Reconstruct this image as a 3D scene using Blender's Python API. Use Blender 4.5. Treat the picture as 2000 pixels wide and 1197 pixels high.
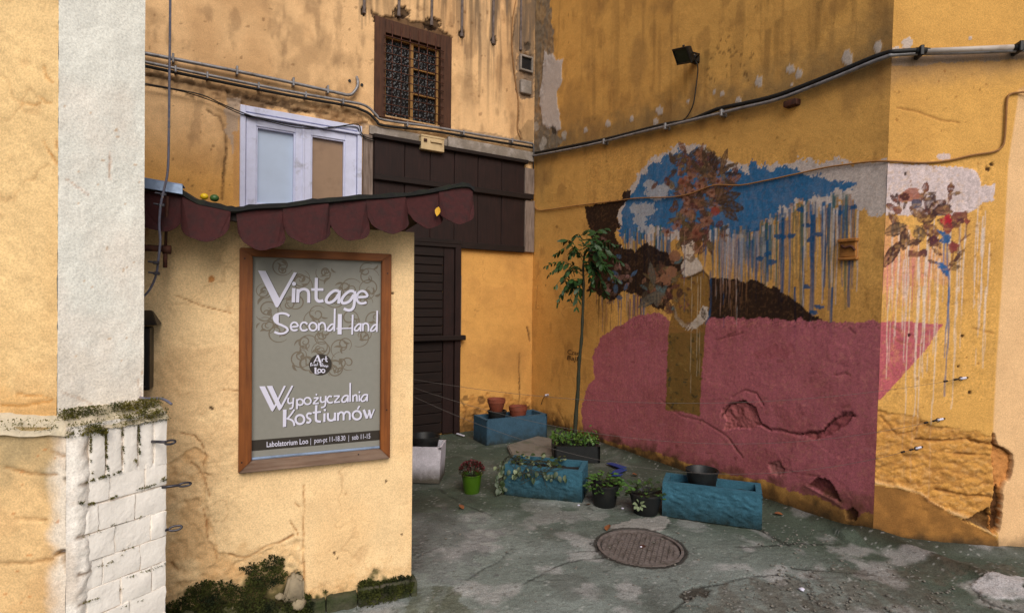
import bpy, bmesh, math, random
import numpy as np
from mathutils import Vector, Matrix

# ------------------------------------------------------------------ camera
scene = bpy.context.scene
for o in list(bpy.data.objects):
    bpy.data.objects.remove(o)
F = 1100.0                       # focal length in pixels of the 2000 x 1197 photograph
EYE = np.array([0.0, 0.0, 1.6])
PITCH, ROLL = -0.0077, 0.010
fw = np.array([0, math.cos(PITCH), math.sin(PITCH)])
up0 = np.array([0, -math.sin(PITCH), math.cos(PITCH)])
rt0 = np.array([1.0, 0, 0])
rt = rt0*math.cos(ROLL) + up0*math.sin(ROLL)
upv = up0*math.cos(ROLL) - rt0*math.sin(ROLL)
cam_d = bpy.data.cameras.new('camera')
cam = bpy.data.objects.new('camera', cam_d)
scene.collection.objects.link(cam)
cam.matrix_world = Matrix(((rt[0], upv[0], -fw[0], EYE[0]), (rt[1], upv[1], -fw[1], EYE[1]),
                           (rt[2], upv[2], -fw[2], EYE[2]), (0, 0, 0, 1)))
cam_d.sensor_width = 36.0
cam_d.lens = 36.0*F/2000.0
cam_d.clip_start = 0.05
cam_d.clip_end = 500
scene.camera = cam

# ------------------------------------------------------------------ light
SUN_EL, SUN_AZ = math.radians(40), math.radians(166)
world = bpy.data.worlds.new('World')
scene.world = world
world.use_nodes = True
wn = world.node_tree
for n in list(wn.nodes):
    wn.nodes.remove(n)
sky = wn.nodes.new('ShaderNodeTexSky')
sky.sky_type = 'NISHITA'
sky.sun_disc = False
sky.sun_elevation = SUN_EL
sky.sun_rotation = SUN_AZ
sky.air_density = 1.0
sky.dust_density = 3.0
sky.ozone_density = 1.0
bg = wn.nodes.new('ShaderNodeBackground')
bg.inputs['Strength'].default_value = 0.06
wo = wn.nodes.new('ShaderNodeOutputWorld')
wn.links.new(sky.outputs[0], bg.inputs[0])
wn.links.new(bg.outputs[0], wo.inputs[0])
sd = bpy.data.lights.new('sun', 'SUN')
sd.energy = 1.5
sd.angle = math.radians(42)
sd.color = (1.0, 0.95, 0.88)
so = bpy.data.objects.new('sun', sd)
sdir = Vector((math.cos(SUN_EL)*math.sin(SUN_AZ), math.cos(SUN_EL)*math.cos(SUN_AZ), math.sin(SUN_EL)))
so.rotation_euler = sdir.to_track_quat('Z', 'Y').to_euler()
scene.collection.objects.link(so)
vs = scene.view_settings
vs.view_transform = 'Standard'
vs.look = 'None'
vs.gamma = 1.0
vs.use_curve_mapping = False
vs.exposure = 0.70

# ------------------------------------------------------------------ helpers
R = random.Random(7)
NR = np.random.RandomState(11)

def c(r, g, b):
    def f(x):
        x /= 255.0
        return x/12.92 if x <= 0.04045 else ((x+0.055)/1.055)**2.4
    return (f(r), f(g), f(b))

def ray(px, py):
    d = fw + rt*((px-1000.0)/F) + upv*((598.5-py)/F)
    return d

def ground(px, py, h=0.0):
    d = ray(px, py)
    s = (h-EYE[2])/d[2]
    return EYE + s*d

def at(px, py, depth):
    d = ray(px, py)
    return EYE + d*(depth/d[1])

def tag(o, label=None, cat=None, group=None, kind=None):
    if label: o['label'] = label
    if cat: o['category'] = cat
    if group: o['group'] = group
    if kind: o['kind'] = kind
    return o

def link(o, parent=None):
    scene.collection.objects.link(o)
    if parent is not None:
        o.parent = parent
        o.matrix_parent_inverse = Matrix.Translation(-Vector(parent['_base'])) if '_base' in parent else Matrix.Identity(4)
    return o

def empty(name, loc, label, cat, group=None):
    o = bpy.data.objects.new(name, None)
    o.location = loc
    o.empty_display_size = 0.1
    scene.collection.objects.link(o)
    BASE[o.name] = Vector(loc)
    return tag(o, label, cat, group)
BASE = {}

def put(o, parent):
    """link o (in world coordinates) under parent"""
    scene.collection.objects.link(o)
    if parent is not None:
        o.parent = parent
        b = Vector((0, 0, 0))
        p = parent
        while p is not None:
            b += BASE.get(p.name, Vector((0, 0, 0))) if p.type == 'EMPTY' else p.location
            p = p.parent
        o.location = o.location - b
    return o

def meshobj(name, bm, mat, parent=None, smooth=False):
    me = bpy.data.meshes.new(name)
    bm.normal_update()
    bm.to_mesh(me)
    bm.free()
    if mat is not None:
        me.materials.append(mat)
    if smooth:
        me.polygons.foreach_set('use_smooth', [True]*len(me.polygons))
    o = bpy.data.objects.new(name, me)
    return put(o, parent)

def sharp(o, deg=35):
    o.data.polygons.foreach_set('use_smooth', [True]*len(o.data.polygons))
    o.data.set_sharp_from_angle(angle=math.radians(deg))
    return o

def V3(p):
    return Vector((float(p[0]), float(p[1]), float(p[2])))

def add_box(bm, o, ax, ay, az, bevel=0.0, seg=1, jit=0.0, rnd=None):
    """box centred at o with full edge vectors ax, ay, az"""
    o, ax, ay, az = V3(o), V3(ax), V3(ay), V3(az)
    t = bmesh.new()
    vs_ = []
    for i in (-.5, .5):
        for j in (-.5, .5):
            for k in (-.5, .5):
                p = o + ax*i + ay*j + az*k
                if jit:
                    p += Vector((rnd.uniform(-jit, jit), rnd.uniform(-jit, jit), rnd.uniform(-jit, jit)))
                vs_.append(t.verts.new(p))
    for f in ((0,1,3,2),(4,6,7,5),(0,4,5,1),(2,3,7,6),(0,2,6,4),(1,5,7,3)):
        t.faces.new([vs_[i] for i in f])
    bmesh.ops.recalc_face_normals(t, faces=t.faces)
    if bevel:
        bmesh.ops.bevel(t, geom=list(t.edges), offset=bevel, segments=seg, affect='EDGES', profile=0.6)
    me = bpy.data.meshes.new('tmp')
    t.to_mesh(me); t.free()
    bm.from_mesh(me)
    bpy.data.meshes.remove(me)

def smooth_path(pts, n=4, closed=False):
    pts = [np.array(p, float) for p in pts]
    if len(pts) < 3: return pts
    out = []
    N = len(pts)
    rng = range(N) if closed else range(N-1)
    for i in rng:
        if closed:
            p0, p1, p2, p3 = pts[i-1], pts[i], pts[(i+1) % N], pts[(i+2) % N]
        else:
            p0 = pts[max(i-1, 0)]; p1 = pts[i]; p2 = pts[i+1]; p3 = pts[min(i+2, N-1)]
        for k in range(n):
            t = k/n
            out.append(0.5*((2*p1)+(-p0+p2)*t+(2*p0-5*p1+4*p2-p3)*t*t+(-p0+3*p1-3*p2+p3)*t**3))
    if not closed: out.append(pts[-1])
    return out

def add_tube(bm, pts, r, n=8, cap=True, closed=False):
    pts = [V3(p) for p in pts]
    N = len(pts)
    rings = []
    prev = None
    for i, p in enumerate(pts):
        if closed:
            t = pts[(i+1) % N]-pts[i-1]
        else:
            t = pts[min(i+1, N-1)]-pts[max(i-1, 0)]
        if t.length < 1e-9: t = Vector((0, 0, 1))
        t.normalize()
        if prev is None:
            a = t.orthogonal().normalized()
        else:
            a = (prev - t*prev.dot(t))
            a = a.normalized() if a.length > 1e-6 else t.orthogonal().normalized()
        prev = a
        b = t.cross(a)
        rr = r[i] if hasattr(r, '__len__') else r
        rings.append([bm.verts.new(p + a*(rr*math.cos(2*math.pi*k/n)) + b*(rr*math.sin(2*math.pi*k/n))) for k in range(n)])
    m = N if closed else N-1
    for i in range(m):
        A, B = rings[i], rings[(i+1) % N]
        for k in range(n):
            bm.faces.new((A[k], A[(k+1) % n], B[(k+1) % n], B[k]))
    if cap and not closed:
        bm.faces.new(rings[0][::-1]); bm.faces.new(rings[-1])

def add_lathe(bm, o, prof, n=28, wob=0.0):
    o = V3(o)
    rings = []
    for (r, z) in prof:
        rings.append([bm.verts.new(o + Vector((r*math.cos(2*math.pi*k/n), r*math.sin(2*math.pi*k/n), z))) for k in range(n)])
    for i in range(len(rings)-1):
        for k in range(n):
            bm.faces.new((rings[i][k], rings[i][(k+1) % n], rings[i+1][(k+1) % n], rings[i+1][k]))
    bm.faces.new(rings[0][::-1]); bm.faces.new(rings[-1])

# ------------------------------------------------------------------ numpy noise
def h2(ix, iy, s):
    n = (ix.astype(np.int64)*374761393 + iy.astype(np.int64)*668265263 + s*974634531) & 0xffffffff
    n = ((n ^ (n >> 13))*1274126177) & 0xffffffff
    return ((n ^ (n >> 16)) & 0xffff)/65535.0
def vn(x, y, s=0):
    ix, iy = np.floor(x), np.floor(y)
    fx, fy = x-ix, y-iy
    fx = fx*fx*(3-2*fx); fy = fy*fy*(3-2*fy)
    a, b = h2(ix, iy, s), h2(ix+1, iy, s)
    d, e = h2(ix, iy+1, s), h2(ix+1, iy+1, s)
    return (a+(b-a)*fx)*(1-fy) + (d+(e-d)*fx)*fy
def fbm(x, y, s=0, o=4):
    t = 0; a = 0.5; w = 0
    for k in range(o):
        t = t + a*vn(x*2**k, y*2**k, s+k*17); w += a; a *= 0.5
    return t/w
def sst(a, b, x):
    t = np.clip((x-a)/(b-a), 0, 1)
    return t*t*(3-2*t)

# ------------------------------------------------------------------ materials
MATS = {}
def nt(name):
    m = bpy.data.materials.new(name); m.use_nodes = True
    t = m.node_tree
    for n in list(t.nodes): t.nodes.remove(n)
    out = t.nodes.new('ShaderNodeOutputMaterial')
    p = t.nodes.new('ShaderNodeBsdfPrincipled')
    t.links.new(p.outputs[0], out.inputs[0])
    co = t.nodes.new('ShaderNodeTexCoord')
    return m, t, p, co
def noise(t, co, scale, detail=4, rough=0.55, vec=None):
    n = t.nodes.new('ShaderNodeTexNoise')
    n.inputs['Scale'].default_value = scale
    n.inputs['Detail'].default_value = detail
    n.inputs['Roughness'].default_value = rough
    t.links.new(vec if vec is not None else co.outputs['Object'], n.inputs['Vector'])
    return n.outputs['Fac']
def mrange(t, src, a, b, lo=0.25, hi=0.75):
    m = t.nodes.new('ShaderNodeMapRange')
    m.inputs[1].default_value = lo; m.inputs[2].default_value = hi
    m.inputs[3].default_value = a; m.inputs[4].default_value = b
    t.links.new(src, m.inputs[0])
    return m.outputs[0]
def mulc(t, col, fac):
    m = t.nodes.new('ShaderNodeMix'); m.data_type = 'RGBA'; m.blend_type = 'MULTIPLY'
    m.inputs[0].default_value = 1.0
    t.links.new(col, m.inputs[6]); t.links.new(fac, m.inputs[7])
    return m.outputs[2]
def mixc(t, a, b, fac):
    m = t.nodes.new('ShaderNodeMix'); m.data_type = 'RGBA'
    for s, i in ((a, 6), (b, 7)):
        if isinstance(s, tuple): m.inputs[i].default_value = (*s, 1)
        else: t.links.new(s, m.inputs[i])
    t.links.new(fac, m.inputs[0])
    return m.outputs[2]
def bump(t, p, h, strength, dist, prev=None):
    b = t.nodes.new('ShaderNodeBump')
    b.inputs['Strength'].default_value = strength
    b.inputs['Distance'].default_value = dist
    t.links.new(h, b.inputs['Height'])
    if prev is not None: t.links.new(prev, b.inputs['Normal'])
    t.links.new(b.outputs[0], p.inputs['Normal'])
    return b.outputs[0]

def painted(name, rough=0.92, grain=0.2, blotch=0.12, bs=0.35):
    m, t, p, co = nt(name)
    a = t.nodes.new('ShaderNodeAttribute'); a.attribute_name = 'Col'
    col = mulc(t, a.outputs['Color'], mrange(t, noise(t, co, 7, 5), 1-blotch, 1+blotch*0.6))
    col = mulc(t, col, mrange(t, noise(t, co, 150, 2, 0.7), 1-grain, 1+grain*0.8, 0.3, 0.7))
    t.links.new(col, p.inputs['Base Color'])
    p.inputs['Roughness'].default_value = rough
    p.inputs['Specular IOR Level'].default_value = 0.2
    b = bump(t, p, noise(t, co, 28, 6, 0.6), bs, 0.012)
    bump(t, p, noise(t, co, 190, 3, 0.6), bs*0.45, 0.003, b)
    return m

def plain(name, col, rough=0.6, var=0.15, scale=20, bmp=0.2, bscale=60, metal=0.0, spec=0.4, col2=None, dirt=0.0, dist=0.003):
    m, t, p, co = nt(name)
    rgb = t.nodes.new('ShaderNodeRGB'); rgb.outputs[0].default_value = (*col, 1)
    k = rgb.outputs[0]
    if col2 is not None:
        k = mixc(t, k, col2, mrange(t, noise(t, co, scale*0.4, 6, 0.65), 0, 1, 0.45-dirt, 0.7-dirt))
    k = mulc(t, k, mrange(t, noise(t, co, scale, 5), 1-var, 1+var*0.7))
    t.links.new(k, p.inputs['Base Color'])
    p.inputs['Roughness'].default_value = rough
    p.inputs['Metallic'].default_value = metal
    p.inputs['Specular IOR Level'].default_value = spec
    if bmp: bump(t, p, noise(t, co, bscale, 5, 0.6), bmp, dist)
    return m

def stained(name, col, dirt, z0, z1, rough=0.7, wob=0.12, spec=0.3, bmp=0.5, bscale=40, dist=0.006):
    """paint with mud and moss that has crept up from the ground"""
    m, t, p, co = nt(name)
    sx = t.nodes.new('ShaderNodeSeparateXYZ'); t.links.new(co.outputs['Object'], sx.inputs[0])
    n = noise(t, co, 13, 6, 0.65)
    ma = t.nodes.new('ShaderNodeMath'); ma.operation = 'MULTIPLY_ADD'
    ma.inputs[1].default_value = wob*2; t.links.new(n, ma.inputs[0])
    t.links.new(sx.outputs[2], ma.inputs[2])
    f = mrange(t, ma.outputs[0], 0.92, 0.0, z0+wob, z1+wob)
    k = mixc(t, col, dirt, f)
    k = mulc(t, k, mrange(t, noise(t, co, 16, 5), 0.78, 1.14))
    k = mulc(t, k, mrange(t, noise(t, co, 110, 3, 0.7), 0.8, 1.15, 0.3, 0.7))
    t.links.new(k, p.inputs['Base Color'])
    p.inputs['Roughness'].default_value = rough
    p.inputs['Specular IOR Level'].default_value = spec
    b = bump(t, p, noise(t, co, bscale, 6, 0.65), bmp, dist)
    bump(t, p, noise(t, co, bscale*4, 4, 0.6), bmp, dist*0.3, b)
    return m

def wood(name, col, col2, rough=0.7, vertical=True, scale=14, spec=0.3):
    m, t, p, co = nt(name)
    mp = t.nodes.new('ShaderNodeMapping')
    mp.inputs['Scale'].default_value = (1, 1, 0.07) if vertical else (0.09, 0.09, 1)
    t.links.new(co.outputs['Object'], mp.inputs[0])
    n1 = noise(t, co, scale*4, 8, 0.65, mp.outputs[0])
    n2 = noise(t, co, 6, 4)
    k = mixc(t, col, col2, mrange(t, n1, 0, 1, 0.35, 0.7))
    k = mulc(t, k, mrange(t, n2, 0.75, 1.15))
    t.links.new(k, p.inputs['Base Color'])
    p.inputs['Roughness'].default_value = rough
    p.inputs['Specular IOR Level'].default_value = spec
    bump(t, p, n1, 0.4, 0.004)
    return m

def leafmat(name, col, col2, rough=0.5):
    m, t, p, co = nt(name)
    k = mixc(t, col, col2, mrange(t, noise(t, co, 14, 4), 0, 1, 0.35, 0.65))
    k = mulc(t, k, mrange(t, noise(t, co, 120, 2), 0.75, 1.2))
    t.links.new(k, p.inputs['Base Color'])
    p.inputs['Roughness'].default_value = rough
    p.inputs['Specular IOR Level'].default_value = 0.35
    p.inputs['Subsurface Weight'].default_value = 0.0
    return m

M_plaster = painted('plaster_paint')
M_mural = painted('mural_paint', 0.9, 0.22, 0.1, 0.3)
M_ground = painted('yard_concrete', 0.88, 0.42, 0.2, 0.6)
M_white_brick = plain('whitewashed_brick', c(246, 239, 230), 0.9, 0.07, 16, 0.6, 45, col2=c(214, 190, 166), dirt=-0.17, dist=0.006, spec=0.2)
M_mortar = plain('grubby_mortar', c(160, 132, 108), 0.95, 0.25, 30, 0.5, 60, col2=c(92, 84, 50), dirt=0.0)
M_kside = plain('kiosk_render', c(214, 160, 104), 0.92, 0.1, 10, 0.3, 60)
M_darkwood = wood('dark_brown_wood', c(42, 23, 20), c(26, 15, 14), 0.66)
M_darkwood_h = wood('dark_brown_boards', c(33, 20, 16), c(22, 14, 12), 0.64, False)  # door gets little light: its shade is put into this darker tone
M_brownframe = wood('brown_window_wood', c(86, 54, 36), c(54, 34, 25), 0.75)
M_greywood = wood('weathered_grey_wood', c(142, 126, 116), c(92, 76, 66), 0.85)
M_ochrewood = wood('ochre_sash_wood', c(176, 132, 74), c(130, 92, 50), 0.7)
M_signwood = wood('stained_pine', c(138, 80, 34), c(104, 56, 24), 0.55)
M_signwood_h = wood('stained_pine_rail', c(138, 80, 34), c(104, 56, 24), 0.55, False)
M_signsill = wood('worn_pine_rail', c(134, 112, 96), c(104, 78, 62), 0.6, False)
M_poster = plain('taupe_print', c(132, 130, 122), 0.45, 0.05, 40, 0.05, 90, spec=0.35)
M_poster_dark = plain('dark_taupe_print', c(50, 44, 38), 0.45, 0.05, 40, 0, spec=0.35)
M_poster_vine = plain('vine_print', c(108, 98, 84), 0.5, 0.1, 40, 0, spec=0.3)
M_letter = plain('white_print', c(208, 206, 224), 0.45, 0.03, 40, 0, spec=0.35)
M_whitepaint = plain('chipped_white_gloss', c(204, 208, 234), 0.5, 0.1, 12, 0.25, 40, col2=c(120, 116, 116), dirt=-0.12)
M_bluewhite = plain('bluish_zinc', c(150, 170, 200), 0.4, 0.15, 15, 0.2, 40, metal=0.4, col2=c(90, 100, 116), dirt=-0.05)
M_felt = plain('maroon_roof_felt', c(64, 30, 30), 0.85, 0.2, 60, 0.6, 300, spec=0.25, col2=c(50, 31, 31), dirt=0.0, dist=0.004)
M_blackfelt = plain('black_roof_felt', c(24, 24, 24), 0.85, 0.3, 30, 0.5, 150, col2=c(40, 46, 28), dirt=-0.05)
M_pipe = plain('grey_conduit', c(140, 138, 140), 0.45, 0.2, 25, 0.1, 60, metal=0.3, col2=c(92, 84, 78), dirt=-0.03)
M_cable = plain('black_cable', c(22, 21, 20), 0.6, 0.2, 40, 0)
M_tancable = plain('painted_cable', c(150, 106, 60), 0.8, 0.2, 40, 0)
M_rope = plain('bluish_rope', c(104, 104, 120), 0.8, 0.3, 60, 0.2, 200, col2=c(170, 140, 90), dirt=-0.1)
M_iron = plain('dark_iron', c(44, 38, 36), 0.55, 0.3, 40, 0.3, 120, metal=0.6)
M_rust = plain('rusty_iron', c(84, 48, 34), 0.8, 0.3, 50, 0.4, 140, metal=0.2, col2=c(50, 34, 28))
M_steel = plain('greyed_steel', c(74, 72, 78), 0.42, 0.2, 40, 0.15, 120, metal=0.8)
M_blackmetal = plain('black_enamel', c(20, 20, 22), 0.45, 0.2, 30, 0.1, 60)
M_blackplastic = plain('black_plastic', c(24, 26, 27), 0.5, 0.25, 25, 0.1, 60, col2=c(44, 42, 38), dirt=-0.08)
M_blue = stained('blue_masonry_paint', c(56, 98, 116), c(26, 32, 24), -0.02, 0.17, 0.88, spec=0.15, bmp=0.8)  # mossy foot, with shade around the planters also put into the colour
M_bluebright = plain('blue_plastic', c(36, 60, 122), 0.4, 0.1, 20, 0)
M_soil = plain('dark_soil', c(34, 27, 22), 0.95, 0.4, 60, 1.0, 60, dist=0.02)
M_terra = plain('terracotta', c(116, 56, 36), 0.8, 0.15, 20, 0.2, 80, col2=c(112, 66, 50), dirt=-0.05)
M_greenpot = plain('lime_glaze', c(62, 96, 16), 0.35, 0.12, 16, 0.1, 50, spec=0.5)
M_whitepot = stained('stained_white_plastic', c(206, 202, 212), c(64, 58, 36), 0.04, 0.17, 0.6, 0.06, bmp=0.15)
M_leaf = leafmat('sapling_leaf', c(24, 48, 18), c(40, 68, 25))
M_ivy = leafmat('ivy_leaf', c(34, 54, 28), c(66, 76, 46), 0.45)
M_herb = leafmat('herb_leaf', c(52, 88, 36), c(92, 116, 48))
M_paleleaf = leafmat('pale_leaf', c(110, 124, 92), c(140, 146, 116))
M_heather = leafmat('heather_red', c(104, 20, 34), c(66, 24, 26))
M_heather_d = leafmat('heather_dark', c(40, 34, 26), c(56, 48, 30))
M_moss = leafmat('moss_green', c(64, 70, 24), c(118, 108, 40), 0.9)
M_mossd = leafmat('moss_dark', c(28, 38, 14), c(78, 82, 28), 0.9)  # darker mix: black shade between the tufts is put into the colour
M_bark = plain('sapling_bark', c(44, 46, 32), 0.8, 0.2, 40, 0.4, 90)
M_deadleaf = leafmat('dead_leaf', c(136, 84, 46), c(104, 62, 40), 0.7)
M_yellow = plain('yellow_leaf', c(214, 160, 36), 0.6, 0.1, 20, 0)
M_yball = plain('yellow_ball', c(214, 176, 26), 0.4, 0.1, 20, 0)
M_gball = plain('green_ball', c(58, 92, 44), 0.4, 0.3, 30, 0)
M_stone = plain('mossy_stone', c(150, 136, 112), 0.95, 0.2, 14, 0.7, 30, col2=c(86, 84, 50), dirt=-0.02, dist=0.01)
M_plinthstone = plain('dark_plinth', c(84, 78, 66), 0.95, 0.3, 14, 1.0, 24, col2=c(52, 60, 30), dirt=0.12, dist=0.02)
M_slab = plain('grey_slab', c(112, 104, 94), 0.95, 0.2, 14, 0.5, 50, col2=c(70, 74, 50), dirt=-0.04)
M_cast = plain('cast_iron', c(112, 102, 98), 0.8, 0.3, 40, 0.5, 120, metal=0.1, col2=c(78, 70, 62))
M_cement = plain('bare_cement', c(132, 122, 112), 0.95, 0.2, 14, 0.6, 50, col2=c(178, 168, 162), dirt=-0.02, dist=0.008)
M_cream = plain('cream_enamel', c(196, 172, 132), 0.5, 0.15, 14, 0.15, 60, col2=c(120, 92, 66), dirt=-0.12)
M_sky_pane = plain('pane_sky_reflection', c(180, 196, 220), 0.35, 0.06, 6, 0.05, 20, spec=0.5, col2=c(120, 130, 140), dirt=-0.12)  # pale sky reflection put into the pane colour
M_wall_pane = plain('pane_wall_reflection', c(150, 122, 96), 0.25, 0.16, 4, 0.05, 20, spec=0.5, col2=c(112, 88, 68), dirt=-0.02)  # reflected wall and curtain put into the pane colour
M_grave = plain('graffiti_marker', c(52, 30, 20), 0.8, 0.1, 20, 0)

def rippled_glass():
    m, t, p, co = nt('rippled_dark_glass')
    vor = t.nodes.new('ShaderNodeTexVoronoi'); vor.inputs['Scale'].default_value = 30
    t.links.new(co.outputs['Object'], vor.inputs['Vector'])
    p.inputs['Base Color'].default_value = (0.012, 0.012, 0.014, 1)
    p.inputs['Roughness'].default_value = 0.16
    p.inputs['Specular IOR Level'].default_value = 0.3
    b = bump(t, p, vor.outputs['Distance'], 0.8, 0.016)
    bump(t, p, noise(t, co, 30, 3), 0.6, 0.02, b)
    return m
M_ripple = rippled_glass()
def clear_glass(name, tint):
    m, t, p, co = nt(name)
    p.inputs['Base Color'].default_value = (*tint, 1)
    p.inputs['Roughness'].default_value = 0.05
    p.inputs['Transmission Weight'].default_value = 0.9
    p.inputs['IOR'].default_value = 1.45
    bump(t, p, noise(t, co, 3, 2), 0.1, 0.01)
    return m
M_lampglass = plain('lamp_glass', c(52, 60, 44), 0.15, 0.1, 20, 0.05, 30, spec=0.7)

# ------------------------------------------------------------------ walls that carry paint and relief
class Wall:
    def __init__(s, O, U, V=(0, 0, 1)):
        s.O = np.array(O, float); s.U = np.array(U, float); s.V = np.array(V, float)
        s.n = np.cross(s.U, s.V); s.n /= np.linalg.norm(s.n)
    def uv(s, px, py, off=0.0):
        d = ray(px, py)
        A = np.array([s.U, s.V, -d]).T
        r = np.linalg.solve(A, EYE - s.O - s.n*off)
        return np.array([r[0], r[1]])
    def at(s, u, v, off=0.0):
        return s.O + s.U*u + s.V*v + s.n*off
    def P(s, px, py, off=0.0):
        u, v = s.uv(px, py, off)
        return s.at(u, v, off)
    def J(s, px, py):  # leaf and blob shapes are laid out in image pixels, mapped locally onto the wall
        p = s.uv(px, py)
        return p, np.array([s.uv(px+1, py)-p, s.uv(px, py+1)-p]).T
    def box(s, bm, u0, u1, v0, v1, o0, o1, bevel=0.0, seg=1):
        Vn = s.V/np.linalg.norm(s.V)
        add_box(bm, s.at((u0+u1)/2, (v0+v1)/2, (o0+o1)/2), s.U*(u1-u0), s.V*(v1-v0), s.n*(o1-o0), bevel, seg)

class Canvas:
    def __init__(s, W, us, vs_, shear=0.0, L=1.0):
        s.W = W
        s.nu, s.nv = len(us), len(vs_)
        U, V = np.meshgrid(us, vs_)
        if shear: U = U*(1 + shear*V/L)
        s.u = U.ravel(); s.v = V.ravel()
        N = len(s.u)
        s.col = np.zeros((N, 3)); s.d = np.zeros(N)
        s.w1 = fbm(s.u*14, s.v*14, 3, 4)-0.5
        s.w2 = fbm(s.u*14, s.v*14, 91, 4)-0.5
        s.f1 = fbm(s.u*60, s.v*60, 33, 3)-0.5
        s.f2 = fbm(s.u*60, s.v*60, 71, 3)-0.5
        s.hole = np.zeros(N, bool)
    def put(s, idx, a, col):
        a = np.asarray(a)[:, None]
        s.col[idx] = s.col[idx]*(1-a) + np.array(col)*a
    def inside(s, px, warp=0.03, fine=0.012, uv=False, stretch=(1, 1)):
        P = np.array(px, float) if uv else np.array([s.W.uv(x, y) for x, y in px])
        lo, hi = P.min(0)-0.1, P.max(0)+0.1
        idx = np.where((s.u > lo[0]) & (s.u < hi[0]) & (s.v > lo[1]) & (s.v < hi[1]))[0]
        x = s.u[idx] + (s.w1[idx]*warp + s.f1[idx]*fine)*stretch[0]
        y = s.v[idx] + (s.w2[idx]*warp + s.f2[idx]*fine)*stretch[1]
        ins = np.zeros(len(idx), bool)
        j = len(P)-1
        for i in range(len(P)):
            (xi, yi), (xj, yj) = P[i], P[j]
            if yi != yj:
                ins ^= ((yi > y) != (yj > y)) & (x < (xj-xi)*(y-yi)/(yj-yi)+xi)
            j = i
        return idx[ins]
    def poly(s, px, col, a=1.0, warp=0.03, fine=0.012, disp=0.0, rough=0.0, mottle=0.0, **k):
        idx = s.inside(px, warp, fine, **k)
        al = np.full(len(idx), a)
        if mottle: al = al*(1-mottle*sst(0.45, 0.62, fbm(s.u[idx]*22, s.v[idx]*9, 5, 4)))
        if col is not None: s.put(idx, al, col)
        if disp: s.d[idx] += disp
        if rough: s.d[idx] += rough*(fbm(s.u[idx]*26, s.v[idx]*34, 44, 4)-0.5)
        return idx
    def near(s, P, r):
        return np.where((np.abs(s.u-P[0]) < r) & (np.abs(s.v-P[1]) < r))[0]
    def leaf(s, px, py, ang, L, w, col, a=1.0, vein=None, p=0.8):
        P, J = s.W.J(px, py)
        Ji = np.linalg.inv(J)
        r = np.abs(J).sum(1).max()*L*1.3+0.01
        idx = s.near(P, r)
        q = Ji @ np.array([s.u[idx]-P[0]+s.f1[idx]*0.004, s.v[idx]-P[1]+s.f2[idx]*0.004])
        ca, sa = math.cos(math.radians(ang)), math.sin(math.radians(ang))
        al = q[0]*ca - q[1]*sa
        ac = q[0]*sa + q[1]*ca
        t = np.clip(al/L, 0, 1)
        wd = w*0.5*np.sin(np.pi*t)**p
        m = (al > 0) & (al < L) & (np.abs(ac) < wd)
        k_ = idx[m]
        s.put(k_, a*(0.55+0.45*sst(0.3, 0.55, vn(s.u[k_]*70+px, s.v[k_]*70+py, 3))), np.array(col)*R.uniform(0.8, 1.2))
        if vein is not None:
            m2 = m & ((np.abs(ac) < 0.07*w) | (np.abs(ac) > wd*0.72))
            s.put(idx[m2], np.full(m2.sum(), a*0.5), vein)
    def blob(s, px, py, rx, ry, col, a=1.0, warp=0.35, seed=0, soft=0.0, disp=0.0):
        P, J = s.W.J(px, py)
        Ji = np.linalg.inv(J)
        r = np.abs(J).sum(1).max()*max(rx, ry)*1.8+0.01
        idx = s.near(P, r)
        q = Ji @ np.array([s.u[idx]-P[0], s.v[idx]-P[1]])
        n = fbm(s.u[idx]*40+seed*3.1, s.v[idx]*40, 8, 3)-0.5
        d = np.sqrt((q[0]/rx)**2+(q[1]/ry)**2) + n*warp*2
        al = 1-sst(1-soft, 1.0001, d)
        m = al > 0
        if col is not None: s.put(idx[m], al[m]*a, col)
        if disp: s.d[idx[m]] += disp*al[m]
    def weather(s, idx, under, amt=0.3):
        u, v = s.u[idx], s.v[idx]
        n = fbm(u*55, v*55, 301, 3)
        s.put(idx, amt*sst(0.56, 0.7, n), under)
        k = 1 + 0.22*(fbm(u*60, v*5, 302, 3)-0.5) + 0.5*(fbm(u*110, v*110, 303, 2)-0.5)
        s.col[idx] *= np.clip(k, 0.6, 1.4)[:, None]
    def drip(s, px, y0, y1, w, col, a=1.0, taper=True):
        A, B = s.W.uv(px, y0), s.W.uv(px, y1)
        u0 = A[0]; v1, v0 = A[1], B[1]
        idx = np.where((np.abs(s.u-u0) < w*2+0.02) & (s.v < v1) & (s.v > v0))[0]
        if not len(idx): return
        t = (v1-s.v[idx])/(v1-v0)
        uu = u0 + 0.004*np.sin(s.v[idx]*9+px)+(t*0.004*((px*7) % 2-1))
        ww = w*(1-0.45*t) if taper else w
        al = (1-sst(0.55, 1.1, np.abs(s.u[idx]-uu)/ww))*a*(1-0.35*t)
        s.put(idx, al, col)
    def crack(s, px, w=0.006, depth=0.006, col=None, a=0.8, jit=0.012, uv=False):
        P = np.array(px, float) if uv else np.array([s.W.uv(x, y) for x, y in px])
        lo, hi = P.min(0)-0.05, P.max(0)+0.05
        idx = np.where((s.u > lo[0]) & (s.u < hi[0]) & (s.v > lo[1]) & (s.v < hi[1]))[0]
        if not len(idx): return
        x = s.u[idx] + s.w1[idx]*jit*1.2 + s.f1[idx]*jit
        y = s.v[idx] + s.w2[idx]*jit*1.2 + s.f2[idx]*jit
        D = np.full(len(idx), 9.0)
        for i in range(len(P)-1):
            a0, b0 = P[i], P[i+1]
            e = b0-a0; L2 = max((e*e).sum(), 1e-9)
            t = np.clip(((x-a0[0])*e[0]+(y-a0[1])*e[1])/L2, 0, 1)
            D = np.minimum(D, np.hypot(x-a0[0]-t*e[0], y-a0[1]-t*e[1]))
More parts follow.
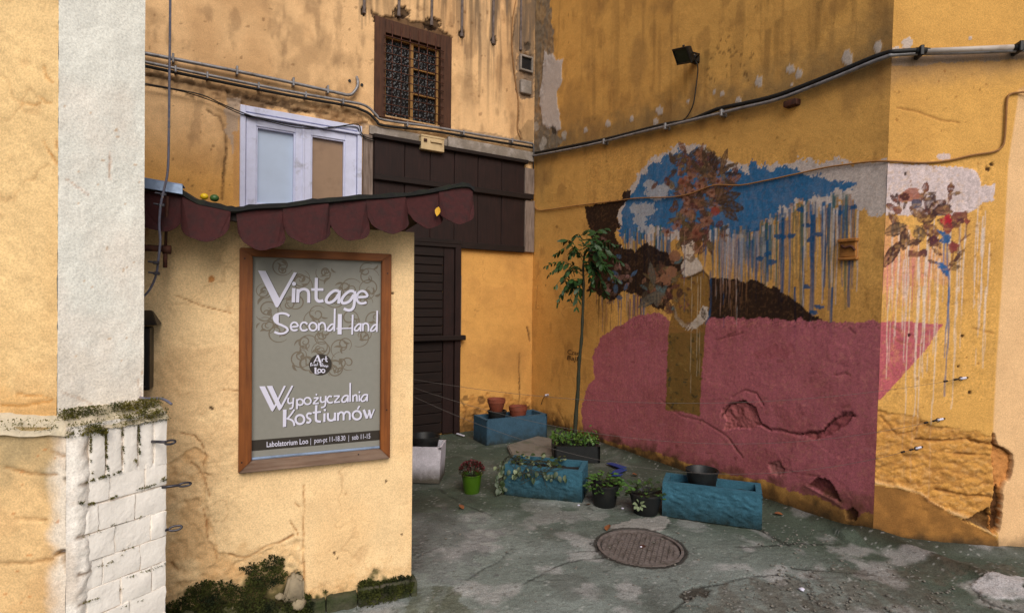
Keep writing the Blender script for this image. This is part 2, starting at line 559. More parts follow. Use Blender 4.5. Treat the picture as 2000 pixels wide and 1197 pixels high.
        g = np.exp(-(D/w)**2)*(0.45+0.9*vn(s.u[idx]*12, s.v[idx]*12, 61))
        g = np.clip(g, 0, 1)
        s.d[idx] -= depth*g
        if col is not None: s.put(idx, g*a, col)
    def build(s, name, mat, parent=None, back=None):
        W = s.W
        P = W.O[None, :] + s.u[:, None]*W.U + s.v[:, None]*W.V + s.d[:, None]*W.n
        i = np.arange(s.nu*s.nv).reshape(s.nv, s.nu)
        q = np.stack([i[:-1, :-1], i[:-1, 1:], i[1:, 1:], i[1:, :-1]], -1).reshape(-1, 4)
        if s.hole.any():
            q = q[~s.hole[q].all(1)]
        me = bpy.data.meshes.new(name)
        me.vertices.add(len(P)); me.vertices.foreach_set('co', P.ravel())
        me.loops.add(q.size); me.loops.foreach_set('vertex_index', q.ravel().astype(np.int32))
        me.polygons.add(len(q))
        me.polygons.foreach_set('loop_start', np.arange(0, q.size, 4, dtype=np.int32))
        me.polygons.foreach_set('use_smooth', np.ones(len(q), bool))
        me.update(calc_edges=True)
        at_ = me.color_attributes.new('Col', 'FLOAT_COLOR', 'POINT')
        cc = np.ones((len(P), 4), np.float32); cc[:, :3] = np.clip(s.col, 0.002, 0.9)
        at_.data.foreach_set('color', cc.ravel())
        me.materials.append(mat)
        o = bpy.data.objects.new(name, me)
        return put(o, parent)

def span(*seg):
    """breakpoints and steps: (a, step, b, step, c ...) -> coordinate list"""
    out = [seg[0]]
    for k in range(0, len(seg)-2, 2):
        a, st, b = seg[k], seg[k+1], seg[k+2]
        n = max(1, round((b-a)/st))
        out += list(a+(b-a)*(np.arange(n)+1)/n)
    return np.array(out)

# ------------------------------------------------------------------ the plan of the yard
dirB = np.array([1.545, 1.0, 0]); dirB /= np.linalg.norm(dirB)
CN = np.array([0.27, 7.46, 0.0])                    # corner of back wall and mural wall
E0 = ground(1704, 1056); F0 = ground(1950, 1077)
K0 = ground(803, 1158)
dirM = (E0-CN); LM = np.linalg.norm(dirM); dirM /= LM
dirR = (F0-E0); LR = np.linalg.norm(dirR); dirR /= LR
dirK = np.array([2.314, 1.0, 0]); dirK /= np.linalg.norm(dirK)
LEAN = 0.02306
VR = np.array([dirM[0]*LEAN, dirM[1]*LEAN, 1.0])
LB = 6.9
WB = Wall(CN-dirB*LB, dirB)
WM = Wall(CN, dirM)
WR = Wall(E0, dirR, VR)
LK = 1.56
WK = Wall(K0-dirK*LK, dirK)
WG = Wall((0, 0, 0), (1, 0, 0), (0, 1, 0))
OCH = c(216, 164, 88)
DIRT = c(84, 62, 40)
M_strap = plain('rusty_grey_strap', c(112, 100, 96), 0.8, 0.25, 50, 0.4, 140, metal=0.1, col2=c(72, 56, 46), dirt=-0.02)
M_sleeve = plain('white_pvc_sleeve', c(184, 172, 162), 0.5, 0.12, 20, 0.05, 60, col2=c(130, 110, 92), dirt=-0.1)
M_ochreplate = plain('ochre_plate', c(160, 106, 48), 0.8, 0.2, 20, 0.4, 60, col2=c(110, 68, 34))
M_wire = plain('galvanised_wire', c(84, 78, 74), 0.6, 0.2, 40, 0, metal=0.2)
M_bluegrey = stained('greyed_blue_paint', c(52, 82, 102), c(40, 46, 42), 0.0, 0.14, 0.75, bmp=0.3)
M_grit = plain('grit_stone', c(120, 116, 108), 0.9, 0.4, 200, 0.3, 100, col2=c(70, 66, 60))
# ------------------------------------------------------------------ ground
def hair(g, seed, amt, col, sc=2.2, sel=0.5):
    """faint network of hairline cracks and trowel marks"""
    u, v = g.u, g.v
    A = np.arange(len(u))
    n = np.abs(fbm(u*sc+g.w1*0.15, v*sc*0.8+g.w2*0.15, seed, 5)-0.5)
    m = (1-sst(0.0, 0.008, n))*sst(sel, sel+0.15, fbm(u*1.1+seed, v*1.1, seed+7, 3))
    g.put(A, m*amt, col); g.d -= 0.003*m
    g.d += 0.006*(fbm(u*5, v*7, seed+9, 4)-0.5)
    pt = sst(0.66, 0.675, fbm(u*2.0+seed*3, v*2.4, seed+13, 4)+0.05*g.f1)
    g.put(A, pt*0.12, np.array(col)*1.6); g.d += pt*0.002
    dn = sst(0.68, 0.78, fbm(u*34, v*34, seed+15, 3))
    g.put(A, dn*0.09, col)
def build_ground():
    xs = span(-40, 15, -10, 3, -4, 0.5, -1.4, 0.0125, 4.0, 0.4, 7, 6, 40)
    ys = span(-40, 15, -6, 1.5, 0, 0.4, 2.2, 0.009, 4.6, 0.016, 7.4, 0.3, 10, 10, 40)
    g = Canvas(WG, xs, ys)
    u, v = g.u, g.v
    base = np.array(c(124, 131, 126))
    n = fbm(u*1.3, v*1.3, 2, 5)
    g.col[:] = base[None, :]*(0.72+0.5*n)[:, None]
    # patchy stains and moss, with shade near the walls and planters painted in
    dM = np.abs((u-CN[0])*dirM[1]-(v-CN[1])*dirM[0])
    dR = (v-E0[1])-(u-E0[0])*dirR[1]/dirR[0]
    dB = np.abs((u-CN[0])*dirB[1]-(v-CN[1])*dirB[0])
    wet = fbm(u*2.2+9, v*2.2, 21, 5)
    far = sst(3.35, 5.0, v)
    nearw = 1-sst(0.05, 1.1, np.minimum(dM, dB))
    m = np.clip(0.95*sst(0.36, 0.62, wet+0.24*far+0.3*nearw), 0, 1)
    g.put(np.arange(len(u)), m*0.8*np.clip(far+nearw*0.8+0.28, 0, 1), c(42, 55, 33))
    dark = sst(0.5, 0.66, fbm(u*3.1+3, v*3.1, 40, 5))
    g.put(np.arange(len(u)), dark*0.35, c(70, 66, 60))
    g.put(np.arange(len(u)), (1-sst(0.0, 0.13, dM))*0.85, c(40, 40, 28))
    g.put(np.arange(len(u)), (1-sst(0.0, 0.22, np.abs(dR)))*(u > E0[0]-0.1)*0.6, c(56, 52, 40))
    pale = sst(0.56, 0.7, fbm(u*4.5+30, v*4.5, 55, 4))
    g.put(np.arange(len(u)), pale*0.35*(1-far*0.8), c(196, 190, 190))
    g.d += (fbm(u*1.1, v*1.1, 5, 3)-0.5)*0.025 + (fbm(u*9, v*9, 15, 4)-0.5)*0.008 + (fbm(u*50, v*50, 16, 3)-0.5)*0.006
    g.d += 0.05*np.exp(-(dM/0.10)**2) + 0.035*np.exp(-(dR/0.09)**2)*(u > E0[0]-0.2)
    K = c(34, 32, 28)
    for cr, w in (([(1002, 1068), (980, 1090), (965, 1099), (944, 1110), (923, 1123), (908, 1138), (890, 1152), (866, 1172)], 0.007),
                  ([(1181, 1087), (1139, 1090), (1112, 1096), (1082, 1108), (1055, 1122), (1040, 1132), (1024, 1140)], 0.013),
                  ([(1363, 1145), (1415, 1140), (1426, 1133), (1468, 1124), (1517, 1121), (1552, 1124), (1566, 1136), (1580, 1147), (1592, 1172)], 0.013),
                  ([(1345, 1170), (1322, 1184), (1303, 1200)], 0.013),
                  ([(1165, 1052), (1150, 1060), (1180, 1078)], 0.012),
                  ([(1118, 1076), (1150, 1074), (1180, 1073)], 0.009),
                  ([(1330, 1081), (1360, 1080)], 0.009),
                  ([(1170, 1048), (1200, 1040), (1260, 1038), (1305, 1030), (1310, 1018)], 0.012),
                  ([(1488, 1034), (1512, 1050), (1540, 1064)], 0.03),
                  ([(1440, 1068), (1500, 1064), (1560, 1060), (1640, 1064)], 0.016),
                  ([(1904, 1150), (1915, 1165), (1940, 1178), (2000, 1196)], 0.02),
                  ([(860, 955), (880, 970), (905, 985), (960, 1006)], 0.016),
                  ([(1550, 1108), (1620, 1112), (1700, 1120)], 0.02),
                  ([(806, 1090), (830, 1080), (870, 1060)], 0.008)):
        g.crack(cr, w*0.62, 0.007, K, 0.8, jit=0.02)
    g.poly([(1324, 1160), (1362, 1143), (1388, 1150), (1380, 1166), (1362, 1162), (1342, 1176)], c(58, 50, 42), 0.85, disp=-0.012, rough=0.01)
    for pp in ([(1400, 1150), (1480, 1130), (1550, 1126), (1600, 1175), (1560, 1200), (1380, 1200)],
               [(1560, 1112), (1640, 1105), (1720, 1118), (1700, 1140), (1620, 1150), (1570, 1140)],
               [(1700, 1120), (1830, 1095), (1990, 1100), (1990, 1125), (1860, 1130), (1720, 1150)],
               [(1600, 1150), (1780, 1140), (1880, 1170), (1890, 1200), (1600, 1200)]):
        i = g.poly(pp, c(88, 78, 68), 0.55, warp=0.25, fine=0.05, rough=0.012, mottle=0.6)
    i = g.poly([(1898, 1142), (1940, 1127), (2010, 1130), (2010, 1172), (1950, 1170), (1913, 1160)], c(196, 192, 194), 0.75, warp=0.08, disp=0.01, mottle=0.4)
    g.poly([(800, 1190), (812, 1150), (880, 1150), (930, 1200), (800, 1210)], c(74, 74, 44), 0.55, warp=0.15, mottle=0.5)
    g.poly([(800, 1000), (900, 1000), (960, 1040), (940, 1100), (860, 1140), (800, 1120)], c(92, 88, 92), 0.4, warp=0.5, mottle=0.3)
    g.poly([(1240, 1015), (1300, 1008), (1312, 1022), (1290, 1036), (1210, 1040), (1180, 1030)], c(168, 160, 156), 0.5, warp=0.08, disp=0.006)
    # map cracking and speckle
    net = np.abs(fbm(u*2.3+g.w1*0.2, v*2.3, 25, 4)-0.5)
    g.put(np.arange(len(u)), (1-sst(0.0, 0.006, net))*0.45*sst(0.4, 0.6, fbm(u*0.9+4, v*0.9, 26, 3)), K)
    sp = vn(u*75, v*75, 27)
    g.put(np.arange(len(u)), sst(0.84, 0.93, sp)*0.5, c(66, 64, 58))
    g.put(np.arange(len(u)), (1-sst(0.05, 0.12, sp))*0.35, c(200, 198, 196))
    # a recess for the manhole
    mh = ground(1250, 1068)
    r = np.hypot(u-mh[0], v-mh[1])
    g.d[r < 0.275] = -0.02
    g.put(np.where((r > 0.255) & (r < 0.305))[0], np.full(((r > 0.255) & (r < 0.305)).sum(), 0.85), c(44, 38, 34))
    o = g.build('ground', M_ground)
    tag(o, 'cracked and stained grey concrete yard with green mossy patches', kind='structure')
    return g
GR = build_ground()

# ------------------------------------------------------------------ back building (pipes, windows, door)
def uvr(W, pts, off=0.0):
    q = np.array([W.uv(x, y, off) for x, y in pts])
    # pts: TL, TR, BR, BL
    return (q[0, 0]+q[3, 0])/2, (q[1, 0]+q[2, 0])/2, (q[2, 1]+q[3, 1])/2, (q[0, 1]+q[1, 1])/2

WIN_B = uvr(WB, [(732, 37), (881, 70), (880, 249), (729, 234)])
WIN_W = uvr(WB, [(468, 204), (706, 250), (704, 420), (468, 420)])
DOOR = uvr(WB, [(800, 476), (897, 482), (894, 853), (800, 853)])
PANEL = uvr(WB, [(728, 274), (1022, 316), (1020, 482), (728, 478)])

back_b = empty('back_building', WB.at(LB, 0), 'ochre plastered back building with barred window, white window and dark brown door', 'building')

def build_back():
    us = span(0, 0.5, 2.4, 0.0125, LB)
    v_ = span(-0.1, 0.0125, 5.7, 0.25, 7.0)
    g = Canvas(WB, us, v_)
    u, v = g.u, g.v
    A = np.arange(len(u))
    g.col[:] = c(214, 160, 88)
    g.put(A, sst(2.6, 3.4, v)*0.85, c(232, 192, 144))
    n = fbm(u*1.8, v*1.2, 7, 5)
    g.put(A, sst(0.48, 0.72, n)*0.35, c(150, 104, 60))
    hair(g, 43, 0.35, c(120, 80, 46))
    st = fbm(u*16, v*1.1, 19, 4)
    up = sst(3.4, 5.2, v)
    g.put(A, sst(0.48, 0.7, st)*0.7*up*sst(4.0, 5.6, u), c(88, 76, 62))
    g.put(A, sst(0.56, 0.74, fbm(u*3.2, v*2.4, 119, 5))*0.45*sst(2.4, 3.4, v), c(150, 118, 84))
    g.put(A, sst(0.6, 0.75, fbm(u*9, v*3, 120, 5))*0.4*sst(2.4, 3.4, v), c(120, 92, 66))
    right = sst(5.4, 6.7, u)*sst(4.0, 5.2, v)
    g.put(A, sst(0.42, 0.62, fbm(u*22, v*1.6, 23, 4))*0.75*right, c(104, 92, 80))
    # grubby band below the pipe line
    g.poly([(280, 135), (480, 178), (640, 205), (700, 222), (724, 250), (700, 250), (600, 225), (470, 205), (430, 195), (280, 168)], c(128, 100, 72), 0.7, warp=0.12, rough=0.03, mottle=0.35)
    g.poly([(440, 178), (520, 192), (560, 205), (600, 222), (520, 210), (470, 205), (445, 215)], c(118, 96, 74), 0.75, warp=0.14, rough=0.04, disp=-0.012)
    g.poly([(600, 205), (700, 222), (726, 250), (700, 250), (620, 232)], c(146, 110, 74), 0.7, warp=0.12, rough=0.03, mottle=0.4)
    g.poly([(441, 190), (470, 196), (468, 260), (456, 300), (441, 262)], c(176, 156, 138), 0.75, warp=0.08)
    g.poly([(455, 260), (469, 255), (469, 395), (455, 390)], c(196, 146, 88), 0.8)
    g.poly([(706, 240), (732, 246), (728, 400), (706, 395)], c(160, 138, 116), 0.75, warp=0.05, mottle=0.3)
    g.poly([(724, 232), (884, 262), (884, 276), (728, 274)], c(170, 132, 90), 0.6, warp=0.06, rough=0.03, mottle=0.3)
    g.poly([(880, 250), (940, 258), (1042, 275), (1042, 290), (880, 266)], c(140, 120, 98), 0.6, warp=0.05, rough=0.02)
    # broken plaster above the barred window and rust streaks
    g.poly([(728, 20), (745, 32), (790, 28), (800, 40), (838, 44), (850, 50), (884, 72), (884, 80), (728, 45)], c(70, 46, 32), 0.85, warp=0.06, disp=-0.02)
    for x, y in ((785, 24), (845, 46)):
        g.blob(x, y, 16, 12, c(48, 34, 26), 0.9, seed=x, disp=-0.03)
    for x, y1 in ((903, 70), (965, 84), (710, 26), (1030, 95)):
        for k in range(4):
            g.drip(x-6+k*4, -60, y1+R.randint(-5, 45), 0.02, c(90, 78, 68), 0.55)
        g.blob(x, y1-4, 6, 9, c(32, 24, 20), 0.9, seed=x, disp=-0.02)
    for k in range(34):
        x = R.uniform(700, 1040)
        g.drip(x, -60, R.uniform(-10, 70 if x < 960 else 150), R.uniform(0.008, 0.03), c(104, 88, 70), R.uniform(0.2, 0.5))
    g.poly([(1005, 20), (1042, 0), (1044, 140), (1020, 120), (1003, 90)], c(112, 96, 80), 0.6, warp=0.08, mottle=0.3)
    g.poly([(1010, 108), (1042, 108), (1042, 190), (1020, 195), (1008, 180)], c(118, 100, 84), 0.8, warp=0.06, disp=-0.008, rough=0.02)
    g.poly([(1030, 235), (1042, 235), (1042, 280), (1005, 272)], c(150, 120, 84), 0.6)
    for cr in ([(405, 215), (430, 232), (440, 262), (441, 300), (437, 340), (433, 390)],
               [(1008, 30), (1000, 90), (1006, 150), (1014, 200), (1012, 250), (1020, 272)],
               [(285, 146), (330, 156), (400, 170), (460, 182)], [(480, 190), (540, 206), (580, 216), (640, 222)],
               [(1014, 690), (1015, 770), (1013, 800)], [(900, 780), (910, 800), (905, 830), (915, 850)],
               [(1030, 640), (1036, 665)]):
        g.crack(cr, 0.011, 0.012, c(58, 40, 26), 0.8, jit=0.02)
    # bottom of the wall next to the door
    g.poly([(896, 800), (925, 770), (1042, 780), (1042, 870), (896, 870)], c(176, 122, 62), 0.6, warp=0.2, rough=0.03)
    for k in range(14):
        g.blob(R.uniform(898, 1035), R.uniform(770, 850), R.uniform(3, 9), R.uniform(3, 9), c(74, 52, 34), 0.6, seed=k, disp=-0.006)
    g.put(A, (1-sst(0.0, 0.28, v+g.w1*0.3))*0.7, c(66, 54, 34))
    for k in range(60):
        g.blob(R.uniform(290, 1030), R.uniform(10, 240), R.uniform(1, 3.4), R.uniform(1, 4), c(110, 78, 48), 0.5, seed=k)
    for k in range(16):
        g.blob(R.uniform(290, 460), R.uniform(200, 380), R.uniform(1, 3), R.uniform(1, 3), c(110, 78, 48), 0.6, seed=k)
    for w in (WIN_B, WIN_W):
        g.hole |= (u > w[0]+0.03) & (u < w[1]-0.03) & (v > w[2]+0.03) & (v < w[3]-0.03)
    g.build('wall', M_plaster, back_b)
    # mass of the house behind the wall skin
    bm = bmesh.new()
    WB.box(bm, -0.2, LB+3, 0, 6.9, -4.0, -0.6)
    meshobj('house_core', bm, M_cement, back_b)
    bm = bmesh.new()
    WB.box(bm, -0.3, LB+3, 6.9, 7.1, -4.0, 0.08)
    meshobj('roof', bm, M_blackfelt, back_b)
build_back()

def part_box(name, W, r, o0, o1, mat, parent, bevel=0.004):
    bm = bmesh.new()
    W.box(bm, r[0], r[1], r[2], r[3], o0, o1, bevel)
    return sharp(meshobj(name, bm, mat, parent))

def sub_empty(name, loc, parent):
    o = bpy.data.objects.new(name, None); o.empty_display_size = 0.1
    scene.collection.objects.link(o)
    b = Vector((0, 0, 0)); p = parent
    while p is not None:
        b += BASE.get(p.name, Vector((0, 0, 0))) if p.type == 'EMPTY' else p.location
        p = p.parent
    o.parent = parent
    o.location = V3(loc)-b
    BASE[o.name] = Vector(o.location)
    return o

# barred window
def barred_window():
    w = sub_empty('barred_window', WB.at(WIN_B[0], WIN_B[2]), back_b)
    u0, u1, v0, v1 = WIN_B
    gx = uvr(WB, [(756, 70), (857, 96), (856, 243), (754, 231)])
    fl, frr = gx[0], gx[1]
    for r in ((u0, fl-0.02, v0, v1), (frr+0.02, u1, v0, v1)):
        part_box('jamb', WB, r, -0.12, 0.02, M_brownframe, w)
    part_box('head', WB, (fl-0.02, frr+0.02, gx[3]+0.02, v1), -0.12, 0.012, M_brownframe, w)
    part_box('sill', WB, (fl-0.02, frr+0.02, v0, gx[2]-0.01), -0.12, 0.016, M_brownframe, w)
    t = 0.028
    mid = (fl+frr)/2
    for r in ((fl-.02, fl+t-.02, gx[2]-.01, gx[3]+.02), (frr-t+.02, frr+.02, gx[2]-.01, gx[3]+.02), (mid-0.02, mid+0.02, gx[2]+t-.01, gx[3]-t+.02),
              (fl+t-.02, frr-t+.02, gx[3]-t+.02, gx[3]+.02), (fl+t-.02, frr-t+.02, gx[2]-.01, gx[2]+t-.01)):
        part_box('sash', WB, r, -0.11, -0.045, M_ochrewood, w)
    H = gx[3]-gx[2]
    for (a, b) in ((fl, mid), (mid, frr)):
        part_box('pane', WB, (a, b, gx[2], gx[3]), -0.10, -0.085, M_ripple, w, 0)
    for hh in (0.36, 0.68):
        part_box('glazing_bar', WB, (mid+.02, frr-.008, gx[2]+H*hh, gx[2]+H*hh+.016), -0.085, -0.05, M_ochrewood, w)
    for k in range(6):
        x = fl + (frr-fl)*(k+0.5)/6
        bm = bmesh.new(); add_tube(bm, [WB.at(x, v0+0.06, 0.03), WB.at(x, v1-0.04, 0.03)], 0.006, 6)
        meshobj('bar', bm, M_rust, w, True)
    for k in range(10):
        y = gx[2] + H*(k+0.3)/9.6
        bm = bmesh.new(); add_tube(bm, [WB.at(fl-0.05, y, 0.042), WB.at(frr+0.05, y, 0.042)], 0.0055, 6)
        meshobj('bar', bm, M_rust, w, True)
barred_window()

def white_window():
    u0, u1, v0, v1 = WIN_W
    w = sub_empty('white_window', WB.at(u0, v0), back_b)
    X = lambda px, py: WB.uv(px, py)[0]
    a0, a1 = X(500, 300), X(576, 300)
    b0, b1 = X(607, 320), X(673, 320)
    top = WB.uv(590, 262)[1]
    out_t = 0.05
    part_box('frame_post', WB, (u0, u0+0.05, v0, v1), -0.1, 0.035, M_whitepaint, w)
    part_box('frame_post', WB, (u1-0.05, u1, v0, v1), -0.1, 0.035, M_whitepaint, w)
    part_box('frame_head', WB, (u0+0.05, u1-0.05, v1-0.06, v1), -0.1, 0.032, M_whitepaint, w)
    part_box('sill', WB, (u0-0.03, u1+0.03, v0-0.05, v0), -0.1, 0.07, M_whitepaint, w)
    part_box('drip_rail', WB, (u0+0.03, u1-0.03, v1-0.1, v1-0.075), -0.02, 0.05, M_whitepaint, w)
    # two casements
    cm = (a1+b0)/2
    for (l, r, gl, gr, bl) in ((u0+0.055, cm-0.004, a0, a1, M_sky_pane), (cm+0.004, u1-0.055, b0, b1, M_wall_pane)):
        part_box('casement_stile', WB, (l, gl, v0, v1-0.105), -0.06, 0.018, M_whitepaint, w)
        part_box('casement_stile', WB, (gr, r, v0, v1-0.105), -0.06, 0.018, M_whitepaint, w)
        part_box('casement_rail', WB, (gl, gr, top, v1-0.105), -0.06, 0.016, M_whitepaint, w)
        part_box('casement_rail', WB, (gl, gr, v0, v0+0.08), -0.06, 0.016, M_whitepaint, w)
        for q in ((gl, gl+.014, v0+.08, top), (gr-.014, gr, v0+.08, top), (gl+.014, gr-.014, top-.014, top)):
            part_box('glazing_bead', WB, q, -0.03, 0.006, M_whitepaint, w, 0.002)
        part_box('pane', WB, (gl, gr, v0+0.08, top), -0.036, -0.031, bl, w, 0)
    part_box('meeting_bead', WB, (cm-0.012, cm+0.012, v0, v1-0.11), 0.018, 0.03, M_whitepaint, w)
white_window()

# dark brown boarded panel over the doorway
def boarded_panel():
    u0, u1, v0, v1 = PANEL
    w = sub_empty('boarded_hatch', WB.at(u0, v0), back_b)
    rail = WB.uv(980, 380)[1]
    part_box('backing', WB, (u0, u1, v0, v1), 0.0, 0.02, M_darkwood, w, 0)
    seams = [u0] + [WB.uv(x, 310)[0] for x in (788, 838, 885, 931, 977)] + [u1]
    for a, b in zip(seams[:-1], seams[1:]):
        j = R.uniform(-0.004, 0.004)
        part_box('plank', WB, (a+0.004, b-0.004, rail+0.03, v1-0.01), 0.02, 0.04+j, M_darkwood, w)
        part_box('plank', WB, (a+0.003, b-0.003, v0, rail-0.03), 0.02, 0.042-j, M_darkwood, w)
    part_box('rail', WB, (u0-0.01, u1+0.11, rail-0.035, rail+0.035), 0.02, 0.085, M_darkwood_h, w, 0.008)
    part_box('drip_board', WB, (u0-0.02, u1+0.03, v1-0.015, v1+0.03), 0.0, 0.09, M_darkwood_h, w, 0.006)
    part_box('bottom_rail', WB, (u0, u1, v0-0.03, v0+0.05), 0.02, 0.06, M_darkwood_h, w, 0.005)
    g0, g1 = u1+0.005, WB.uv(1040, 400)[0]
    part_box('post', WB, (g0, g1, v0-0.02, rail-0.04), -0.02, 0.055, M_greywood, w, 0.006)
    part_box('post', WB, (g0, g1-.005, rail+0.04, v1-0.06), -0.02, 0.05, M_greywood, w, 0.006)
    p0, p1 = WB.uv(708, 320)[0], WB.uv(727, 320)[0]
    part_box('post', WB, (p0, p1, v0, v1+0.02), -0.02, 0.03, M_greywood, w, 0.005)
    # cement ledge with white bloom under the pipe
    l0, l1 = WB.uv(872, 270)[0], LB-0.03
    bm = bmesh.new()
    WB.box(bm, l0, l1, v1+0.03, v1+0.16, -0.02, 0.05, 0.012, 2)
    WB.box(bm, u0-0.05, l0-0.002, v1+0.032, v1+0.13, -0.02, 0.03, 0.008, 2)
    sharp(meshobj('ledge', bm, M_cement, back_b))
boarded_panel()

def door():
    u0, u1, v0, v1 = DOOR
    w = sub_empty('plank_door', WB.at(u1, v0), back_b)
    f = WB.uv(885, 600)[0]
    part_box('door_post', WB, (f, u1, 0.0, v1+0.02), -0.03, 0.06, M_darkwood, w, 0.006)
    part_box('lintel', WB, (u0-0.3, u1, v1+0.021, v1+0.075), -0.03, 0.065, M_darkwood_h, w, 0.006)
    st = WB.uv(864, 600)[0]
    mid = WB.uv(850, 660)[1]
    part_box('door_stile', WB, (st, f-0.006, 0.02, v1+0.01), 0.0, 0.035, M_darkwood, w, 0.004)
    part_box('top_rail', WB, (u0-0.3, st-0.004, v1-0.13, v1+0.01), 0.0, 0.036, M_darkwood_h, w, 0.004)
    n = 9
    H = (v1-0.135)-(mid+0.04)
    for k in range(n):
        a = mid+0.04+H*k/n
        part_box('slat', WB, (u0-0.3, st-0.004, a+0.004, a+H/n-0.004), 0.0, 0.024+R.uniform(-.003, .003), M_darkwood_h, w, 0.006)
    for k in range(n):
        H2 = mid-0.04-0.03
        a = 0.03+H2*k/n
        part_box('slat', WB, (u0-0.3, st-0.004, a+0.004, a+H2/n-0.004), 0.0, 0.022+R.uniform(-.003, .003), M_darkwood_h, w, 0.006)
    bm = bmesh.new()
    WB.box(bm, u0-0.3, WB.uv(903, 662)[0], mid-0.03, mid+0.03, 0.036, 0.10, 0.008)
    sharp(meshobj('locking_bar', bm, M_darkwood_h, w))
    part_box('backing', WB, (u0-0.3, st-0.002, 0.02, v1), -0.01, 0.004, M_darkwood, w, 0)
    # chipped pale edge of the post
    part_box('paint_edge', WB, (u1-0.001, u1+0.012, 1.05, v1-0.35), 0.0, 0.045, M_greywood, w, 0.003)
door()

def vents():
    a = uvr(WB, [(1014, 108), (1040, 112), (1039, 142), (1014, 140)])
    v = sub_empty('vent_box', WB.at(a[0], a[2]), back_b)
    t = 0.025
    for q in ((a[0], a[0]+t, a[2], a[3]), (a[1]-t, a[1], a[2], a[3]), (a[0]+t, a[1]-t, a[3]-t, a[3]), (a[0]+t, a[1]-t, a[2], a[2]+t)):
        part_box('vent_frame', WB, q, -0.02, 0.03, M_cement, v, 0.004)
    part_box('vent_hole', WB, (a[0]+t, a[1]-t, a[2]+t, a[3]-t), -0.02, 0.004, M_blackmetal, v, 0)
    b = uvr(WB, [(1015, 156), (1036, 160), (1036, 186), (1015, 184)])
    bm = bmesh.new(); WB.box(bm, b[0], b[1], b[2], b[3], -0.02, 0.04, 0.02, 3)
    sharp(meshobj('mortar_plug', bm, M_cement, back_b), 60)
vents()

# ------------------------------------------------------------------ mural building
yb = empty('mural_building', E0, 'ochre yellow building whose walls carry a dripping flower mural', 'building')
BLUE, BLUE2 = c(16, 98, 148), c(22, 78, 122)
WHT = c(196, 186, 182)
PINK = c(168, 92, 106)
BLK = c(30, 15, 15)
LEAVES = [c(118, 78, 58), c(142, 96, 72), c(92, 62, 48), c(158, 112, 86), c(80, 66, 50), c(120, 100, 66), c(104, 60, 54)]
PETALS = [c(150, 104, 84), c(164, 116, 94), c(136, 78, 60), c(128, 92, 66)]
SKIN = c(206, 192, 178)

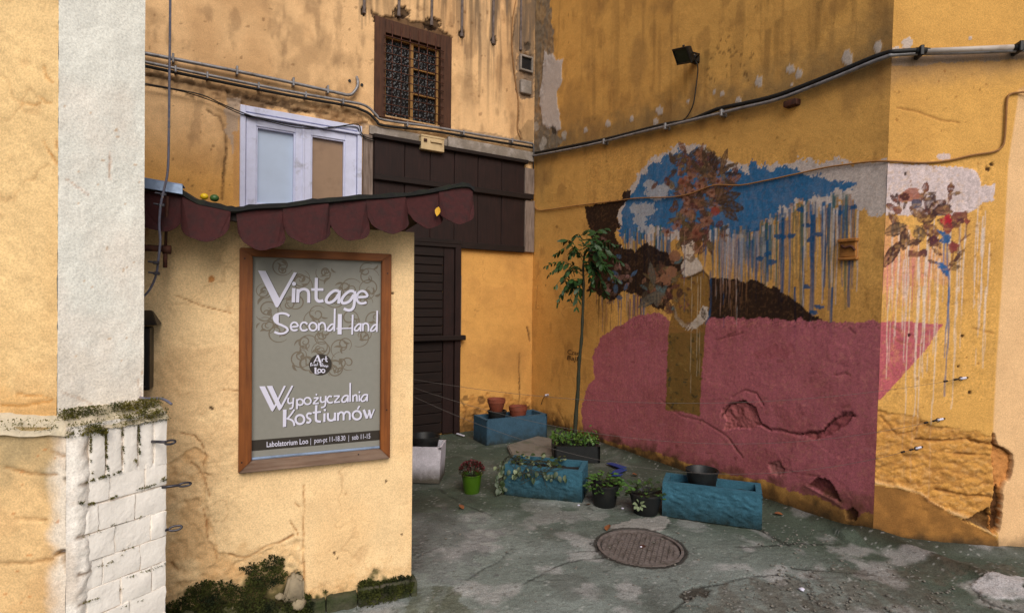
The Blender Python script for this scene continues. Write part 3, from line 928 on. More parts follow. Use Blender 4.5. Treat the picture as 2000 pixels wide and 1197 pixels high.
def build_mural():
    us = span(-0.06, 0.0125, 1.6, 0.0095, 3.0, 0.0075, LM)
    v_ = span(-0.05, 0.0085, 3.3, 0.02, 5.7, 0.3, 7.0)
    g = Canvas(WM, us, v_, LEAN, LM)
    u, v = g.u, g.v
    A = np.arange(len(u))
    g.col[:] = OCH
    n = fbm(u*1.5, v*1.3, 77, 5)
    g.put(A, sst(0.45, 0.75, n)*0.3, c(160, 108, 50))
    g.put(A, sst(0.52, 0.75, fbm(u*2.6, v*2.2, 78, 5))*sst(2.4, 3.2, v)*0.45, c(132, 98, 60))
    hair(g, 45, 0.3, c(124, 84, 40))
    # dirt either side of the pipe
    vp = np.interp(u, *zip(*[tuple(WM.uv(x, y)) for x, y in ((1043, 305), (1250, 258), (1450, 210), (1620, 155), (1738, 110))]))
    d = v-vp
    g.put(A, np.where(d > 0, 1-sst(0.0, 0.42, d+g.w1*0.35), 1-sst(0.0, 0.14, -d+g.w1*0.08))*0.62, c(96, 86, 66))
    g.put(A, sst(0.58, 0.74, fbm(u*8, v*4, 121, 5))*0.35, c(140, 100, 56))
    st = fbm(u*13, v*1.0, 79, 4)
    g.put(A, sst(0.55, 0.75, st)*sst(2.9, 3.6, v)*0.3, c(120, 88, 52))
    # bare grey corner and white filler
    g.poly([(1036, -80), (1062, -60), (1074, 0), (1082, 70), (1080, 110), (1062, 150), (1062, 215), (1085, 262), (1108, 275), (1080, 292), (1036, 302)], c(116, 110, 100), 0.85, warp=0.12, mottle=0.25, rough=0.02)
    g.poly([(1061, 122), (1064, 100), (1070, 108), (1080, 104), (1084, 116), (1100, 116), (1098, 160), (1088, 182), (1089, 210), (1094, 232), (1096, 252), (1086, 258), (1078, 248), (1068, 252), (1061, 240), (1054, 205), (1053, 180), (1059, 160)], c(190, 180, 174), 0.95, warp=0.06, disp=0.006)
    for x, y in ((1082, 255), (1048, 248), (1062, 275), (1102, 265), (1058, 288)):
        g.blob(x, y, 5, 9, c(178, 170, 160) if x != 1082 else c(50, 44, 40), 0.8, seed=x)
    for x, y, r in ((1144, 254, 4), (1188, 242, 5), (1234, 232, 4), (1288, 216, 7), (1280, 239, 5), (1344, 198, 3), (1410, 184, 5), (1443, 196, 6), (1482, 160, 8), (1545, 136, 8), (1560, 145, 7), (1655, 116, 11), (1715, 92, 9), (1546, 165, 3), (1395, 180, 3)):
        g.blob(x, y, r, r*1.25, c(188, 176, 166), 0.9, seed=x, disp=0.003)
    for k in range(36):
        g.blob(R.uniform(1380, 1480), R.uniform(70, 160), R.uniform(1, 4), R.uniform(1, 5), c(92, 66, 36), 0.55, seed=k)
    for k in range(40):
        g.blob(R.uniform(1060, 1700), R.uniform(-20, 600), R.uniform(1, 3), R.uniform(1, 3), c(110, 74, 34), 0.5, seed=k)
    for x, y1 in ((1380, 190), (1340, 190), (1518, 130), (1500, 150), (1600, 90)):
        g.drip(x, y1-90, y1, 0.035, c(116, 86, 48), 0.4)
    # off-white ground coat behind the blue
    g.poly([(1205, 420), (1222, 380), (1240, 350), (1262, 322), (1275, 308), (1312, 290), (1340, 280), (1368, 282), (1390, 300), (1430, 316), (1470, 320), (1520, 322), (1548, 320), (1560, 308), (1600, 318), (1640, 306), (1665, 318), (1700, 320), (1736, 316), (1736, 412), (1700, 424), (1680, 412), (1660, 400), (1640, 398), (1622, 402), (1606, 440), (1600, 400), (1590, 430), (1582, 405), (1572, 432), (1560, 396), (1540, 420), (1500, 436), (1400, 470), (1300, 470), (1220, 470)], WHT, 0.92, warp=0.05, fine=0.03, stretch=(1, 2))
    # blue, brushed with a ragged lower edge
    g.poly([(1214, 420), (1224, 392), (1240, 372), (1250, 350), (1262, 334), (1276, 312), (1290, 316), (1300, 300), (1318, 304), (1326, 292), (1345, 298), (1360, 288), (1372, 300), (1390, 304), (1420, 332), (1440, 340), (1446, 326), (1454, 338), (1463, 338), (1464, 312), (1474, 316), (1480, 330), (1492, 320), (1500, 330), (1512, 338), (1525, 324), (1560, 334), (1572, 346), (1600, 348), (1640, 356), (1676, 360), (1668, 370), (1645, 376), (1620, 372), (1606, 390), (1590, 378), (1572, 398), (1556, 388), (1540, 408), (1524, 402), (1520, 424), (1502, 432), (1480, 452), (1462, 448), (1440, 470), (1400, 452), (1300, 452), (1270, 440), (1250, 480), (1236, 462), (1220, 478), (1206, 452), (1216, 440)], BLUE, 0.95, warp=0.05, fine=0.03, mottle=0.06, stretch=(1, 2))
    for x, y, rx, ry in ((1282, 376, 22, 14), (1268, 360, 12, 9), (1262, 410, 20, 14), (1250, 430, 14, 10), (1300, 366, 14, 7), (1240, 408, 10, 10), (1258, 448, 14, 8)):
        g.blob(x, y, rx, ry, c(172, 172, 176), 0.85, warp=0.5, seed=x)
    # ragged drips
    for k in range(330):
        x = R.uniform(1208, 1670)
        if 1312 < x < 1392 and R.random() < 0.75: continue
        y0 = np.interp(x, [1205, 1260, 1400, 1470, 1520, 1560, 1620, 1680], [455, 450, 440, 450, 415, 395, 385, 385]) + R.uniform(-8, 26)
        col = R.choice([BLUE, BLUE2, BLUE2, c(84, 106, 86), WHT, c(170, 160, 150), c(50, 88, 90), c(60, 92, 80), c(170, 132, 108), c(178, 126, 60)])
        L = R.choice([30, 60, 90, 130, 170])*R.uniform(0.6, 1.2)
        if x < 1310: L = min(L, 110)
        if x > 1540: L *= 1.15
        g.drip(x, y0, min(y0+L, 622), R.uniform(0.006, 0.017), col, R.uniform(0.5, 0.95))
    for k in range(70):
        x = R.uniform(1400, 1510)
        g.drip(x, 440+R.uniform(0, 40), R.uniform(500, 560), R.uniform(0.010, 0.022), R.choice([BLUE, WHT, c(96, 112, 112), BLUE2, c(160, 140, 128)]), R.uniform(0.4, 0.8))
    for k in range(46):
        x = R.uniform(1165, 1262)
        y0 = R.uniform(560, 590)
        g.drip(x, y0, y0+R.uniform(20, 90), R.uniform(0.007, 0.013), R.choice([BLUE2, BLK, BLUE, c(110, 70, 90), c(70, 60, 40)]), R.uniform(0.5, 0.9))
    # heavy blue runs and cross marks to the right
    for x, y0, y1, w in ((1530, 425, 590, .018), (1588, 420, 640, .02), (1660, 498, 600, .012), (1553, 560, 680, .01), (1612, 460, 560, .01), (1500, 470, 550, .014), (1625, 560, 660, .012), (1570, 480, 650, .01), (1640, 400, 470, .012)):
        g.drip(x, y0, y1, w, BLUE2, 0.95, False)
    for x, y in ((1528, 462), (1545, 460), (1520, 462), (1584, 468), (1598, 458), (1564, 410), (1575, 440), (1506, 512), (1484, 505), (1590, 610), (1600, 600), (1575, 560), (1638, 415), (1668, 405), (1500, 496)):
        g.blob(x, y, 8, 5, BLUE2, 0.9, warp=0.6, seed=x)
    for x in (1572, 1610, 1628, 1636, 1676):
        g.drip(x, 395+R.uniform(0, 20), 500+R.uniform(0, 140), 0.008, WHT, 0.9)
    # black shapes
    g.poly([(1141, 404), (1180, 396), (1212, 390), (1216, 376), (1234, 370), (1230, 388), (1210, 406), (1204, 426), (1214, 440), (1200, 456), (1214, 484), (1240, 490), (1264, 474), (1288, 490), (1306, 496), (1326, 500), (1338, 512), (1332, 560), (1306, 590), (1296, 608), (1276, 600), (1252, 580), (1238, 572), (1215, 572), (1192, 590), (1166, 576), (1145, 568), (1152, 556), (1162, 540), (1146, 530), (1150, 500), (1158, 470), (1148, 440)], BLK, 0.97, warp=0.05, fine=0.03)
    g.poly([(1378, 622), (1380, 546), (1398, 540), (1404, 546), (1412, 540), (1424, 548), (1440, 544), (1456, 550), (1472, 546), (1490, 552), (1500, 562), (1514, 560), (1524, 572), (1540, 576), (1556, 590), (1568, 600), (1582, 608), (1592, 618), (1608, 627)], BLK, 0.97, warp=0.03, fine=0.02)
    for k in range(8):
        g.drip(R.uniform(1412, 1462), 548, R.uniform(600, 622), 0.004, c(120, 84, 54), 0.7)
    # pink field
    idx = g.poly([(1376, 621), (1500, 623), (1608, 627), (1740, 629), (1740, 1010), (1690, 1000), (1668, 1010), (1630, 985), (1590, 968), (1540, 955), (1500, 940), (1440, 930), (1380, 915), (1300, 890), (1230, 872), (1172, 858), (1140, 842), (1134, 800), (1144, 762), (1162, 738), (1156, 700), (1172, 660), (1200, 640), (1232, 622), (1268, 610), (1296, 616), (1318, 640), (1345, 650)], PINK, 0.95, warp=0.06, fine=0.02)
    g.put(idx, sst(0.46, 0.7, fbm(g.u[idx]*3, g.v[idx]*3, 12, 5))*0.35, c(140, 76, 74))
    g.weather(idx, c(190, 130, 110), 0.22)
    for k in range(60):
        g.blob(R.uniform(1180, 1700), R.uniform(640, 900), R.uniform(2, 9), R.uniform(1, 4), R.choice([c(178, 112, 118), c(110, 56, 56), c(160, 90, 96)]), 0.4, warp=0.6, seed=k, disp=R.choice([0.001, -0.001]))
    # the woman: dress, collar, face, hands
    OL, OLD = c(138, 102, 50), c(96, 76, 40)
    g.poly([(1300, 800), (1303, 700), (1306, 640), (1316, 600), (1312, 560), (1318, 530), (1345, 540), (1372, 528), (1386, 540), (1386, 600), (1378, 640), (1372, 720), (1366, 812), (1345, 806), (1322, 800)], OL, 0.95, warp=0.02)
    g.poly([(1300, 800), (1303, 690), (1308, 650), (1376, 650), (1370, 740), (1366, 812), (1340, 806)], c(112, 88, 42), 0.75, warp=0.03, mottle=0.3)
    for k in range(70):
        g.leaf(R.uniform(1304, 1366), R.uniform(650, 800), R.uniform(0, 360), R.uniform(5, 14), R.uniform(3, 6), R.choice([c(66, 58, 34), c(84, 70, 40), c(60, 64, 50), c(140, 112, 60)]), 0.7)
    for k in range(34):
        g.leaf(R.uniform(1318, 1352), R.uniform(540, 606), R.uniform(0, 360), R.uniform(6, 14), R.uniform(3, 6), R.choice([c(86, 58, 44), c(110, 80, 56), c(70, 60, 40), c(140, 84, 70)]), 0.75)
    g.crack([(1322, 560), (1326, 590), (1332, 632)], 0.006, 0, c(90, 44, 34), 0.7, 0.004)
    g.poly([(1330, 520), (1338, 504), (1362, 504), (1370, 516), (1372, 528), (1352, 538), (1336, 540), (1330, 532)], SKIN, 0.95, warp=0.012)
    g.crack([(1330, 534), (1340, 542), (1358, 538), (1374, 528)], 0.01, 0, c(54, 40, 28), 0.85, 0.004)
    g.poly([(1338, 505), (1340, 492), (1356, 492), (1358, 508), (1348, 514)], c(140, 120, 100), 0.9, warp=0.008)
    # hair
    g.poly([(1328, 480), (1326, 452), (1334, 440), (1352, 436), (1366, 444), (1372, 462), (1368, 484), (1360, 496), (1356, 480), (1340, 474), (1333, 492)], c(92, 60, 32), 0.95, warp=0.015)
    g.poly([(1331, 478), (1336, 470), (1350, 468), (1357, 474), (1358, 488), (1354, 498), (1346, 506), (1338, 502), (1333, 492)], c(214, 194, 174), 0.97, warp=0.006)
    for x, y in ((1337, 483), (1349, 480)):
        g.leaf(x-4, y, 0, 8, 3.6, c(58, 42, 32), 0.9); g.leaf(x-5, y-4, 4, 10, 2.4, c(80, 56, 38), 0.8)
    g.leaf(1344, 494, -85, 10, 2.6, c(126, 98, 78), 0.8); g.leaf(1339, 499, 3, 10, 3, c(112, 58, 50), 0.9)
    g.leaf(1343, 480, -85, 14, 2.2, c(150, 124, 100), 0.7)
    # sleeves and hands
    g.poly([(1372, 596), (1382, 600), (1384, 620), (1372, 632), (1358, 642), (1346, 642), (1344, 634), (1356, 626), (1366, 612)], c(196, 182, 168), 0.95, warp=0.006)
    g.poly([(1314, 592), (1320, 604), (1324, 618), (1336, 630), (1346, 636), (1340, 642), (1330, 636), (1318, 622)], c(158, 136, 110), 0.85, warp=0.006)
    for k in range(5):
        g.leaf(1346+k*2.5, 634+k*1.2, -128, 13, 2.0, c(112, 86, 70) if k % 2 else c(196, 182, 168), 0.8)
        g.leaf(1328+k*2.5, 630+k*1.6, -50, 11, 1.8, c(110, 86, 70) if k % 2 else c(190, 174, 160), 0.8)
    g.crack([(1388, 530), (1388, 590), (1386, 616), (1378, 632)], 0.010, 0, BLUE2, 0.8, 0.004)
    g.leaf(1372, 600, -80, 26, 10, c(60, 42, 30), 0.85)
    # outline and folds so that the figure stands off the drips
    g.crack([(1330, 532), (1318, 548), (1312, 575), (1314, 592)], 0.008, 0, c(70, 50, 30), 0.85, 0.004)
    g.crack([(1372, 528), (1384, 540), (1388, 575), (1386, 600)], 0.008, 0, c(70, 50, 30), 0.85, 0.004)
    g.crack([(1368, 548), (1366, 580), (1368, 604)], 0.006, 0, c(84, 60, 34), 0.7, 0.004)
    g.crack([(1326, 552), (1324, 580), (1320, 598)], 0.006, 0, c(84, 60, 34), 0.7, 0.004)
    g.leaf(1310, 592, -70, 24, 9, c(70, 50, 34), 0.8)
    g.blob(1345, 632, 5, 4, c(120, 92, 74), 0.6, seed=2)
    for x in (1363, 1352, 1368):
        g.drip(x, 540, R.uniform(700, 770), 0.005, c(190, 170, 140), 0.7, False)
    # flowers piled over her head
    for k in range(190):
        t = R.random()
        y = 298+t*178
        hw = 34+40*math.sin(math.pi*min(1, t*1.15))
        x = 1362+R.gauss(0, 0.5)*hw
        g.leaf(x, y, R.uniform(0, 360), R.uniform(12, 34), R.uniform(6, 14), R.choice(LEAVES), 0.9, vein=c(66, 44, 36))
    for k in range(22):
        x, y = 1362+R.gauss(0, 30), R.uniform(330, 470)
        pc = R.choice(PETALS)
        for q in range(6):
            g.leaf(x, y, q*60+R.uniform(-15, 15), R.uniform(8, 15), R.uniform(6, 9), pc, 0.85)
        g.blob(x, y, 3.5, 3.5, c(100, 54, 40), 0.9, seed=k)
    for x, y, a, L, w in ((1380, 330, 100, 40, 11), (1388, 330, 85, 36, 10), (1398, 338, 95, 44, 12), (1408, 336, 75, 48, 11), (1400, 345, 40, 40, 9), (1410, 330, 20, 34, 8), (1412, 340, 0, 34, 8), (1396, 346, 120, 30, 10), (1412, 350, -25, 36, 9), (1372, 340, 130, 30, 9),
                          (1398, 395, 20, 50, 20), (1405, 398, -12, 48, 22), (1400, 392, 75, 36, 18), (1410, 405, -40, 40, 18), (1395, 402, 165, 30, 14)):
        g.leaf(x, y, a, L, w, R.choice([c(86, 66, 50), c(120, 90, 62), c(70, 52, 42), c(100, 76, 56)]), 0.95, vein=c(52, 38, 30))
    g.blob(1398, 412, 9, 8, c(150, 62, 46), 0.85, seed=3)
    # cluster at her side and behind the sapling
    for k in range(60):
        x, y = R.gauss(1296, 16), R.gauss(560, 30)
        g.leaf(x, y, R.uniform(0, 360), R.uniform(10, 30), R.uniform(6, 14), R.choice(LEAVES+[c(92, 110, 110)]), 0.9, vein=c(60, 44, 36))
    for x, y, a, L, w in ((1278, 560, 100, 50, 13), (1290, 570, 215, 56, 20), (1300, 575, 190, 40, 18), (1283, 600, 90, 34, 16)):
        g.leaf(x, y, a, L, w, c(108, 98, 84), 0.9, vein=c(66, 70, 70))
    for x, y in ((1318, 500), (1300, 545), (1312, 530)):
        g.blob(x, y, 11, 11, c(150, 104, 78), 0.9, seed=x)
    for k in range(34):
        x, y = R.gauss(1204, 12), R.gauss(545, 20)
        g.leaf(x, y, R.uniform(0, 360), R.uniform(8, 20), R.uniform(5, 10), R.choice([c(150, 110, 104), c(128, 92, 84), c(70, 100, 130), c(110, 84, 70)]), 0.9)
    for k in range(18):
        x = R.uniform(1325, 1385) if k % 6 == 0 else R.uniform(1395, 1440)
        g.drip(x, R.uniform(430, 500), R.uniform(560, 640), 0.005, R.choice([WHT, c(170, 130, 110), c(178, 140, 120), BLUE2]), 0.55)
    for x in (1160, 1174, 1186, 1198, 1210, 1330, 1364, 1440):
        pass
    # scratched ring and small marks left of the sapling
    ring = [(1115+14*math.cos(a)*1.3, 612+14*math.sin(a)) for a in np.linspace(2.4, 5.6, 9)]
    g.crack(ring, 0.008, 0.003, c(196, 150, 90), 0.5, 0.004)
    for cr in ([(1050, 560), (1046, 600)], [(1056, 800), (1062, 825), (1058, 850)], [(1078, 815), (1084, 850)], [(1090, 800), (1104, 830), (1100, 860)], [(1290, 780), (1330, 812), (1372, 822), (1420, 852), (1450, 892)]):
        g.crack(cr, 0.008, 0.006, c(90, 56, 40), 0.5)
    mu = g.inside([(1140, 300), (1300, 280), (1736, 300), (1736, 640), (1140, 640)], 0, 0)
    g.weather(mu, c(150, 110, 72), 0.13)
    # broken patches in the pink
    g.poly([(1410, 800), (1428, 788), (1450, 782), (1468, 790), (1478, 806), (1486, 830), (1470, 838), (1440, 836), (1412, 838), (1420, 824)], c(158, 92, 88), 0.6, warp=0.03, disp=-0.018, rough=0.03)
    g.crack([(1408, 812), (1424, 790), (1452, 783), (1474, 796), (1484, 826), (1506, 840)], 0.008, 0.018, c(84, 44, 40), 0.8, jit=0.015)
    g.crack([(1430, 775), (1455, 762), (1476, 768), (1490, 790)], 0.008, 0.008, c(104, 52, 50), 0.5)
    g.poly([(1560, 848), (1600, 842), (1630, 818), (1648, 808), (1664, 812), (1650, 830), (1620, 848), (1590, 858)], c(120, 56, 54), 0.55, warp=0.03, disp=-0.012, rough=0.02)
    g.crack([(1510, 838), (1560, 848), (1604, 842), (1632, 816), (1650, 806), (1668, 812)], 0.009, 0.018, c(74, 36, 34), 0.8, jit=0.02)
    g.poly([(1574, 945), (1596, 932), (1620, 938), (1632, 960), (1640, 978), (1616, 968), (1590, 955)], c(84, 40, 34), 0.8, warp=0.03, disp=-0.025, rough=0.02)
    g.crack([(1572, 946), (1600, 962), (1622, 974), (1642, 986)], 0.010, -0.006, c(170, 104, 110), 0.8)
    g.poly([(1652, 1000), (1664, 992), (1676, 998), (1672, 1014), (1656, 1016)], c(64, 34, 24), 0.8, warp=0.02, disp=-0.025)
    g.poly([(1500, 906), (1520, 900), (1534, 922), (1520, 930), (1506, 924)], c(160, 104, 100), 0.8, warp=0.03, disp=-0.01, rough=0.02)
    g.poly([(1460, 690), (1490, 680), (1540, 672), (1560, 690), (1500, 704)], c(138, 66, 70), 0.3, warp=0.1, disp=-0.001, rough=0.004)
    for cr in ([(1420, 655), (1436, 648)], [(1630, 732), (1650, 728), (1660, 734)], [(1500, 905), (1560, 925), (1600, 930)], [(1660, 640), (1668, 652)], [(1400, 664), (1450, 650)]):
        g.crack(cr, 0.007, 0.005, c(96, 44, 44), 0.5)
    # base: soaked and dirty
    tb = g.v + g.w1*0.22
    ub = g.u
    hgt = np.interp(ub, [0, 1.0, 2.6, 3.4, LM], [0.30, 0.26, 0.22, 0.26, 0.34])
    g.put(A, (1-sst(hgt*0.35, hgt, tb))*0.8, c(84, 56, 32))
    g.put(A, (1-sst(0.02, 0.14, tb))*0.8, c(40, 34, 22))
    g.build('mural_wall', M_mural, yb)
    return g
build_mural()

EDGE = [WR.uv(x, y) for x, y in ((1990, 150), (1985, 205), (1968, 320), (1955, 560), (1944, 720), (1938, 850), (1944, 960), (1950, 1085))]
def build_front_wall():
    us = span(0, 0.0062, LR+0.2, 0.02, LR+0.6, 0.3, 2.4)
    v_ = span(-0.05, 0.0075, 3.7, 0.25, 7.0)
    g = Canvas(WR, us, v_)
    u, v = g.u, g.v
    A = np.arange(len(u))
    g.col[:] = OCH
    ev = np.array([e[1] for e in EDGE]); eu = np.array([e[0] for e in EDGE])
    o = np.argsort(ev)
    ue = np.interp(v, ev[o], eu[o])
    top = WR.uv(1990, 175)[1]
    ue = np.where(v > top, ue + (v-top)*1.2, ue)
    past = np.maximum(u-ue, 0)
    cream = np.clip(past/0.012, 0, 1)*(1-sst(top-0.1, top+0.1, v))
    n = fbm(u*2, v*1.5, 37, 5)
    g.put(A, sst(0.48, 0.75, n)*0.25, c(168, 116, 56))
    hair(g, 47, 0.25, c(150, 100, 50))
    vp = WR.uv(1850, 106)[1]
    d = v-vp
    g.put(A, np.where(d > 0, 0, 1-sst(0.05, 0.26, -d+g.w1*0.1))*0.6, c(120, 96, 76))
    g.poly([(1742, 112), (1860, 106), (2010, 98), (2010, 116), (1870, 122), (1780, 130), (1742, 128)], c(132, 116, 104), 0.8, warp=0.03, mottle=0.2)
    for x, y, r in ((1770, 86, 12), (1752, 98, 9), (1895, 75, 4), (1996, 88, 6), (1762, 104, 6)):
        g.blob(x, y, r, r, c(196, 180, 170), 0.9, warp=0.6, seed=x, disp=0.003)
    g.poly([(1726, 318), (1800, 322), (1896, 328), (1912, 342), (1918, 362), (1944, 360), (1942, 390), (1920, 394), (1908, 408), (1892, 416), (1860, 420), (1800, 420), (1726, 420)], c(204, 188, 190), 0.93, warp=0.03, fine=0.015, disp=0.002)
    g.blob(1845, 306, 14, 7, c(204, 188, 190), 0.8, seed=4)
    g.poly([(1722, 425), (1760, 430), (1790, 470), (1800, 520), (1770, 545), (1735, 570), (1716, 560)], c(212, 142, 124), 0.4, warp=0.08, mottle=0.4)
    g.poly([(1770, 500), (1830, 480), (1860, 520), (1850, 560), (1800, 540)], c(198, 130, 110), 0.4, warp=0.06, mottle=0.4)
    for k in range(60):
        x = R.uniform(1722, 1820)
        g.drip(x, R.uniform(480, 540), R.uniform(560, 640), 0.005, R.choice([c(206, 130, 126), c(196, 110, 116), c(216, 160, 120)]), 0.45)
    g.poly([(1700, 627), (1760, 629), (1842, 632), (1830, 650), (1800, 694), (1762, 735), (1722, 778), (1700, 785)], c(178, 84, 100), 0.93, warp=0.012)
    for k in range(36):
        x = R.choice([1745, 1757, 1768, 1776, 1790, 1798, 1808, 1812, 1826, 1834, 1846, 1862, 1876, 1886, 1912, 1918, 1924, 1932])+R.uniform(-3, 3)
        y0 = 420 if x < 1880 else 400
        g.drip(x, y0+R.uniform(0, 90), R.uniform(560, 760), R.uniform(0.003, 0.0065), c(214, 196, 184), R.uniform(0.55, 0.9))
    for x, y1 in ((1782, 945), (1818, 975), (1764, 880), (1790, 860), (1856, 800), (1912, 720), (1724, 740)):
        g.drip(x+14, 560, y1, 0.0042, c(216, 196, 176), 0.8, False)
    # painted plant
    DK = [c(86, 52, 46), c(110, 68, 56), c(70, 46, 44), c(124, 86, 66), c(96, 76, 58)]
    for x, y, a, L, w in ((1735, 415, -50, 36, 15), (1752, 412, 150, 26, 14), (1760, 470, 235, 66, 22), (1772, 440, 200, 50, 26), (1770, 445, 262, 46, 22), (1790, 430, 20, 44, 30), (1800, 440, -30, 40, 26), (1790, 440, -70, 34, 24),
                          (1812, 420, 40, 46, 26), (1818, 418, 22, 44, 22), (1808, 410, 60, 36, 20), (1826, 410, -5, 36, 20), (1810, 424, 150, 40, 24), (1830, 430, -15, 40, 22), (1780, 400, 40, 34, 18), (1800, 470, 195, 30, 14),
                          (1810, 470, 0, 26, 18), (1826, 465, -60, 24, 12), (1756, 405, 100, 30, 9), (1764, 410, 75, 34, 8), (1750, 398, 120, 24, 8), (1768, 400, 95, 22, 6), (1850, 440, 30, 26, 18), (1845, 430, -20, 34, 20), (1858, 470, -60, 32, 14), (1830, 515, 160, 20, 8), (1850, 520, 30, 34, 9), (1860, 515, 50, 40, 8), (1852, 528, 20, 26, 10), (1840, 500, 140, 26, 10)):
        g.leaf(x, y, a, L, w, R.choice(DK), 0.93, vein=c(54, 34, 34))
    g.leaf(1700+48, 480, 235, 20, 8, c(62, 36, 34), 0.95)
    for x, y, r in ((1780, 380, 17), (1772, 384, 12), (1764, 386, 11)):
        g.blob(x, y, r, r*0.8, c(158, 100, 84), 0.9, seed=x)
    g.blob(1766, 384, 9, 8, c(70, 34, 34), 0.9, seed=8)
    g.blob(1790, 398, 10, 9, c(84, 80, 96), 0.9, seed=9)
    for x, y in ((1806, 376), (1855, 376)):
        g.leaf(x, y+2, 82, 22, 14, c(118, 66, 48), 0.95, vein=c(70, 40, 36)); g.leaf(x, y+20, 90, 22, 8, c(96, 58, 46), 0.9)
        g.leaf(x+2, y+4, 8, 22, 7, c(84, 60, 48), 0.9)
    for x, y, r, cl in ((1748, 392, 5, 0), (1752, 412, 8, 0), (1823, 472, 10, 1), (1782, 496, 8, 0), (1804, 493, 8, 1), (1794, 497, 6, 0), (1861, 482, 10, 2), (1850, 432, 11, 3), (1852, 447, 10, 2), (1872, 424, 9, 2), (1882, 420, 7, 0), (1866, 422, 8, 0), (1888, 432, 6, 2), (1876, 430, 6, 1)):
        g.blob(x, y, r, r, [c(120, 72, 60), c(84, 44, 52), c(132, 60, 58), c(166, 30, 48)][cl], 0.93, warp=0.5, seed=x)
    for cr in ([(1872, 432), (1874, 460), (1878, 490)], [(1888, 440), (1886, 460), (1876, 472)], [(1894, 458), (1878, 470)], [(1862, 490), (1858, 520), (1850, 532)], [(1806, 396), (1808, 412)], [(1853, 392), (1848, 408)]):
        g.crack(cr, 0.0045, 0, c(96, 50, 46), 0.9, 0.003)
    BL = c(26, 88, 142)
    g.poly([(1830, 448), (1848, 454), (1858, 462), (1854, 476), (1840, 474), (1832, 470), (1842, 464)], BL, 0.95, warp=0.01)
    g.leaf(1826, 512, -32, 34, 12, BL, 0.95); g.leaf(1838, 522, -50, 24, 10, BL, 0.95)
    for x, y0, y1 in ((1846, 474, 520), (1852, 474, 536), (1853, 530, 700), (1855, 560, 775)):
        g.drip(x, y0, y1, 0.0045, BL, 0.92, False)
    mu = g.inside([(1700, 310), (1945, 310), (1945, 780), (1700, 800)], 0, 0)
    g.weather(mu, c(206, 160, 96), 0.25)
    # holes and specks
    for x, y, r in ((1776, 655, 3), (1880, 656, 3), (1894, 767, 4), (1937, 322, 4), (1768, 340, 2.5), (1930, 330, 4), (1872, 716, 3)):
        g.blob(x, y, r, r, c(48, 30, 20), 0.9, seed=x, disp=-0.01)
    for k in range(70):
        g.blob(R.uniform(1740, 1940), R.uniform(130, 800), R.uniform(1, 3), R.uniform(1, 3), c(140, 92, 44), 0.5, seed=k, disp=R.choice([-.003, .002]))
    for cr in ([(1752, 210), (1790, 218), (1840, 235), (1872, 240)], [(1745, 640), (1760, 650)], [(1750, 665), (1775, 672)], [(1752, 555), (1756, 566)], [(1900, 640), (1940, 652)], [(1790, 800), (1800, 830), (1850, 835)]):
        g.crack(cr, 0.006, 0.005, c(150, 100, 50), 0.6)
    # eroded masonry low on the wall, courses standing out, broken lower rim
    ero = g.poly([(1700, 806), (1720, 800), (1760, 812), (1800, 822), (1850, 836), (1890, 846), (1934, 846), (1946, 862), (1952, 1000), (1948, 1044), (1925, 1034), (1890, 1012), (1850, 996), (1812, 978), (1800, 962), (1760, 952), (1710, 942), (1695, 900)], c(198, 140, 68), 0.7, warp=0.07, fine=0.03)
    co = 0.5+0.5*np.sin((g.v[ero]+g.w2[ero]*0.12)*2*math.pi/0.075)
    g.d[ero] += -0.010 + 0.005*co**0.5 + 0.022*(fbm(g.u[ero]*26, g.v[ero]*34, 48, 6)-0.5)*sst(-0.1, 0.25, (WR.uv(1800, 820)[1]-g.v[ero])) + 0.008*(fbm(g.u[ero]*80, g.v[ero]*90, 148, 3)-0.5)
    g.put(ero, sst(0.45, 0.65, fbm(g.u[ero]*16, g.v[ero]*22, 49, 5))*0.35, c(158, 106, 56)); g.put(ero, sst(0.55, 0.65, fbm(g.u[ero]*40, g.v[ero]*60, 149, 3))*0.35, c(216, 170, 110))
    g.put(ero, (1-sst(0.0, 0.35, co))*0.35, c(104, 66, 36))
    g.crack([(1712, 942), (1760, 952), (1800, 962), (1812, 977), (1850, 996), (1890, 1012), (1925, 1034), (1944, 1044)], 0.009, -0.012, c(206, 168, 120), 0.85)
    g.crack([(1790, 858), (1840, 862), (1890, 858), (1934, 868)], 0.007, 0.022, c(110, 68, 34), 0.7)
    g.crack([(1850, 884), (1900, 888), (1938, 892)], 0.006, 0.014, c(130, 84, 42), 0.6)
    g.crack([(1720, 812), (1752, 850), (1790, 842), (1800, 824)], 0.006, 0.012, c(140, 92, 46), 0.6)
    g.crack([(1830, 958), (1880, 966), (1936, 972)], 0.008, 0.02, c(110, 70, 36), 0.6)
    g.poly([(1880, 1014), (1900, 1008), (1934, 990), (1938, 1000), (1944, 1044), (1920, 1032)], c(64, 40, 22), 0.85, warp=0.03, disp=-0.045)
    low = g.poly([(1690, 945), (1760, 955), (1800, 965), (1850, 998), (1944, 1048), (1960, 1090), (1690, 1080)], c(150, 98, 46), 0.75, warp=0.02)
    g.put(low, sst(0.4, 0.7, fbm(g.u[low]*8, g.v[low]*8, 50, 4))*0.6, c(108, 74, 38))
    g.put(A, (1-sst(0.0, 0.13, v+g.w1*0.12))*0.8, c(62, 46, 26))
    # chamfered corner, extra light painted in as cream, and the bite out of it
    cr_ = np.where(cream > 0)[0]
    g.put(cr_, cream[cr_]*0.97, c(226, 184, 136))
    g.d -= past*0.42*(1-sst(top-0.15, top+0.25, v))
    g.put(cr_, sst(0.5, 0.8, fbm(u[cr_]*4, v[cr_]*3, 51, 4))*0.25, c(200, 150, 100))
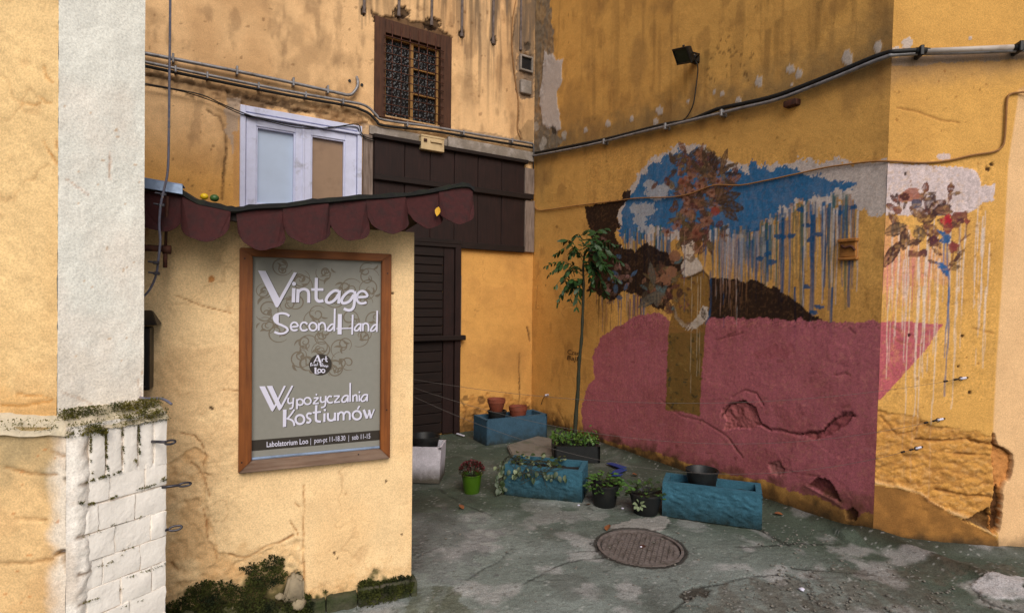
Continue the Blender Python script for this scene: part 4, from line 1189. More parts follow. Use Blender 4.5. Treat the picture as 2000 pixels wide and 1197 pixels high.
    b = g.poly([(1938, 842), (1946, 850), (1952, 872), (1972, 884), (1990, 894), (1994, 910), (1986, 938), (1968, 946), (1964, 960), (1962, 1000), (1954, 1040), (1942, 1044), (1938, 990), (1942, 940)], c(186, 122, 60), 0.9, warp=0.02, disp=-0.035, rough=0.03)
    g.crack([(1940, 848), (1950, 872), (1974, 884), (1992, 896), (1994, 912), (1984, 940)], 0.007, 0.008, c(92, 52, 26), 0.8, jit=0.006)
    g.poly([(1940, 960), (1956, 950), (1962, 985), (1954, 1036), (1944, 1040)], c(60, 36, 20), 0.9, warp=0.02, disp=-0.02)
    g.put(A, (1-sst(0.0, 0.1, v+g.w1*0.1))*0.6, c(60, 50, 36))
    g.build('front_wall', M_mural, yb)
build_front_wall()
bm = bmesh.new()
# mass of the mural building behind the two painted faces
nin = -WM.n
q = [CN+nin*0.25-dirM*0.3, E0+nin*0.3+dirM*-0.1, E0+dirR*2.6+np.array([0.1, 1.6, 0]), E0+dirR*2.6+np.array([0.5, 6, 0]), CN+nin*2.6]
for z0, z1 in ((0, 6.9),):
    a = [bm.verts.new((p[0], p[1], z0)) for p in q]; b = [bm.verts.new((p[0], p[1], z1)) for p in q]
    for i in range(5):
        bm.faces.new((a[i], a[(i+1) % 5], b[(i+1) % 5], b[i]))
    bm.faces.new(a[::-1]); bm.faces.new(b)
bmesh.ops.recalc_face_normals(bm, faces=bm.faces)
meshobj('house_core', bm, M_cement, yb)

# ------------------------------------------------------------------ kiosk with the sign
kb = empty('plastered_kiosk', K0, 'small peach plastered kiosk with scalloped maroon felt roof edge', 'kiosk')
KH = 1.975
def build_kiosk():
    us = span(0, 0.0065, LK)
    v_ = span(-0.05, 0.0065, KH)
    g = Canvas(WK, us, v_)
    u, v = g.u, g.v
    A = np.arange(len(u))
    g.col[:] = c(240, 206, 156)
    g.put(A, sst(0.45, 0.75, fbm(u*2.5, v*2.5, 5, 5))*0.22, c(214, 162, 100))
    hair(g, 41, 0.3, c(150, 100, 56))
    # old flaking coat on the left
    ins = np.zeros(len(u))
    left = 1-sst(0.0, 0.06, u-WK.uv(470, 700)[0])
    g.d += (fbm(u*34, v*26, 64, 5)-0.5)*0.009*left*sst(0.4, 0.9, v)
    fl = sst(0.55, 0.6, fbm(u*24, v*18, 65, 4))*left*(1-sst(1.25, 1.5, v))
    g.d += fl*0.003
    low = g.inside([(325, 905), (380, 870), (405, 885), (402, 960), (412, 1010), (420, 1050), (424, 1085), (450, 1085), (472, 1092), (500, 1080), (540, 1065), (570, 1050), (590, 1060), (594, 1160), (325, 1180)], 0.04, 0.015)
    g.d[low] -= 0.006
    g.d[low] += (fbm(g.u[low]*36, g.v[low]*36, 66, 5)-0.5)*0.02
    g.put(low, sst(0.45, 0.7, fbm(g.u[low]*10, g.v[low]*10, 67, 4))*0.4, c(206, 152, 92))
    for cr, w in (([(594, 948), (593, 1000), (592, 1050), (590, 1062), (592, 1090), (594, 1165)], 0.005),
                  ([(372, 905), (386, 912), (400, 936), (410, 968)], 0.006), ([(398, 995), (402, 1020), (405, 1050)], 0.005),
                  ([(405, 1055), (416, 1066), (420, 1082), (424, 1092)], 0.006), ([(446, 1084), (462, 1086), (480, 1088), (500, 1078), (520, 1066), (548, 1058), (572, 1045)], 0.007),
                  ([(334, 1100), (340, 1110), (348, 1116)], 0.006), ([(388, 924), (412, 928)], 0.004), ([(350, 845), (380, 850), (395, 862), (402, 890), (396, 912)], 0.004),
                  ([(566, 1018), (576, 1032), (582, 1045)], 0.004), ([(575, 980), (584, 990)], 0.004), ([(435, 762), (470, 764)], 0.003), ([(340, 575), (400, 600), (460, 612)], 0.003)):
        g.crack(cr, w*0.75, 0.008, c(150, 98, 50), 0.8, 0.008)
    for x, y, r in ((413, 797, 4), (653, 1079, 4), (754, 940, 3), (785, 1044, 2.5), (413, 546, 6), (766, 573, 3), (660, 1090, 2)):
        g.blob(x, y, r, r, c(66, 44, 28) if r < 5 else c(190, 126, 66), 0.9, seed=x, disp=-0.005)
    for k in range(40):
        g.blob(R.uniform(335, 800), R.uniform(560, 1120), R.uniform(0.8, 2), R.uniform(0.8, 2), c(176, 120, 70), 0.5, seed=k)
    # moss and damp at the foot
    h = np.interp(u, [WK.uv(x, 1100)[0] for x in (330, 420, 480, 530, 575, 600, 700, 800)], [0.20, 0.25, 0.27, 0.31, 0.26, 0.10, 0.11, 0.13])
    hh = v + g.w1*0.2 + g.f1*0.1
    g.put(A, (1-sst(h*0.55, h*1.15, hh))*0.9, c(74, 72, 34))
    g.put(A, (1-sst(h*0.2, h*0.75, hh))*0.8, c(44, 44, 24))
    g.put(A, (1-sst(0, 0.3, np.abs(hh-h*1.2)/0.2))*0.3, c(190, 140, 80))
    g.d += (1-sst(h*0.6, h*1.1, hh))*(fbm(u*28, v*28, 68, 5)-0.45)*0.05
    g.build('wall', M_plaster, kb)
    # sides, back and inside of the kiosk
    bm = bmesh.new()
    WK.box(bm, 0.0, 0.1, 0, KH-0.005, -1.6, -0.014)
    WK.box(bm, LK-0.10, LK-0.0005, 0, KH-0.005, -1.6, -0.006)
    WK.box(bm, 0.1, LK-0.1, 0, KH-0.005, -1.6, -1.5)
    meshobj('side_wall', bm, M_kside, kb)
build_kiosk()

# rough stone course under the right half of the kiosk wall
def plinth():
    pr = random.Random(31)
    x0, x1 = WK.uv(600, 1150)[0], LK+0.03
    x = x0
    while x < x1-0.02:
        w = min(pr.uniform(0.09, 0.19), x1-x)
        bm = bmesh.new()
        WK.box(bm, x, x+w-0.004, -0.03, 0.085+pr.uniform(-.012, .012), -0.05, 0.045+pr.uniform(-.01, .015), 0.012, 2)
        bmesh.ops.subdivide_edges(bm, edges=list(bm.edges), cuts=3, use_grid_fill=True)
        for q in bm.verts:
            n_ = float(fbm(np.array([q.co.x*30]), np.array([q.co.z*34+q.co.y*20]), 7, 3)[0])-0.5
            q.co += Vector(WK.n)*(0.03*n_)+Vector((0, 0, 0.012*n_))
        meshobj('stone_block', bm, M_plinthstone, kb, True)
        x += w
plinth()
# kiosk roof: felt sheet with a sagging front edge and scalloped shingles
def kiosk_roof():
    roof = sub_empty('roof', WK.at(0.5, KH), kb)
    edge = [(250, 352), (285, 358), (330, 362), (356, 374), (385, 391), (420, 399), (452, 406), (466, 406), (500, 401), (560, 398), (610, 391), (640, 389), (700, 383), (760, 380), (820, 374), (866, 366), (894, 360), (916, 360), (926, 368)]
    edge = smooth_path([np.array([x, y, 0]) for x, y in edge], 3)
    bm = bmesh.new()
    rows = []
    OFF = 0.19
    for e in edge:
        u, v = WK.uv(e[0], e[1], OFF)
        j = 0.004*math.sin(e[0]*0.21)+0.003*math.sin(e[0]*0.53)
        rows.append([bm.verts.new(V3(p)) for p in (WK.at(u, v-0.016, OFF+0.004), WK.at(u, v+0.004+j, OFF+0.006), WK.at(u, v+0.02, OFF-0.12), WK.at(u, 2.20, -1.65), WK.at(u, 2.16, -1.65), WK.at(u, v-0.012, OFF-0.14), WK.at(u, v-0.022, OFF-0.012))])
    for A, B in zip(rows[:-1], rows[1:]):
        for k in range(7):
            bm.faces.new((A[k], A[(k+1) % 7], B[(k+1) % 7], B[k]))
    bm.faces.new(rows[0]); bm.faces.new(rows[-1][::-1])
    bmesh.ops.recalc_face_normals(bm, faces=bm.faces)
    sharp(meshobj('felt_sheet', bm, M_blackfelt, roof), 50)
    sh = [(268, 356, 371, 376, 312, 452), (354, 452, 380, 404, 400, 473), (460, 553, 408, 401, 514, 490), (551, 643, 401, 391, 602, 478), (639, 718, 391, 384, 686, 471), (714, 793, 385, 379, 761, 457), (789, 860, 379, 370, 836, 446), (856, 924, 371, 362, 892, 439)]
    for k, (xl, xr, yl, yr, xb, yb_) in enumerate(sh):
        o0 = 0.175+0.007*(k % 2)
        ul, vl = WK.uv(xl, yl+1, o0); ur, vr = WK.uv(xr, yr+1, o0); ub, vb = WK.uv(xb, yb_, o0+0.03)
        w = (ur-ul)*R.uniform(0.96, 1.05)
        pts = []
        vt = (vl+vr)/2
        H = vt-vb
        rr = w/2*0.97
        for t in np.linspace(0, 1, 6):
            pts.append((ul+(ub-w/2-ul)*t*0.6+0.002, vl+(vb+rr*0.8-vl)*t))
        n = 13
        for i in range(1, n):
            a = math.pi+math.pi*i/n
            pts.append((ub+rr*math.cos(a)*(1 if k else 1.0), vb+rr*0.8+rr*0.8*math.sin(a)))
        for t in np.linspace(1, 0, 6):
            pts.append((ur+(ub+w/2-ur)*t*0.6-0.002, vr+(vb+rr*0.8-vr)*t))
        bm = bmesh.new()
        f, b = [], []
        curl = R.uniform(0.01, 0.07); skew = R.uniform(-.03, .03); wv = R.uniform(0, 6)
        for (u, v) in pts:
            d = np.clip((vt-v)/H, 0, 1)
            o = o0 + curl*d*d + 0.014*math.sin((u-ul)/w*math.pi)*d + skew*d*(u-ul)/w + 0.006*d*math.sin(wv+9*(u-ul)/w) + R.uniform(-.002, .002)
            v = v + 0.004*math.sin(wv*3+u*60)*d + R.uniform(-.0015, .0015)
            f.append(bm.verts.new(V3(WK.at(u, v, o)))); b.append(bm.verts.new(V3(WK.at(u, v, o-0.007))))
        bm.faces.new(f); bm.faces.new(b[::-1])
        for i in range(len(f)):
            j = (i+1) % len(f)
            bm.faces.new((f[i], b[i], b[j], f[j]))
        bmesh.ops.triangulate(bm, faces=[q for q in bm.faces if len(q.verts) > 4])
        bmesh.ops.recalc_face_normals(bm, faces=bm.faces)
        meshobj('shingle', bm, M_felt, roof)
    # timber behind the shingles and the zinc strip
    bm = bmesh.new()
    for (x0, y0), (x1, y1) in (((262, 374), (462, 410)), ((462, 410), (912, 374))):
        a, b = WK.P(x0, y0, 0.13), WK.P(x1, y1, 0.13)
        d = b-a
        add_box(bm, (a+b)/2-np.array([0, 0, 0.025]), d, np.array([0, 0, 0.06]), WK.n*0.05)
    meshobj('batten', bm, M_darkwood_h, roof)
    bm = bmesh.new()
    a, b = WK.P(262, 355, 0.205), WK.P(357, 371, 0.205)
    add_box(bm, (a+b)/2, b-a, np.array([0, 0, 0.042]), WK.n*0.006, 0.002)
    add_box(bm, (a+b)/2+np.array([0, 0, 0.022])-WK.n*0.04, b-a, np.array([0, 0, 0.005]), WK.n*0.085, 0.0015)
    sharp(meshobj('zinc_strip', bm, M_bluewhite, roof))
kiosk_roof()

def leaf_mesh(name, L, W, fold=0.25, droop=0.2):
    me = bpy.data.meshes.new(name)
    vs_, fs = [], []
    prof = [(0, 0.02), (0.2, 0.75), (0.45, 1.0), (0.72, 0.7), (1.0, 0.0)]
    for t, w in prof:
        z = -droop*L*t*t
        vs_ += [(-w*W/2, t*L, z+fold*w*W/2), (0, t*L, z), (w*W/2, t*L, z+fold*w*W/2)]
    for i in range(4):
        a = i*3
        fs += [(a, a+1, a+4, a+3), (a+1, a+2, a+5, a+4)]
    me.from_pydata(vs_, [], fs)
    me.polygons.foreach_set('use_smooth', [True]*len(me.polygons))
    me.update()
    return me

yl = leaf_mesh('yellow_leaf', 0.05, 0.03); yl.materials.append(M_yellow)
o = bpy.data.objects.new('fallen_leaf', yl)
o.location = V3(WK.P(857, 404, 0.235)); o.rotation_euler = (math.radians(-80), 0.2, 0.4)
scene.collection.objects.link(o)
tag(o, 'yellow leaf caught between two maroon roof shingles', 'leaf')
for name, x, y, r, m, lab in (('yellow_ball', 399, 382, 0.016, M_yball, 'small yellow ball lying on the edge of the kiosk roof'), ('green_ball', 419, 385, 0.018, M_gball, 'small green ball lying on the edge of the kiosk roof')):
    bm = bmesh.new()
    bmesh.ops.create_uvsphere(bm, u_segments=16, v_segments=10, radius=r)
    bmesh.ops.scale(bm, vec=(1.1, 1, 0.9), verts=bm.verts)
    bmesh.ops.translate(bm, vec=V3(WK.P(x, y+2, 0.15)), verts=bm.verts)
    tag(meshobj(name, bm, m, None, True), lab, 'ball')

# ------------------------------------------------------------------ the framed sign
def sign():
    O0, O1 = 0.0, 0.042
    s = empty('framed_sign', WK.P(463, 927), 'pine framed taupe shop sign with white lettering on the kiosk wall', 'sign')
    u0, u1, v0, v1 = uvr(WK, [(469, 484), (765, 495.5), (762, 894), (463.5, 927)], O1)
    i0, i1, j0, j1 = uvr(WK, [(494, 499), (744, 512), (744, 873), (491, 903)], O1*0.8)
    def board(name, q, mat, o1=O1):
        bm = bmesh.new()
        a = [bm.verts.new(V3(WK.at(x, y, 0.002))) for x, y in q]
        b = [bm.verts.new(V3(WK.at(x, y, o1))) for x, y in q]
        bm.faces.new(b); bm.faces.new(a[::-1])
        for i in range(4):
            bm.faces.new((a[i], a[(i+1) % 4], b[(i+1) % 4], b[i]))
        bmesh.ops.recalc_face_normals(bm, faces=bm.faces)
        bmesh.ops.bevel(bm, geom=list(bm.edges), offset=0.0035, segments=2, affect='EDGES')
        return sharp(meshobj(name, bm, mat, s))
    e = 0.0006
    board('frame_board', [(u0, v0), (i0, j0+e), (i0, j1-e), (u0, v1)], M_signwood)
    board('frame_board', [(i1, j0+e), (u1, v0), (u1, v1), (i1, j1-e)], M_signwood)
    board('frame_board', [(u0+e, v1), (i0+e, j1), (i1-e, j1), (u1-e, v1)], M_signwood_h)
    board('frame_board', [(u0+e, v0), (u1-e, v0), (i1-e, j0), (i0+e, j0)], M_signsill)
    for (x, y) in ((478, 505), (472, 903), (700, 887), (757, 534), (755, 800)):
        u, v = WK.uv(x, y, O1)
        bm = bmesh.new()
        add_tube(bm, [WK.at(u, v, O1-0.002), WK.at(u, v, O1+0.0015)], 0.004, 10)
        meshobj('screw', bm, M_iron, s)
    OP = 0.012
    panel = meshobj('panel', (lambda b: (WK.box(b, i0-0.004, i1+0.004, j0-0.004, j1+0.004, 0.004, OP), b)[1])(bmesh.new()), M_poster, s)
    # blue-white weathered bead along the bottom of the panel
    bm = bmesh.new(); WK.box(bm, i0, i1, j0, j0+0.012, OP, OP+0.014, 0.003)
    meshobj('bead', bm, M_bluewhite, s)
    lay = [0]
    def strip(bm, pts, w, off, taper=None):
        """flat ribbon through 2-D points on the panel"""
        pts = [np.array(p) for p in pts]
        n = len(pts)
        L, Rr = [], []
        for i in range(n):
            t = pts[min(i+1, n-1)]-pts[max(i-1, 0)]
            t = t/max(np.linalg.norm(t), 1e-9)
            nn = np.array([-t[1], t[0]])
            ww = w*(taper[i] if taper is not None else 1)/2
            L.append(bm.verts.new(V3(WK.at(*(pts[i]+nn*ww), off)))); Rr.append(bm.verts.new(V3(WK.at(*(pts[i]-nn*ww), off))))
        for i in range(n-1):
            bm.faces.new((L[i], Rr[i], Rr[i+1], L[i+1]))
    def flat(bm, pts, off):
        f = bm.faces.new([bm.verts.new(V3(WK.at(p[0], p[1], off))) for p in pts])
        bmesh.ops.triangulate(bm, faces=[f])
    def word(name, strokes, zoom, org):
        T = lambda x, y: WK.uv(org[0]+x/zoom, org[1]+y/zoom, OP)
        mpp = 2.95/F/zoom                    # metres per traced unit
        for dark in (True, False):
            bm = bmesh.new()
            for k, st in enumerate(strokes):
                off = OP + (0.0006 if dark else 0.0016) + 0.00012*k % 0.0009
                dx = np.array([0.0035, -0.0022]) if dark else np.zeros(2)  # dark copy is the printed drop shadow, shifted right and down
                if st[0] == 'p':
                    flat(bm, [T(*p)+dx for p in st[1]], off)
                elif st[0] == 'o':
                    x, y, rx, ry, w = st[1]
                    c0 = [T(x+rx*math.cos(a), y+ry*math.sin(a))+dx for a in np.linspace(0, 2*math.pi, 25)]
                    strip(bm, c0, w*mpp, off)
                elif st[0] == 'd':
                    x, y, r = st[1]
                    flat(bm, [T(x+r*math.cos(a), y+r*math.sin(a))+dx for a in np.linspace(0, 2*math.pi, 14)[:-1]], off)
                else:
                    pts = [np.array([x, y, 0.]) for x, y in st[1]]
                    if len(pts) > 2: pts = smooth_path(pts, 5)
                    strip(bm, [T(p[0], p[1])+dx for p in pts], st[2]*mpp, off)
            for f in bm.faces:
                f.normal_update()
                if f.normal.dot(Vector(WK.n)) < 0: f.normal_flip()
            meshobj(name if not dark else name+'_drop_shadow', bm, M_letter if not dark else M_poster_dark, panel)
    S = lambda w, *p: ('s', list(p), w)
    word('lettering', [('p', [(143, 170), (232, 175), (398, 500), (400, 545), (372, 600), (350, 596)]), ('p', [(562, 190), (598, 195), (404, 548), (376, 600), (388, 500)]),
        S(36, (562, 375), (556, 542)), ('d', (564, 325, 24)),
        S(34, (612, 385), (605, 542)), S(32, (612, 425), (640, 398), (680, 388), (720, 402), (735, 442), (735, 546)),
        S(34, (826, 255), (822, 470), (832, 512), (862, 530), (908, 520)), S(30, (765, 392), (908, 392)),
        S(32, (1085, 412), (1040, 405), (985, 440), (945, 495), (945, 535), (985, 545), (1040, 512), (1088, 445)), S(32, (1095, 402), (1086, 556)),
        S(32, (1265, 415), (1220, 410), (1160, 450), (1122, 510), (1132, 548), (1170, 548), (1220, 520), (1262, 452)), S(32, (1276, 410), (1268, 560), (1245, 618), (1200, 634), (1145, 614)),
        S(28, (1300, 482), (1415, 472), (1400, 425), (1355, 410), (1312, 438), (1298, 490), (1312, 536), (1355, 555), (1412, 542))], 5.986, (480, 500))
    word('lettering', [('p', [(386, 664), (340, 690), (318, 725), (332, 768), (386, 796)]), S(24, (510, 702), (470, 676), (410, 670), (350, 690), (330, 730), (360, 780), (430, 812), (480, 842), (488, 872), (450, 900), (390, 906), (335, 886)),
        S(20, (535, 828), (606, 820), (596, 786), (565, 775), (536, 792), (526, 826), (540, 860), (570, 870), (606, 860)),
        S(20, (722, 796), (690, 775), (655, 786), (638, 826), (655, 864), (690, 870), (722, 856)),
        ('o', (786, 825, 44, 46, 20)), S(20, (855, 783), (852, 872)), S(20, (856, 806), (885, 780), (918, 790), (930, 830), (930, 874)),
        S(20, (1041, 613), (1035, 877)), S(20, (1030, 797), (1000, 800), (966, 836), (956, 864), (985, 870), (1015, 846), (1035, 806)),
        ('p', [(1078, 678), (1124, 678), (1120, 916), (1072, 914)]), S(20, (1250, 685), (1243, 917)), S(14, (1060, 848), (1252, 843)),
        S(20, (1340, 792), (1310, 800), (1276, 840), (1276, 868), (1310, 868), (1336, 832)), S(20, (1345, 785), (1340, 882)),
        S(20, (1370, 785), (1368, 877)), S(20, (1370, 808), (1395, 786), (1425, 796), (1435, 830), (1432, 880)),
        S(20, (1537, 638), (1532, 886)), S(20, (1530, 802), (1500, 808), (1466, 850), (1460, 874), (1490, 872), (1520, 846), (1532, 812))], 5.986, (480, 500))
    word('lettering', [('p', [(185, 170), (265, 168), (392, 436), (400, 470), (372, 515), (350, 502)]), ('p', [(525, 160), (552, 165), (400, 470), (374, 512), (388, 440)]),
        ('p', [(290, 165), (365, 162), (488, 430), (500, 460), (470, 500), (450, 492)]), ('p', [(630, 158), (656, 162), (500, 460), (472, 498), (484, 432)]),
        S(22, (590, 325), (580, 378), (602, 404), (652, 388)), S(22, (656, 325), (648, 430), (636, 468), (600, 478)),
        S(24, (706, 345), (704, 482)), ('o', (746, 386, 42, 42, 22)), ('o', (850, 371, 46, 46, 22)),
        S(20, (935, 331), (1002, 325)), S(20, (1000, 327), (926, 406)), S(20, (924, 408), (1006, 401)), ('d', (972, 283, 13)),
        S(22, (1030, 310), (1030, 368), (1054, 388), (1096, 370)), S(22, (1100, 300), (1094, 418), (1072, 452), (1034, 460)),
        S(22, (1186, 312), (1150, 306), (1122, 342), (1132, 384), (1168, 396), (1198, 384)),
        S(20, (1210, 306), (1292, 300)), S(20, (1290, 302), (1216, 388)), S(20, (1214, 391), (1298, 383)),
        S(22, (1400, 292), (1352, 306), (1322, 354), (1336, 384), (1374, 374), (1402, 322)), S(22, (1406, 290), (1404, 386)), S(22, (1437, 122), (1434, 382)),
        S(22, (1475, 290), (1474, 380)), S(22, (1476, 314), (1500, 291), (1525, 298), (1530, 378)), S(22, (1563, 290), (1561, 376)), ('d', (1563, 250, 13)),
        S(22, (1666, 282), (1620, 292), (1586, 344), (1600, 374), (1640, 360), (1666, 312)), S(22, (1673, 276), (1668, 374))], 7.043, (480, 730))
    word('lettering', [('p', [(512, 490), (562, 488), (556, 724), (510, 730)]), S(22, (668, 488), (622, 558), (565, 622)), S(24, (575, 612), (630, 632), (660, 666), (668, 712)),
        ('o', (745, 625, 60, 62, 28)), S(26, (906, 546), (865, 540), (842, 566), (852, 600), (885, 622), (888, 650), (860, 668), (834, 660)),
        S(30, (970, 428), (965, 610), (984, 648), (1034, 655)), S(24, (920, 531), (1036, 520)), S(28, (1083, 540), (1080, 658)), ('d', (1088, 495, 17)),
        S(28, (1131, 535), (1131, 608), (1160, 638), (1204, 630), (1226, 592)), S(28, (1228, 530), (1226, 642)),
        S(28, (1270, 530), (1268, 642)), S(26, (1272, 562), (1300, 528), (1334, 532), (1345, 562), (1345, 636)), S(26, (1347, 562), (1375, 522), (1414, 526), (1430, 552), (1430, 632)),
        ('o', (1528, 566, 58, 58, 28)), S(22, (1566, 438), (1536, 486)), S(34, (1622, 490), (1668, 612)), S(18, (1668, 610), (1704, 500)), S(30, (1696, 492), (1722, 606)), S(18, (1718, 606), (1768, 484))], 7.043, (480, 730))
    # dark band with opening hours
    b = [WK.uv(480+x/7.043, 730+y/7.043, OP) for x, y in ((90, 915), (1846, 768), (1846, 905), (90, 1062))]
    bm = bmesh.new(); flat(bm, [(i0, (b[0][1]+b[1][1])/2), (i0, (b[3][1]+b[2][1])/2), (i1, (b[3][1]+b[2][1])/2), (i1, (b[0][1]+b[1][1])/2)], OP+0.0006)
    for f in bm.faces:
        f.normal_update()
        if f.normal.dot(Vector(WK.n)) < 0: f.normal_flip()
    meshobj('band', bm, M_poster_dark, panel)
    yb0, yt0 = (b[3][1]+b[2][1])/2, (b[0][1]+b[1][1])/2
    def text(body, xl, xr, ymid, hgt, mat, off, bold=0.0):
        cu = bpy.data.curves.new('t', 'FONT'); cu.body = body; cu.size = 1.0; cu.offset = bold; cu.resolution_u = 3
        cu.align_x = 'LEFT'
        ob = bpy.data.objects.new('t', cu); scene.collection.objects.link(ob)
        bpy.context.view_layer.update()
        me = bpy.data.meshes.new_from_object(ob.evaluated_get(bpy.context.evaluated_depsgraph_get()))
        bpy.data.objects.remove(ob)
        co = np.array([v.co[:] for v in me.vertices])
        x0, x1 = co[:, 0].min(), co[:, 0].max()
        X = xl+(co[:, 0]-x0)/(x1-x0)*(xr-xl)
        Y = ymid+(co[:, 1]-0.34)*hgt/0.70
        for v, x, y in zip(me.vertices, X, Y):
            v.co = V3(WK.at(x, y, off))
        me.name = 'lettering'
        me.materials.append(mat)
        o = bpy.data.objects.new('lettering', me)
        return put(o, panel)
    ux = lambda x, y: WK.uv(480+x/7.043, 730+y/7.043, OP)[0]
    ym = (yb0+yt0)/2
    hh = (yt0-yb0)*0.5
    text('Labolatorium Loo', ux(288, 960), ux(858, 930), ym, hh, M_letter, OP+0.0014, 0.012)
    text('|  pon-pt 11-18.30  |  sob 11-15', ux(890, 930), ux(1712, 850), ym, hh, M_letter, OP+0.0014)
    # round emblem
    cx, cy = WK.uv(626, 712, OP)
    mp = WK.uv(648, 712, OP)[0]-cx
    bm = bmesh.new(); flat(bm, [(cx+mp*math.cos(a), cy+mp*math.sin(a)) for a in np.linspace(0, 2*math.pi, 33)[:-1]], OP+0.0007)
    for f in bm.faces:
        f.normal_update()
        if f.normal.dot(Vector(WK.n)) < 0: f.normal_flip()
    meshobj('emblem', bm, M_poster_dark, panel)
    word('lettering', [('p', [(570, 345), (630, 345), (720, 580), (655, 580), (600, 420)]), S(26, (600, 360), (490, 580)), S(18, (530, 510), (660, 510)), S(30, (735, 460), (735, 535)), S(22, (735, 480), (760, 455), (800, 465)),
        S(30, (848, 375), (846, 500), (865, 530), (896, 530)), S(22, (815, 455), (890, 455)),
        ('p', [(512, 705), (568, 705), (566, 895), (516, 895)]), S(22, (540, 890), (640, 882)), ('o', (655, 805, 48, 48, 30)), ('o', (765, 808, 48, 48, 30)),
        S(26, (405, 575), (405, 672)), S(18, (405, 580), (440, 576)), S(16, (445, 625), (445, 660)), S(16, (455, 630), (480, 625)), ('o', (510, 638, 16, 18, 14)), ('o', (555, 638, 16, 18, 14)), S(16, (600, 560), (600, 655)),
        S(26, (720, 600), (680, 606), (682, 636), (714, 646), (716, 668), (680, 668)), S(14, (752, 575), (750, 690)), S(14, (752, 645), (778, 640), (784, 690)), ('o', (820, 670, 18, 20, 14)), S(14, (864, 650), (862, 720)), ('o', (888, 672, 18, 18, 14))], 14.96, (580, 670))
    # printed vines
    bm = bmesh.new()
    vr = random.Random(5)
    SX, SY = i1-i0, j1-j0
    def spiral(x, y, r, a0, d, turns=1.6, k=0):
        pts = []
        n = 34
        for i in range(n+1):
            t = i/n
            rad = r*(1-0.86*t)
            a = a0+d*t*turns*2*math.pi
            pts.append((x+rad*math.cos(a), y+rad*math.sin(a)))
        pts = [p for p in pts if i0+0.004 < p[0] < i1-0.004 and j0+0.02 < p[1] < j1-0.004]
        if len(pts) > 3:
            strip(bm, pts, 0.005, OP+0.0001+0.00003*(k % 12), [0.5+0.8*math.sin(math.pi*i/(len(pts)-1)) for i in range(len(pts))])
    k = 0
    for (fx, fy) in ((.2, .95), (.38, .88), (.55, .93), (.72, .87), (.9, .93), (.12, .72), (.08, .82), (.3, .78), (.62, .8), (.84, .78), (.95, .7), (.2, .63), (.1, .66), (.38, .58), (.52, .54), (.7, .56), (.86, .6), (.55, .62), (.34, .5), (.6, .45), (.7, .47), (.42, .46), (.92, .84), (.48, .7), (.76, .68)):
        for q in range(2):
            spiral(i0+SX*(fx+vr.uniform(-.04, .04)), j0+SY*(fy+vr.uniform(-.02, .02)), vr.uniform(0.025, 0.06), vr.uniform(0, 6.3), vr.choice([-1, 1]), vr.uniform(0.9, 1.7), k); k += 1
        for q in range(3):
            a = vr.uniform(0, 6.3); x, y = i0+SX*(fx+vr.uniform(-.05, .05)), j0+SY*(fy+vr.uniform(-.03, .03))
            L = vr.uniform(0.025, 0.05)
            P = [(x+L*t*math.cos(a+t*0.8), y+L*t*math.sin(a+t*0.8)) for t in np.linspace(0, 1, 7)]
            if all(i0 < p[0] < i1 and j0+.02 < p[1] < j1 for p in P):
                strip(bm, P, vr.uniform(0.008, 0.014), OP+0.0001+0.00003*(k % 12), [0.15, .6, .95, 1, .85, .5, .05]); k += 1
    for f in bm.faces:
        f.normal_update()
        if f.normal.dot(Vector(WK.n)) < 0: f.normal_flip()
    meshobj('vine_print', bm, M_poster_vine, panel)
sign()

